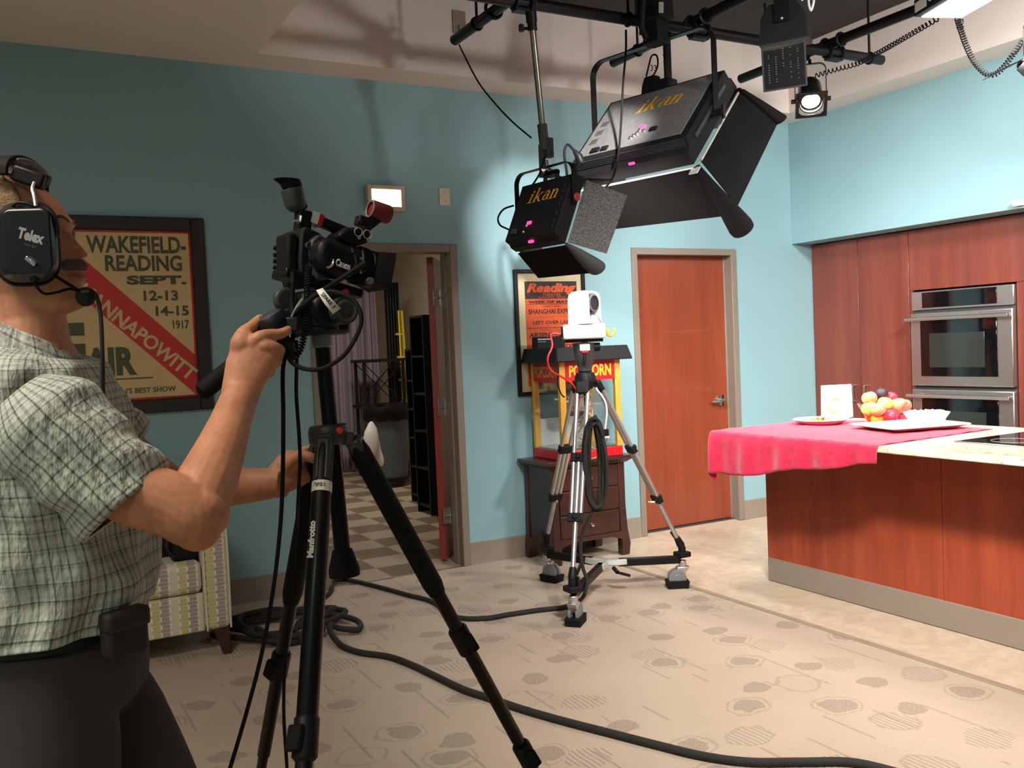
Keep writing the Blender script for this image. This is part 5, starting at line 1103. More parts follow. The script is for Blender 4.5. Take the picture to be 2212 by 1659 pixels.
MB().box(lens_c-ld*.005+V((0, 0, .006)), (.098, .06, .11), Mx((ls, ld, V((0, 0, 1)))).transposed()).build('lens_block', MT['grey'], rc, bevel=.02)
MB().lathe([(.046, .036), (.036, .020), (.024, .012), (0, .010)], lens_c, ld, 28, False).build('lens_glass', MT['blackglass'], rc)
MB().lathe([(.040, .040), (.050, .038), (.052, .030)], lens_c, ld, 28, False).build('lens_ring', MT['grey'], rc)
# cables and clutter at the silver tripod
a = BC-rt*.12+V((0, 0, .03))
cable('patch_cable', [a, a-rt*.06+V((0, 0, .005)), at(1193, 748, 5.15), at(1183, 775, 5.12), at(1190, 800, 5.12), at(1215, 815, 5.12), at(1238, 832, 5.12), at(1252, 860, 5.15)], .006, 'red patch cable drooping from the white camera into the silver tripod', MT['red'])
cable('patch_cable', [a+V((0, 0, .01)), at(1204, 740, 5.17), at(1202, 765, 5.15), at(1206, 800, 5.15), at(1205, 830, 5.15), at(1213, 852, 5.15), at(1220, 858, 5.15)], .004, 'thin black lead hanging behind the red patch cable', 'rubber')
cable('white_cable', [at(1288, 838, 5.10), at(1292, 845, 5.08), at(1300, 855, 5.06), at(1308, 870, 5.06), at(1311, 890, 5.06), at(1308, 920, 5.06), at(1307, 928, 5.06)], .005, 'white power cable hanging off the right leg of the silver tripod', MT['white'])
e = thing('power_plug', 'black plug with white face dangling on the white cord', 'plug', at(1308, 938, 5.06)); q = at(1307, 930, 5.06)
MB().box(q-V((0, 0, .012)), (.034, .03, .04)).build('plug_body', MT['rubber'], e, bevel=.005); MB().box(q-V((0, 0, .035)), (.036, .030, .010)).build('plug_face', MT['white'], e)
b = MB()
for s in (-.008, .008): b.box(q-V((-s, 0, .05)), (.003, .008, .022))
b.build('prongs', MT['steel'], e)
q = at(1300, 735, 5.15); cable('yellow_cord', [BC+rt*.10+V((0, 0, .06)), BC+rt*.135+V((0, 0, .045))-fw*.02, BC+rt*.13+V((0, 0, .02))-fw*.02, BC+rt*.155+V((0, 0, .012)), BC+rt*.175+V((0, 0, .035)), BC+rt*.165+V((0, 0, .05))], .007, 'yellow cord curled at the right side of the white camera base', MT['yellow'])
hc = at(1285, 1000, 4.98)
for k in range(9):
    o = V((.012*math.sin(k*2.3), .02*math.cos(k*1.9), .008*math.sin(k))); hgt = .235+.012*math.sin(k*1.3); wdt = .035+.012*(k % 3)
    if k == 0: pts = []
    pts += [hc+o+rt*wdt*math.cos(a_)+fw*(.02*math.sin(a_*2+k))+V((0, 0, hgt*math.sin(a_)-.02*k/9)) for a_ in [PI/2+2*PI*i/10 for i in range(10)]]
tag(MB().tube(smoothpts(pts, 4), .010, 7).build('cable_bundle', M_SLEEVE), 'long loops of black cable hung on the silver tripod', 'cable')
rr = random.Random(21); pts = [AP-V((0, 0, .06))]
for i in range(26): pts.append(AP+V((rr.uniform(-.07, .05), rr.uniform(-.05, .05), -.12-.014*i+rr.uniform(-.03, .03))))
tag(MB().tube(smoothpts(pts, 4), .004, 6).build('wire_tangle', mat('pale_grey_wire', rgb(196, 190, 178), .5)), 'tangle of pale wires bundled between the silver tripod legs', 'cable')
p0_ = at(1262, 1180, 5.0)
cable('floor_cable', [hc-V((0, 0, .22)), at(1256, 1160, 4.98), at(1258, 1220, 4.96), at(1268, 1255, 4.94), at(1262, 1285, 4.9), fl(1250, 1305, .014), fl(1235, 1312, .014)], .010, 'black cable dropping from the silver tripod to its front caster', M_SLEEVE)
# ================================================================== BLACK TRIPOD IN FRONT
DT = 1.80
ap = at(712, 950, DT); ctop = at(695, 728, DT); cbot = at(744, 1236, DT); ca = (ctop-cbot).normalized()
tp = thing('tripod', 'tall black camera tripod held by the man', 'tripod', ap)
MB().cyl(cbot+ca*.01, ctop-ca*.012, .0155, 20).build('centre_column', MT['blackm'], tp)
MB().tube([cbot-ca*.008, cbot+ca*.006, cbot+ca*.045], [.030, .030, .019], 20).cyl(cbot-ca*.018, cbot-ca*.006, .006, 8).build('column_foot', MT['rubber'], tp, bevel=.002)
MB().lathe([(0, .0), (.0185, .0), (.020, -.003), (.020, -.030), (.0175, -.033), (0, -.034)], ctop+ca*.012, ca, 24).build('column_collar', MT['grey'], tp, angle=25)
MB().lathe([(0, .012), (.034, .012), (.038, .0), (.038, -.006), (0, -.008)], ctop+ca*.016, ca, 24).build('top_plate', MT['black'], tp)
# shoulder casting
fa = V((0.038, 1.172, 0)); 
def onfloor_line(a, b_, L):
    best = None
    for i in range(900, 4000):
        s = i/1000; q = onz(a[0]+s*(b_[0]-a[0]), a[1]+s*(b_[1]-a[1])); er = abs((q-ap).length-L)
        if best is None or er < best[0]: best = (er, q)
    return best[1]
feet = [V((0.505, 2.50, 0)), V((0.169, 1.079, 0)), V((1.282, 1.961, 0))]
# exact floor points on the photographed leg lines
def far_line(a, b_, y):
    best = None
    for i in range(900, 6000):
        s = i/1000; q = onz(a[0]+s*(b_[0]-a[0]), a[1]+s*(b_[1]-a[1])); er = abs(q.y-y)
        if best is None or er < best[0]: best = (er, q)
    return best[1]
feet = [far_line((676, 990), (562, 1659), 2.42), far_line((697, 990), (655, 1659), 1.12), far_line((786, 990), (1152, 1659), 1.93)]
tops = [at(688, 965, DT+.05), at(701, 962, DT-.045), at(768, 958, DT+.0)]
b = MB().lathe([(0, .018), (.036, .018), (.040, .006), (.040, -.014), (.034, -.022), (0, -.022)], ap+ca*.012, ca, 24)
for t0 in tops: d = (t0-ap); d = d-ca*d.dot(ca); b.bar(ap+ca*.008, t0+ca*.008, .034, .026, ca)
b.build('shoulder_casting', MT['darkgrey'], tp, bevel=.004)
MB().ball(at(733, 930, DT-.035), .0075, 10, 6).build('red_lock_button', mat('orange_red_button', rgb(220, 60, 40), .4), tp)
for i, (t0, f0) in enumerate(zip(tops, feet)):
    ax = (f0-t0); L = ax.length; ax.normalize(); s = ax.cross(RGT).normalized()
    grip = MB().tube([t0+ax*.0, t0+ax*.02, t0+ax*.36, t0+ax*.385], [.017, .0205, .0215, .0175], 20).build('upper_leg_grip', MT['rubber'], tp) if i != 1 else MB().tube([t0+ax*.0, t0+ax*.02, t0+ax*.50, t0+ax*.505], [.0175, .0185, .0185, .017], 20).build('upper_leg_tube', MT['blackm'], tp)
    MB().bar(t0-ax*.012, t0+ax*.075, .030, .034, s).build('leg_bracket', MT['darkgrey'], tp, bevel=.006)
    MB().cyl(t0+ax*.38, t0+ax*.83, .0150, 18).build('middle_leg_tube', MT['blackm'], tp)
    MB().cyl(t0+ax*.80, f0-ax*.03, .0118, 16).build('lower_leg_tube', MT['blackm'], tp)
    for f_ in ((.52, .88) if i != 0 else (.56, .95)):
        c = t0+ax*f_; lf_ = MB().tube([c-ax*.035, c-ax*.03, c+ax*.03, c+ax*.036], [.018, .0215, .0215, .016], 18).build('flip_lock_collar', MT['black'], tp)
        o = -FWD*.020+RGT*(.012 if i == 2 else -.012); o = o-ax*o.dot(ax)
        MB().bar(c-ax*.020+o, c+ax*.022+o*1.25, .030, .013, o).build('flip_lock_lever', MT['rubber'], lf_, bevel=.004)
    MB().tube([f0-ax*.045, f0-ax*.02, f0], [.014, .018, .013], 14).build('rubber_foot', MT['rubber'], tp)
    if i == 1:
        nrm = -(FWD-ax*FWD.dot(ax)).normalized(); sd = ax.cross(nrm); up_ = -ax
        c = t0+ax*.075
        MB().tube([c, c+ax*.020], .0190, 20).build('white_label_band', MT['whitepaint'], tp)
        b = MB(); text(b, 'TRIPOD 52', c+ax*.013+nrm*.0194-sd*.012*0-RGT*.011, RGT, up_, .022, .007, 0, .02); b.build('label_lettering', MT['rubber'], tp)
        b = MB(); c = t0+ax*.222; text(b, 'Manfrotto', c+nrm*.0190+RGT*.004-RGT*.007, up_, -RGT, .068, .012, 0, .05); b.build('maker_lettering', MT['whitepaint'], tp)
# ================================================================== VIDEO CAMERA AND PAN HEAD
hdg = math.radians(82); pit = math.radians(-15)
cf = V((math.sin(hdg)*math.cos(pit), math.cos(hdg)*math.cos(pit), math.sin(pit))); cl_ = V((0, 0, 1)).cross(cf).normalized(); cu_ = cf.cross(cl_)
CB = at(700, 590, 1.84)                                     # body reference point
def cp(px, py, lat): return onplane(px, py, CB+cl_*lat, cl_)     # point on the plane 'lat' to the left of the camera's axis
RC = Mx((cf, cl_, cu_)).transposed()
ph = thing('fluid_head', 'black fluid pan head with levers on top of the black tripod', 'head', ctop)
hc_ = at(690, 672, 1.81)
pcl = V((cl_.x, cl_.y, 0)).normalized(); pcf = V((0, 0, 1)).cross(pcl)*-1; RH = Mx((pcf, pcl, V((0, 0, 1)))).transposed()
MB().lathe([(0, .0), (.036, .0), (.040, .004), (.040, .022), (.036, .026), (0, .028)], ctop+ca*.018, (0, 0, 1), 26).build('pan_base', MT['black'], ph, angle=25)
MB().box(hc_+V((0, 0, -.005)), (.10, .075, .085), RH).cyl(hc_-pcl*.052+pcf*.0+V((0, 0, .0)), hc_+pcl*.052, .036, 24).build('tilt_body', MT['black'], ph, bevel=.010)
kc = onplane(736, 672, hc_-pcl*.055, pcl); MB().cyl(kc, kc-pcl*.022, .026, 20).torus(kc-pcl*.022, pcl, .018, .004, 20, 6).build('tilt_knob', MT['darkgrey'], ph)
MB().box(hc_+V((0, 0, .052))+pcf*.0, (.165, .07, .018), RC).build('slide_plate', MT['blackm'], ph, bevel=.003)
kc = onplane(744, 632, hc_-pcl*.04, pcl); MB().cyl(kc, kc-pcl*.008, .0065, 12).build('red_button', mat('red_button', rgb(210, 50, 45), .4), ph)
lv = onplane(618, 660, hc_-pcl*.03, pcl)
MB().lathe([(0, -.008), (.020, -.008), (.024, -.004), (.024, .006), (.020, .010), (0, .010)], lv+V((0, 0, .01)), pcl, 20).bar(lv, hc_-pcf*.04, .03, .03).bar(lv+V((0, 0, -.005)), lv+V((0, 0, -.06))+pcf*.02, .018, .016).build('handle_rosette', MT['darkgrey'], ph, bevel=.004)
# pan handle through the man's fist
h0 = lv+V((0, 0, -.01)); h1 = at(436, 848, 1.66); hm = at(592, 712, 1.735)
pb = MB().tube([h0, hm, at(520, 778, 1.70), at(500, 795, 1.692)], [.009, .009, .009, .012], 14).build('pan_bar', MT['blackm'], ph)
MB().tube([at(512, 784, 1.697), at(505, 790, 1.694), at(445, 840, 1.664), at(436, 848, 1.66), at(432, 851, 1.658)], [.012, .0165, .0175, .0160, .010], 18).build('handle_grip', MT['rubber'], ph)
zc = at(590, 697, 1.70); zr = thing('zoom_controller', 'round black zoom controller clamped on the pan handle under the thumb', 'controller', zc)
zn = (UPV*.85-RGT*.42-FWD*.35).normalized()
MB().lathe([(0, -.030), (.022, -.030), (.030, -.022), (.032, .0), (.030, .010), (.025, .016), (0, .017)], zc, zn, 28).build('controller_body', MT['black'], zr)
MB().lathe([(0, .020), (.017, .019), (.022, .016)], zc, zn, 24, False).build('thumb_pad', MT['darkgrey'], zr)
MB().box(zc+RGT*.035-UPV*.004, (.03, .03, .028), Mx((RGT, FWD, UPV)).transposed()).bar(zc+RGT*.012-UPV*.025, at(626, 752, 1.705), .024, .026).bar(at(622, 745, 1.705), at(634, 776, 1.705), .024, .018).build('clamp_arm', MT['black'], zr, bevel=.004)
# the camera itself
vc = thing('video_camera', 'black cinema camera with eyepiece, top handle and long lens on the black tripod', 'camera', CB)
LAT = -.055
def plate(name, pts, l0, l1, m, parent=vc, bevel=.004):
    """outline given on the camera's right side, extruded from lateral l0 to l1"""
    a = [onplane(px, py, CB+cl_*l0, cl_) for px, py in pts]; b2 = [p+cl_*(l1-l0) for p in a]
    n = len(a); q = MB(); q.add(a+b2, [tuple(range(n)), tuple(range(2*n-1, n-1, -1))]+[(i, n+i, n+(i+1) % n, (i+1) % n) for i in range(n)]); return q.build(name, m, parent, bevel=bevel, angle=30)
body = plate('camera_body', [(652, 500), (660, 488), (690, 502), (708, 520), (712, 560), (705, 600), (690, 618), (655, 620), (650, 600), (648, 560)], -.05, .045, MT['blackrough'])
sb0, sb1 = cp(649, 520, -.05)+cl_*.088-cf*.006, cp(648, 582, -.05)+cl_*.088-cf*.006
MB().bar(sb0, sb1, .016, .014, cf).build('control_strip', MT['grey'], body, bevel=.004)
for u_ in (.15, .4, .62, .85):
    c = sb0.lerp(sb1, u_)-cf*.007; MB().cyl(c, c-cf*.004, .0045, 10).build('control_button', MT['rubber'], body)
MB().bar(cp(650, 505, -.05)+cl_*.04-cf*.012, cp(650, 600, -.05)+cl_*.04-cf*.012, .06, .022, cf).build('battery_pack', MT['rubber'], body, bevel=.006)
c = cp(666, 531, LAT); MB().cyl(c, c-cl_*.006, .007, 16).torus(c-cl_*.006, cl_, .006, .0015, 16, 6).build('record_button', MT['darkgrey'], body)
plate('body_flange', [(673, 520), (690, 505), (712, 522), (716, 560), (706, 606), (688, 606), (676, 575)], LAT-.012, LAT+.01, MT['darkgrey'], body, .004)
grip = plate('hand_grip', [(693, 520), (712, 512), (738, 528), (772, 545), (778, 572), (760, 600), (730, 598), (700, 580), (688, 556)], -.105, -.05, MT['black'], vc, .014)
b = MB(); a = cp(724, 573, -.1065); d = (cp(755, 585, -.1065)-a); L = d.length; d.normalize(); u = cl_.cross(d)*-1
if u.z < 0: u = -u
text(b, 'Canon', a, d, u, L, .0145, 0, .04); b.build('lettering', MT['whitepaint'], grip, solid=.0006)
c = cp(705, 562, -.107); MB().torus(c, cl_, .014, .0022, 20, 6, 0.6, 2.4).build('strap_ring', MT['steel'], grip)
# lens
l0 = at(742, 564, 1.84); 
def lp(t): return l0+cf*t
lz = MB().lathe([(0, -.06), (.033, -.06), (.033, .0), (.035, .002), (.035, .018), (.033, .020), (.033, .023), (.037, .025), (.037, .044), (.034, .046), (.034, .049), (.038, .051), (.038, .066), (.035, .067), (.035, .04), (0, .04)], l0, cf, 32, False).build('lens_barrel', MT['black'], vc)
b = MB()
for k in range(40):
    a_ = 2*PI*k/40; o = (cl_*math.cos(a_)+cu_*math.sin(a_))*.0372; b.bar(lp(.026)+o, lp(.043)+o, .0026, .003)
b.build('focus_ring_ribs', MT['rubber'], lz)
hood = MB(); hood.loft([[lp(t_)+cl_*x*k+cu_*y*k for x, y in ((-.046, -.038), (.046, -.038), (.050, -.026), (.050, .026), (.046, .038), (-.046, .038), (-.050, .026), (-.050, -.026))] for t_, k in ((.054, .80), (.062, .86), (.088, .98), (.087, .93), (.065, .82))], caps=False); hood.build('lens_hood', MT['rubber'], vc, angle=25)
MB().lathe([(0, .058), (.032, .060)], l0, cf, 28, False).build('front_glass', MT['blackglass'], lz)
b = MB()
for px, py in ((777, 559), (783, 562), (777, 570), (778, 588), (786, 584)): c = cp(px, py, -.052); b.cyl(c, c-cl_*.005, .0035, 8)
b.build('lens_switch', MT['steel'], lz)
c = cp(795, 607, -.05); MB().cyl(c, c-cl_*.012, .007, 12).build('zoom_lever', MT['grey'], lz)
# top handle, eyepiece, audio unit, shotgun mount
MB().bar(cp(662, 467, 0), cp(762, 508, 0), .024, .020).build('top_handle', MT['black'], vc, bevel=.006)
MB().bar(cp(668, 469, 0)-cu_*.0, cp(683, 475, 0), .0265, .0225).build('white_tape', MT['white'], vc); MB().bar(cp(683, 475, 0), cp(692, 479, 0), .0268, .0228).build('red_tape', MT['red'], vc)
MB().bar(cp(655, 460, 0)+cu_*.005, cp(652, 505, 0), .026, .030).bar(cp(655, 455, 0), cp(638, 430, 0), .022, .022).build('viewfinder_arm', MT['black'], vc, bevel=.005)
MB().tube([cp(634, 478, -.02), cp(648, 478, -.02), cp(650, 466, -.02)], .003, 6).build('silver_bracket', MT['alu'], vc)
e0, e1 = cp(640, 448, 0), cp(630, 408, 0); ed = (e1-e0).normalized()
ey_ = MB().tube([e0-ed*.008, e0, e0+ed*.006, e0+(e1-e0)*.95, e1], [.012, .019, .021, .022, .020], 18).build('eyepiece_tube', MT['darkgrey'], vc)
MB().loft([[e1+ed*t_+(cf*math.cos(a_)*rx+cl_*math.sin(a_)*ry)+ed*(.012*k*math.cos(a_))-cf*(.010*k) for a_ in [2*PI*i/24 for i in range(24)]] for t_, rx, ry, k in ((-.004, .019, .018, 0), (.004, .022, .020, .0), (.012, .027, .022, .3), (.016, .028, .023, .6), (.012, .024, .019, .5), (.002, .014, .012, 0))], caps=False).build('eyecup', MT['rubber'], ey_)
au = plate('audio_unit', [(752, 490), (795, 492), (804, 505), (800, 522), (768, 533), (742, 520), (730, 508), (740, 498)], -.045, .02, MT['black'], vc, .006)
for px, py in ((773, 501), (792, 506)):
    c = cp(px, py, -.046); q = MB().torus(c-cl_*.002, cl_, .0085, .0014, 20, 6); q.build('xlr_ring', MT['steel'], au)
    c = cp(px+2, py+13, -.046); MB().cyl(c, c-cl_*.003, .0035, 10).build('xlr_latch', MT['alu'], au)
MB().bar(cp(730, 518, -.02), cp(742, 505, -.02), .010, .02).build('unit_foot', MT['alu'], vc)
md = (cf*1.0+cu_*.02).normalized(); m0 = cp(800, 451, -.012); 
mm = MB().lathe([(.0, .004), (.014, .004), (.0145, -.0), (.0190, .0), (.0195, .006), (.0195, .040), (.018, .044), (0, .045)], m0, md, 26, False).build('mic_clamp_tube', mat('maroon_foam', rgb(120, 34, 30), .8, bump=.6, bscale=300), vc)
MB().torus(m0, md, .0168, .0022, 24, 6).build('tube_rim', MT['grey'], mm)
MB().bar(m0+md*.02-cu_*.015, cp(790, 492, -.012), .016, .018).box(cp(785, 480, -.012), (.03, .024, .020), RC).cyl(cp(778, 478, -.02), cp(778, 478, -.05), .005, 8).build('mic_mount', MT['black'], vc, bevel=.003)
# ---- cables at the video camera
cable('camera_cable', [cp(632, 588, -.075), cp(633, 612, -.08), at(631, 650, 1.72), at(633, 690, 1.71), at(631, 740, 1.72), at(612, 790, 1.72), at(612, 900, 1.72), at(611, 1020, 1.73), at(606, 1130, 1.74), at(592, 1260, 1.75), at(568, 1400, 1.76), at(535, 1530, 1.77), at(497, 1659, 1.78), at(470, 1740, 1.78)], .0042, 'black cable hanging from the camera past the hand down the left side', 'rubber')
cable('camera_cable', [at(640, 735, 1.72), at(641, 780, 1.72), at(640, 850, 1.73), at(646, 940, 1.74), at(648, 1000, 1.75), at(644, 1080, 1.77), at(640, 1150, 1.86), at(628, 1300, 1.88), at(616, 1430, 1.88), at(613, 1540, 1.88), at(620, 1659, 1.88), at(623, 1720, 1.88)], .0036, 'thinner black cable hanging between the man and the tripod legs', 'rubber')
cable('camera_cable', [at(790, 568, 1.72), at(770, 580, 1.715), at(735, 603, 1.71), at(705, 622, 1.70), at(678, 640, 1.69), at(655, 660, 1.69), at(638, 684, 1.70), at(632, 700, 1.71)], .0045, 'black cable running from the lens diagonally down to the zoom controller', 'rubber')
cable('camera_cable', [at(625, 745, 1.70), at(622, 765, 1.69), at(632, 784, 1.68), at(660, 797, 1.675), at(700, 795, 1.67), at(745, 765, 1.67), at(775, 715, 1.67), at(780, 680, 1.67), at(765, 650, 1.675), at(738, 634, 1.68), at(705, 630, 1.69), at(670, 646, 1.69), at(645, 668, 1.69), at(634, 686, 1.70)], .0042, 'big loop of black cable circling in front of the pan head', 'rubber')
cable('camera_cable', [at(660, 640, 1.75), at(645, 660, 1.70), at(630, 690, 1.70)], .004, 'short grey lead curving over the zoom controller', MT['grey'])
tag(MB().tube(coil([cp(668, 575, -.085), at(664, 610, 1.71), at(663, 650, 1.70), at(661, 690, 1.70), at(657, 725, 1.70), at(650, 752, 1.70), at(640, 768, 1.70), at(628, 774, 1.70)], .0052, 34, .0017), .0017, 5).build('coiled_cord', MT['rubber']), 'short black coiled cord beside the hand on the pan handle', 'cord')
tg = [at(683, 627, 1.66), at(697, 622, 1.66), at(716, 646, 1.66), at(736, 666, 1.66), at(719, 679, 1.66), at(700, 655, 1.66)]
b = MB(); b.add(tg, [(0, 1, 2, 5), (5, 2, 3, 4)]); e = thing('cable_tag', 'white paper cable label folded over the black loop, printed SPARE 3', 'label', at(705, 650, 1.66)); b.build('paper_flag', MT['whitepaint'], e, solid=.0008)
d = (tg[3]-tg[1]).normalized(); b = MB(); text(b, 'SPARE 3', at(692, 637, 1.658), d, d.cross(FWD), .034, .0075, 0, .03); b.build('lettering', MT['rubber'], e)
# ================================================================== THE CAMERA OPERATOR
hm_ = math.radians(113); FD_ = V((math.sin(hm_), math.cos(hm_), 0)); LT = V((-FD_.y, FD_.x, 0)); ZU = V((0, 0, 1))
P0 = at(60, 700, 1.60)
def sag(px, py, lat=0.0): return onplane(px, py, P0+LT*lat, LT)
def toL(p): q = p-P0; return V((q.dot(FD_), q.dot(LT), q.z))
def toW(x, y, z): return P0+FD_*x+LT*y+ZU*z
def interp(tab, z):
    if z >= tab[0][0]: return tab[0][1]
    for (z0, a), (z1, b) in zip(tab, tab[1:]):
        if z >= z1: t = (z-z1)/(z0-z1) if z0 != z1 else 0; t = t; return b+(a-b)*t
    return tab[-1][1]
def ztab(pts): return sorted([(toL(sag(*p)).z, toL(sag(*p)).x) for p in pts], key=lambda q: -q[0])
BASE = ztab([(22, 373), (62, 387), (92, 407), (116, 428), (135, 452), (148, 474), (152, 488), (149, 502), (152, 525), (156, 548), (160, 565), (165, 585), (167, 605), (170, 625), (174, 645), (168, 662), (140, 676)])
DET = ztab([(22, 373), (62, 387), (92, 407), (116, 428), (135, 452), (149, 474), (156, 484), (151, 500), (160, 512), (172, 528), (184, 541), (191, 549), (190, 554), (174, 560), (176, 568), (184, 577), (180, 588), (176, 594), (183, 602), (181, 612), (176, 620), (183, 634), (190, 646), (186, 660), (150, 676)])
BACK = ztab([(-10, 374), (-45, 400), (-70, 440), (-84, 490), (-82, 540), (-68, 590), (-45, 640), (-38, 676)])
zt, zb_ = toL(sag(10, 371)).z, toL(sag(150, 676)).z
HWT = [(1.0, .012), (.985, .035), (.95, .052), (.88, .067), (.78, .0745), (.65, .0765), (.52, .0745), (.40, .071), (.28, .066), (.16, .058), (.07, .050), (0.0, .038)]
def hwid(z):
    f = (z-zb_)/(zt-zb_)
    for (a, b), (c, d) in zip(HWT, HWT[1:]):
        if f >= c: return d+(b-d)*(f-c)/(a-c)
    return HWT[-1][1]
zn_, zl_, zch, zey = toL(sag(190, 548)).z, toL(sag(183, 590)).z, toL(sag(186, 646)).z, toL(sag(150, 503)).z
def head_pt(f, a, off=0.0):
    z = zb_+(zt-zb_)*f; xf, xb = interp(BASE, z), interp(BACK, z); hw = hwid(z)
    xc = xb+(xf-xb)*.46; c, s = math.cos(a), math.sin(a)
    rx = (xf-xc) if c > 0 else (xc-xb)
    e = .86 if c > 0 else .95
    x = xc+rx*math.copysign(abs(c)**e, c); y = hw*math.copysign(abs(s)**e, s)
    if c > 0:
        dd = interp(DET, z)-xf
        sig = .0135+.007*max(0, 1-abs(z-zn_)/.02) if zl_+.012 < z < zey+.012 else (.022 if z > zl_-.03 else .024)
        x += dd*math.exp(-(y/sig)**2)
        x -= .010*math.exp(-((abs(y)-.031)/.013)**2-((z-zey)/.010)**2)           # eye socket
        x += .006*math.exp(-((abs(y)-.030)/.018)**2-((z-zey-.018)/.007)**2)      # brow
        y += math.copysign(.004, y)*math.exp(-((z-zey+.03)/.02)**2)*min(1, abs(y)/.04)
    p = V((x, y, z))
    if off: p += V((c*off, s*off, off*.4))
    return toW(*p)
body = MB()
NZ, NA = 66, 72
body.loft([[head_pt(1-k/NZ*1.0, 2*PI*i/NA) for i in range(NA)] for k in range(NZ+1)])
def ell(c, hd, hw, n=28, ex=1.0, tilt=0.0):
    c = V(c); return [c+FD_*hd*math.copysign(abs(math.cos(t))**ex, math.cos(t))+LT*hw*math.copysign(abs(math.sin(t))**ex, math.sin(t))+ZU*(tilt*hd*math.cos(t)) for t in [2*PI*i/n for i in range(n)]]
# neck and torso core
body.loft([ell(sag(38, 600), .070, .055), ell(sag(50, 650), .068, .056, tilt=.15), ell(sag(56, 690), .064, .058, tilt=.1), ell(sag(58, 740), .070, .070), ell(sag(60, 790), .085, .130), ell(sag(70, 860), .10, .165), ell(sag(100, 1050), .11, .15), ell(sag(128, 1300), .115, .15), ell(sag(128, 1420), .11, .15)])
# arms
sR, eR, wR = at(80, 905, 1.43), at(420, 1122, 1.465), at(515, 866, 1.640)
def limb(pts, rad, n=20): body.tube(smoothpts(pts, 5), [r for r in interp_r(pts, rad, 5)], n)
def interp_r(pts, rad, k):
    out = []
    for i in range(len(rad)-1):
        for j in range(k): out.append(rad[i]+(rad[i+1]-rad[i])*j/k)
    return out+[rad[-1]]
mid = lambda a, b, t: a.lerp(b, t)
limb([sR, mid(sR, eR, .5)+V((0, 0, -.020)), mid(sR, eR, .85), eR+V((0, 0, .004)), eR+(wR-eR)*.10+FD_*.006], [.062, .055, .051, .049, .046])
limb([eR+V((0, 0, -.004))-FD_*.004, mid(eR, wR, .12)-FD_*.004, mid(eR, wR, .30)-FD_*.002, mid(eR, wR, .55), mid(eR, wR, .80), wR, wR+(wR-eR)*.08], [.044, .050, .0495, .042, .035, .0325, .032])
body.ball(eR+V((0, 0, -.012))+RGT*.004, (.039, .037, .039))
sL, eL, wL = sag(96, 850, .20), at(372, 1062, 1.90), at(592, 1044, 1.85)
limb([sL, mid(sL, eL, .5), eL, eL+(wL-eL)*.1], [.060, .052, .046, .044]); limb([eL-(wL-eL)*.08, mid(eL, wL, .25), mid(eL, wL, .6), wL, wL+(wL-eL)*.10], [.042, .046, .039, .030, .030])
# right hand on the pan handle: palm, thumb, index stretched forward, three fingers curled round the bar
def chain(pts, rad): body.tube(smoothpts([at(*p) for p in pts], 4), interp_r(pts, rad, 4), 14); body.ball(at(*pts[-1]), rad[-1], 12, 8)
palm = [((517, 858, 1.645), .034, .024), ((524, 830, 1.650), .036, .022), ((536, 795, 1.655), .042, .021), ((549, 765, 1.660), .043, .020), ((558, 748, 1.664), .040, .018), ((564, 738, 1.668), .034, .014)]
ax_ = (at(564, 738, 1.668)-at(517, 858, 1.645)).normalized(); nrmP = -FWD; sdP = ax_.cross(nrmP).normalized(); nrmP = sdP.cross(ax_)
body.loft([body.ring(at(*c), sdP, nrmP, (a, b), 22) for c, a, b in palm])
chain([(537, 762, 1.66), (556, 733, 1.655), (580, 724, 1.662), (604, 722, 1.676), (622, 712, 1.690), (637, 705, 1.700)], [.016, .0135, .0115, .0102, .0092, .0083])
chain([(520, 790, 1.665), (518, 748, 1.662), (527, 722, 1.668), (545, 706, 1.680), (560, 691, 1.695)], [.018, .0175, .0150, .0115, .0100])
body.ball(at(528, 745, 1.662), (.026, .022, .026))
chain([(548, 770, 1.66), (570, 748, 1.655), (592, 752, 1.660), (604, 757, 1.676), (602, 762, 1.705), (588, 764, 1.722)], [.015, .0130, .0118, .0108, .0100, .0088])
chain([(540, 786, 1.658), (562, 768, 1.655), (585, 774, 1.660), (598, 780, 1.675), (592, 784, 1.702), (574, 782, 1.716)], [.015, .0128, .0115, .0105, .0095, .0085])
chain([(532, 806, 1.656), (552, 790, 1.655), (572, 796, 1.660), (584, 803, 1.672), (578, 806, 1.694), (562, 802, 1.704)], [.014, .0115, .0103, .0095, .0088, .0080])
# left hand closed round the far tripod leg
axL = (at(640, 1008, 1.85)-wL).normalized(); nL = -FWD; sdL = axL.cross(nL).normalized(); nL = sdL.cross(axL)
body.loft([body.ring(at(*c), sdL, nL, (a, b), 20) for c, a, b in (((594, 1042, 1.85), .030, .022), ((610, 1030, 1.852), .035, .022), ((628, 1016, 1.856), .040, .020), ((645, 1006, 1.86), .040, .018), ((656, 1000, 1.862), .034, .014))])
chain([(640, 992, 1.862), (655, 976, 1.875), (668, 972, 1.885), (682, 976, 1.884), (690, 982, 1.872)], [.013, .0105, .0098, .0090, .0080])
chain([(645, 1002, 1.862), (662, 998, 1.880), (680, 1000, 1.890), (692, 1004, 1.880), (697, 1008, 1.866)], [.013, .0105, .0098, .0092, .0082])
chain([(642, 1014, 1.862), (660, 1016, 1.882), (678, 1020, 1.890), (690, 1024, 1.880), (694, 1026, 1.866)], [.013, .0103, .0096, .0090, .0080])
chain([(636, 1026, 1.860), (652, 1032, 1.878), (668, 1038, 1.886), (680, 1042, 1.878), (684, 1043, 1.866)], [.012, .0095, .0088, .0082, .0075])
chain([(622, 1012, 1.845), (638, 992, 1.828), (654, 984, 1.818), (668, 987, 1.812), (680, 992, 1.812)], [.017, .0140, .0115, .0105, .0095])
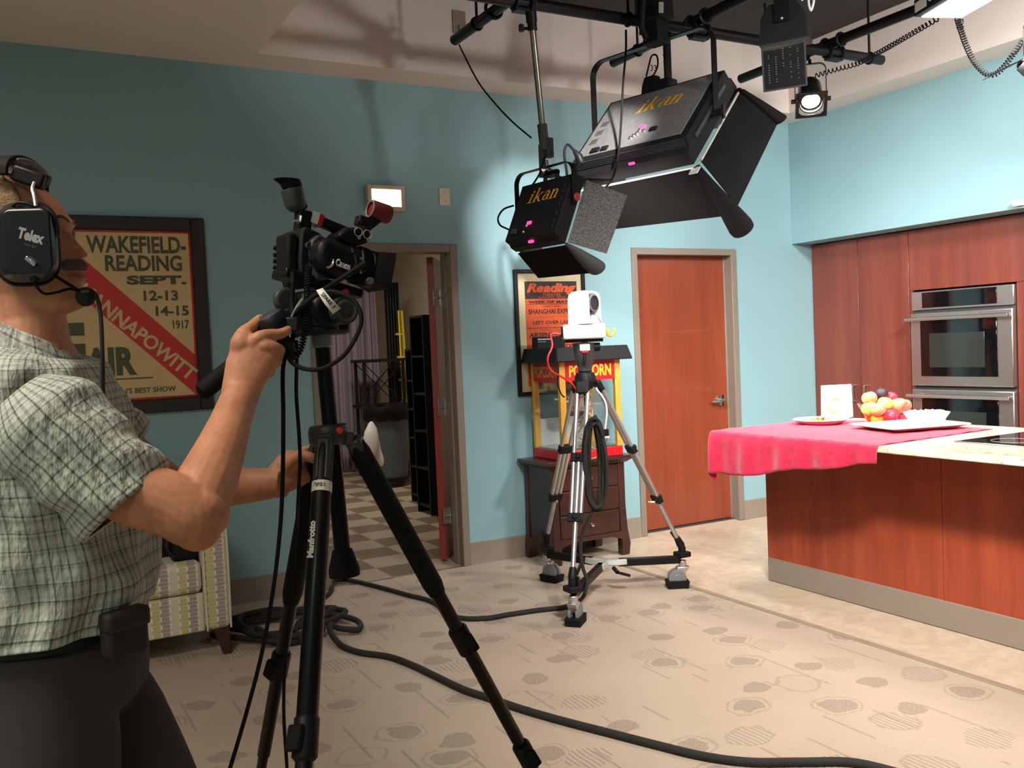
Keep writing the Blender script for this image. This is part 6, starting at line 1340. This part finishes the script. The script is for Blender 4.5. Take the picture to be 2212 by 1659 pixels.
# legs core (inside the trousers) so the body is one figure down to the ankles
OB = sag(128, 1400); OB.z = 0
hipR, hipL = sag(98, 1400, -.085), sag(140, 1400, .085)
ftR, ftL = OB+LT*-.11+FD_*-.08, OB+LT*.12+FD_*.22
knR, knL = mid(hipR, ftR+V((0, 0, .09)), .52)+FD_*.04, mid(hipL, ftL+V((0, 0, .09)), .50)+FD_*.05
for h, k, f in ((hipR, knR, ftR), (hipL, knL, ftL)): limb([h, mid(h, k, .5), k, mid(k, f, .35), f+V((0, 0, .09))], [.075, .065, .05, .045, .036])
t = NT('warm_skin'); P = t.coord('Object'); n = t.noise(P, 16, 4, .6); n2 = t.noise(P, 90, 3)
f = t.math('ADD', t.math('MULTIPLY', n, .7), t.math('MULTIPLY', n2, .3))
t.set(color=t.ramp(f, [(.3, rgb(164, 108, 80)), (.5, rgb(190, 132, 100)), (.72, rgb(206, 148, 114))]), rough=.5, spec=.35, sub=.08)
t.b.inputs['Subsurface Radius'].default_value = (.012, .005, .003); t.bump(t.noise(P, 240, 3, .6), .12, .002); M_SKIN = t.m
man = thing('person', 'man in a grey checked short-sleeve shirt and headset steering the camera at left', 'person', OB)
body.build('body', M_SKIN, man, remesh=.0030, smooth_it=4)
# ---- face details, hair
M_HAIR = mat('sandy_grey_hair', rgb(138, 112, 78), .75, var=.4, scale=110, bump=.5, bscale=420)
M_DARKHAIR = mat('dark_grey_hair', rgb(58, 50, 44), .85, var=.3, scale=70, bump=.8, bscale=160)
hb = MB(); vs = []; fs = []; idx = {}
rr = random.Random(8)
def hair_ok(f, a):
    c = math.cos(a); lim = .985 if c > .35 else 0
    return (c < .44 - 1.6*max(0, f-.86) and f > .30+.30*max(0, c+.3)) and f < .992
for k in range(48):
    for i in range(64):
        f0, f1, a0, a1 = 1-k/48*.72, 1-(k+1)/48*.72, 2*PI*i/64, 2*PI*(i+1)/64
        if hair_ok((f0+f1)/2, (a0+a1)/2):
            q = []
            for f_, i_, k_ in ((f0, i, k), (f0, i+1, k), (f1, i+1, k+1), (f1, i, k+1)):
                key = (k_, i_ % 64)
                if key not in idx: idx[key] = len(vs); vs.append(head_pt(f_, 2*PI*(i_ % 64)/64, .0035+.0022*rr.random()))
                q.append(idx[key])
            fs.append(q)
hb.add(vs, fs); hb.build('hair', M_HAIR, man, angle=0, solid=.006)
for s in (-1, 1):
    e_c = toW(interp(BASE, zey)-.0135, s*.031, zey)
    eb = MB().ball(e_c, .0118, 18, 12); ey = eb.build('eye', mat('eye_white', rgb(190, 176, 166), .35, var=.02), man)
    tl_ = (FD_*-.30+ZU*.95).normalized(); MB().lathe([(.0131*math.sin(q_), .0131*math.cos(q_)) for q_ in [PI*.5*k/8*1.02 for k in range(9)]], e_c, tl_, 24, False).build('eyelid', M_SKIN, man, solid=.001)
    tl_ = (FD_*-.35-ZU*.94).normalized(); MB().lathe([(.0131*math.sin(q_), .0131*math.cos(q_)) for q_ in [PI*.5*k/8*.86 for k in range(9)]], e_c, tl_, 24, False).build('eyelid', M_SKIN, man, solid=.001)
    MB().lathe([(0, .0122), (.003, .0120), (.0055, .0108)], e_c, FD_, 16, False).build('iris', mat('dark_iris', rgb(40, 32, 26), .15), ey)
    MB().tube(smoothpts([toW(interp(BASE, zey+.019)+.001, s*.012, zey+.017), toW(interp(BASE, zey+.021)-.003, s*.028, zey+.023), toW(interp(BASE, zey+.017)-.014, s*.044, zey+.017)], 5), .0042, 8).build('eyebrow', M_DARKHAIR, man)
    # ears
    ec = toW(toL(sag(40, 540)).x, s*.078, toL(sag(40, 530)).z)
    MB().ball(ec, (.017, .008, .031), 16, 10, Mx((FD_, LT, ZU)).transposed()).build('ear', M_SKIN, man)
def face_patch(name, m, py0, py1, amax, off, nz=10, na=26, droop=0.0, par=None):
    z1, z0 = toL(sag(170, py0)).z, toL(sag(170, py1)).z; q = MB()
    def fn(u, v):
        a_ = (u-.5)*2*amax; e_ = max(0, 1-abs(u-.5)*2); zz = z0+(z1-z0)*(.5+(v-.5)*min(1, .25+e_*1.6))-droop*abs(u-.5)*2
        o = off*math.sin(PI*min(1, max(0, v)))**.5*min(1, .15+e_*2.5)+.0004
        return head_pt((zz-zb_)/(zt-zb_), a_, o)
    q.grid(fn, na, nz); return q.build(name, m, man, angle=0)
face_patch('moustache', mat('grey_moustache', rgb(96, 86, 80), .9, var=.3, scale=80, bump=.8, bscale=260), 560, 586, .62, .0045, droop=.006)
face_patch('upper_lip', mat('lip_skin', rgb(168, 98, 82), .45), 585, 592, .46, .0022)
face_patch('lower_lip', mat('lip_skin', rgb(172, 100, 84), .45), 594, 606, .44, .0028)
# nails
M_NAIL = mat('finger_nail', rgb(206, 150, 126), .3, var=.03)
for p, r in (((562, 686, 1.687), .006), ): MB().ball(at(*p), (r*1.1, r*.35, r), 10, 6).build('thumb_nail', M_NAIL, man)
# ---- shirt
def plaid(name, uvmap, s=1.0):
    t = NT(name)
    if uvmap: uv = t.n('ShaderNodeUVMap').outputs[0]
    else: uv = t.coord('Object')
    xyz = t.xyz(uv); u = xyz[0]; v = xyz[1]
    wv = t.math('MULTIPLY', t.math('SUBTRACT', t.noise(t.coord('Object'), 7, 3), .5), .012)
    u = t.math('ADD', u, wv); v = t.math('ADD', v, wv)
    def line(c, per, off, wd): return t.math('LESS_THAN', t.math('ABSOLUTE', t.math('SUBTRACT', t.math('FRACT', t.math('ADD', t.math('DIVIDE', c, per), off)), .5)), wd)
    col = rgb(188, 195, 186)
    d = None
    a = t.math('ADD', t.math('MULTIPLY', line(u, .029, 0, .06), .58), t.math('MULTIPLY', line(v, .029, .2, .05), .5))
    a2 = t.math('ADD', t.math('MULTIPLY', line(u, .028, .33, .09), .24), t.math('MULTIPLY', line(v, .028, .53, .09), .24))
    a3 = t.math('ADD', t.math('MULTIPLY', line(u, .014, .1, .22), .12), t.math('MULTIPLY', line(v, .014, .3, .22), .12))
    f = t.math('MINIMUM', t.math('ADD', t.math('ADD', a, a2), a3), 1)
    c = t.mix(f, col, rgb(84, 94, 80))
    t.set(color=c, rough=.85, spec=.15, sheen=.15); n = t.noise(t.coord('Object', (3, 3, 1.2)), 9, 4, .55); t.bump(n, .9, .02)
    return t.m
M_PLAID = plaid('grey_checked_cotton', True)
sh = MB(); NR = 64
TY = lambda py: py if py < 800 else 795+(py-795)*.885
TOR = [(740, 57, .074, .084, .50), (752, 58, .088, .120, .28), (770, 60, .102, .160, .10), (795, 64, .114, .188, 0), (830, 68, .122, .202, 0), (TY(900), 78, .130, .207, 0), (TY(980), 92, .137, .200, 0), (TY(1070), 108, .139, .193, 0), (TY(1160), 120, .141, .188, 0), (TY(1240), 132, .147, .187, 0), (TY(1300), 138, .150, .188, 0), (TY(1340), 138, .148, .190, 0), (TY(1370), 134, .144, .189, 0), (TY(1395), 128, .145, .188, -.02), (TY(1408), 126, .147, .190, -.04)]
def tring(row, k):
    py, cx_, hd, hw, tl = row; c = sag(cx_, py); out = []
    for i in range(NR):
        t_ = 2*PI*i/NR; z = c.z
        wr = .006*math.sin(t_*5+z*22)+.005*math.sin(t_*9-z*31+1)+.004*math.sin(t_*3+z*55)
        if py > 1190: wr += .007*math.sin(t_*11+z*8)*(py-1190)/150
        if py < 760: wr *= .2
        out.append(c+FD_*(hd+wr)*math.copysign(abs(math.cos(t_))**.88, math.cos(t_))+LT*(hw+wr)*math.copysign(abs(math.sin(t_))**.88, math.sin(t_))+ZU*(-tl*hd*math.cos(t_)))
    return out
rows = []
for a, b in zip(TOR, TOR[1:]):
    for j in range(3): rows.append(tuple(x+(y-x)*j/3 for x, y in zip(a, b)))
rows.append(TOR[-1])
sh.loft([tring(r, 0) for r in rows], caps=False)
# hem turned under
hem = [p+(sag(126, TY(1408))-p)*.10+ZU*.004 for p in tring(TOR[-1], 0)]; sh.loft([tring(TOR[-1], 0), hem], caps=False)
shirt = sh.build('shirt', M_PLAID, man, angle=0, solid=.002, subsurf=1)
def sleeve(a, b_, r0, r1, up):
    q = MB(); ax = (b_-a).normalized(); x = V(up)-ax*V(up).dot(ax); x.normalize(); y = ax.cross(x); rings = []
    for k in range(15):
        u = k/14; c = a.lerp(b_, u); r = r0+(r1-r0)*u
        rings.append([c+(x*math.cos(t_)*(r+.006*math.sin(t_*4+u*9)*u+.004*math.sin(u*17+t_*2)) + y*math.sin(t_)*(r*.92+.005*math.sin(t_*5+u*7)*u)) for t_ in [2*PI*i/40 for i in range(40)]])
    rings.append([p+(b_-p)*.16-ax*.004 for p in rings[-1]])
    q.loft([[a-ax*.045+(p-a)*.55 for p in rings[0]]]+rings, caps=False); return q.build('sleeve', M_PLAID, shirt, angle=0, solid=.002, subsurf=1)
sleeve(at(88, 900, 1.440), at(278, 1090, 1.458), .090, .0835, ZU); sleeve(sag(92, 855, .19), mid(sL, eL, .62), .084, .080, ZU)
# collar
cr = []
for k, (py, cx_, hd, hw, tl) in enumerate(((752, 58, .072, .080, .62), (724, 56, .067, .069, .55), (706, 55, .066, .066, .52), (703, 55, .070, .070, .52), (730, 58, .092, .098, .62), (756, 61, .106, .120, .68))):
    c = sag(cx_, py); cr.append([c+FD_*hd*math.cos(t_)+LT*hw*math.sin(t_)+ZU*(-tl*hd*math.cos(t_)) for t_ in [.20+(2*PI-.40)*i/47 for i in range(48)]])
n_ = 48; q = MB(); q.add([p for r in cr for p in r], [(k*n_+i, k*n_+i+1, (k+1)*n_+i+1, (k+1)*n_+i) for k in range(len(cr)-1) for i in range(n_-1)], [[(i*.009, k*.018), ((i+1)*.009, k*.018), ((i+1)*.009, (k+1)*.018), (i*.009, (k+1)*.018)] for k in range(len(cr)-1) for i in range(n_-1)])
q.build('collar', M_PLAID, shirt, angle=0, solid=.0025, subsurf=1)
# ---- trousers, belt, shoes
M_TROU = mat('charcoal_trousers', rgb(56, 52, 52), .85, var=.1, bump=.9, bscale=9)
tr_ = MB()
tr_.loft([ell(sag(126, TY(1414)), .128, .166, 36, .9), ell(sag(126, TY(1440)), .134, .172, 36, .9), ell(sag(128, TY(1500)), .142, .180, 36, .9), ell(sag(132, TY(1580)), .140, .178, 36, .9), ell(sag(134, TY(1640)), .10, .15, 36, .9)])
for h, k, f, s in ((hipR, knR, ftR, -1), (hipL, knL, ftL, 1)):
    pts = [h, mid(h, k, .35)+FD_*.01, mid(h, k, .7)+FD_*.01, k, mid(k, f, .4), f+V((0, 0, .16)), f+V((0, 0, .045))]
    tr_.tube(smoothpts(pts, 5), interp_r(pts, [.096, .102, .094, .080, .072, .066, .068], 5), 26)
tr_.build('trousers', M_TROU, man, remesh=.008, smooth_it=4)
for s, f in ((-1, ftR), (1, ftL)):
    MB().loft([[f+FD_*(x+(.0))+LT*(s*.012*(x > .1)+y) + ZU*z for y, z in [(w_*math.cos(t_), max(.0, h_*.5+h_*.5*math.sin(t_)*1.0)) for t_ in [2*PI*i/16 for i in range(16)]]] for x, w_, h_ in ((-.095, .02, .05), (-.085, .036, .085), (-.03, .040, .10), (.03, .042, .095), (.09, .048, .065), (.15, .046, .05), (.185, .03, .04), (.195, .012, .03))]).build('shoe', mat('black_leather', rgb(24, 22, 21), .4), man)
MB().loft([ell(sag(126, TY(1384)), .130, .168, 40, .9), ell(sag(126, TY(1388)), .136, .174, 40, .9), ell(sag(126, TY(1424)), .140, .178, 40, .9), ell(sag(126, TY(1428)), .134, .172, 40, .9)], caps=False).build('belt', mat('black_belt_leather', rgb(20, 18, 18), .45), man, solid=.003)
hx = sag(268, 1362, -.125); od = (FD_*.75-LT*.66).normalized(); sd_ = ZU.cross(od); R5 = Mx((sd_, od, ZU)).transposed()
ho = MB().box(hx+ZU*-.008, (.074, .034, .066), R5).build('belt_pouch', mat('black_pouch_nylon', rgb(34, 30, 30), .7, bump=.4, bscale=200), man, bevel=.010)
MB().box(hx+od*.004+ZU*.020, (.078, .034, .034), R5).build('pouch_flap', mat('dark_brown_flap', rgb(44, 36, 36), .7), ho, bevel=.008)
c = sag(228, 1343, -.150); MB().ball(c, .006, 10, 6).build('snap', MT['steel'], ho)
# ---- headset
hs_ = thing('headset', 'black intercom headset with boom microphone worn by the man', 'headset', sag(60, 520, -.1))
def hp(px, py, lat): return sag(px, py, lat)
LC = -.112
def rrect(cx_, cy_, w_, h_, r_, lat, n=6):
    c = hp(cx_, cy_, lat); up = (hp(cx_-4, cy_-60, lat)-c).normalized(); rt_ = LT.cross(up)*-1
    if rt_.dot(FD_) < 0: rt_ = -rt_
    out = []
    for sx_, sy_, a0 in ((1, 1, 0), (-1, 1, 90), (-1, -1, 180), (1, -1, 270)):
        for i in range(n+1):
            a_ = math.radians(a0+90*i/n); out.append(c+rt_*(sx_*(w_/2-r_)+r_*math.cos(a_))+up*(sy_*(h_/2-r_)+r_*math.sin(a_)))
    return out
cup = MB().loft([rrect(58, 525, .088, .118, .030, -.070), rrect(58, 525, .097, .128, .034, -.082), rrect(58, 525, .097, .128, .034, -.094), rrect(58, 523, .084, .114, .020, -.104), rrect(58, 522, .074, .102, .014, -.112)]).build('ear_cup', mat('glossy_black_shell', rgb(17, 17, 20), .28, var=.03), hs_, angle=50, bevel=.002)
MB().loft([rrect(58, 527, .100, .134, .036, -.066), rrect(58, 527, .106, .140, .04, -.074), rrect(58, 527, .100, .134, .036, -.082)]).build('ear_cushion', MT['rubber'], hs_, angle=60)
c = hp(38, 503, -.1125); d = (hp(96, 519, -.1125)-c); L = d.length; d.normalize(); u = d.cross(LT); u = u if u.z > 0 else -u
b = MB(); text(b, 'Telex', c-u*.008, d, u, L*.98, .0185, 0, .05); b.build('lettering', mat('silver_print', rgb(150, 150, 150), .5), cup)
c2 = hp(53, 530, -.1125); b = MB(); text(b, 'PH-44', c2, d, u, .017, .004); b.build('model_lettering', mat('dim_print', rgb(84, 84, 84), .5), cup)
MB().loft([rrect(58, 525, .088, .118, .030, .070), rrect(58, 525, .097, .128, .034, .082), rrect(58, 525, .097, .128, .034, .094), rrect(58, 523, .084, .114, .020, .104), rrect(58, 522, .074, .102, .014, .112)]).build('ear_cup', MT['black'], hs_, angle=50, bevel=.002)
MB().bar(hp(56, 556, -.114), hp(78, 572, -.114), .009, .008).build('boom_pivot_lever', MT['chrome'], cup, bevel=.002)
# wire stirrup, headband with adjusters
stp = [hp(22, 465, -.100), hp(28, 445, -.104), hp(45, 438, -.106), hp(75, 446, -.106), hp(108, 462, -.104), hp(119, 480, -.100), hp(120, 515, -.096)]
MB().tube(smoothpts(stp, 5), .0022, 8).build('stirrup_wire', MT['blackm'], hs_)
MB().tube(smoothpts([hp(77, 446, -.106), hp(74, 425, -.100), hp(70, 408, -.092), hp(74, 395, -.080)], 5), .0030, 8).build('slider_wire', MT['alu'], hs_)
bx_, bz_ = toL(sag(58, 378)).x, toL(sag(58, 378)).z
band = []
zt0 = toL(sag(40, 360)).z
for i in range(25):
    a_ = PI*i/24; band.append(toW(bx_-.012+.006*math.sin(a_), -.084*math.cos(a_), zt0-.030+.040*math.sin(a_)**.6))
MB().loft(flatbar(band, FD_, .030, .008)).build('headband', MT['rubber'], hs_, angle=40, bevel=.002)
MB().loft(flatbar([p-ZU*.007 for p in band[6:19]], FD_, .042, .012)).build('band_padding', mat('grey_band_pad', rgb(92, 92, 88), .7), hs_, angle=40, bevel=.003)
MB().box(hp(64, 384, -.068), (.052, .022, .026), Mx(((FD_*.93-ZU*.36).normalized(), LT, (ZU*.93+FD_*.36).normalized())).transposed()).build('slider_block', MT['black'], hs_, bevel=.004)
MB().box(hp(92, 388, -.058), (.022, .022, .020), Mx(((FD_*.93-ZU*.36).normalized(), LT, (ZU*.93+FD_*.36).normalized())).transposed()).build('slider_knob', MT['black'], hs_, bevel=.004)
MB().box(hp(44, 372, -.062), (.008, .024, .016), Mx(((FD_*.8-ZU*.6).normalized(), LT, (ZU*.8+FD_*.6).normalized())).transposed()).build('slider_clip', MT['alu'], hs_, bevel=.002)
# boom and microphone
MB().cyl(hp(72, 590, -.098), hp(76, 606, -.098), .008, 12).build('boom_socket', MT['black'], hs_)
MB().tube(smoothpts([hp(100, 585, -.100), hp(125, 600, -.088), hp(150, 615, -.068), hp(172, 629, -.046)], 5), .0028, 8).build('boom', MT['rubber'], hs_)
MB().tube(smoothpts([hp(76, 604, -.098), hp(80, 620, -.094), hp(96, 634, -.086), hp(120, 632, -.075), hp(150, 624, -.058), hp(172, 629, -.046)], 5), .0023, 8).build('boom_lead', MT['rubber'], hs_)
mc = hp(185, 641, -.040); MB().ball(mc, (.0165, .014, .0165), 18, 12, Mx((FD_, LT, ZU)).transposed()).build('microphone', mat('black_foam_mic', rgb(20, 20, 20), .8, bump=.5, bscale=400), hs_)
MB().box(hp(184, 630, -.052), (.014, .006, .006), Mx((FD_, LT, ZU)).transposed()).build('mic_cap', MT['darkgrey'], hs_, bevel=.002)
cb_ = MB().tube(smoothpts([hp(188, 626, -.040), hp(202, 631, -.045), hp(212, 650, -.06), hp(218, 690, -.09), hp(221, 760, -.12), hp(222, 840, -.14), hp(222, 900, -.15), hp(222, 940, -.148), hp(228, 985, -.13), hp(250, 1060, -.10)], 6), .0034, 8).build('headset_cable', MT['rubber'], hs_)
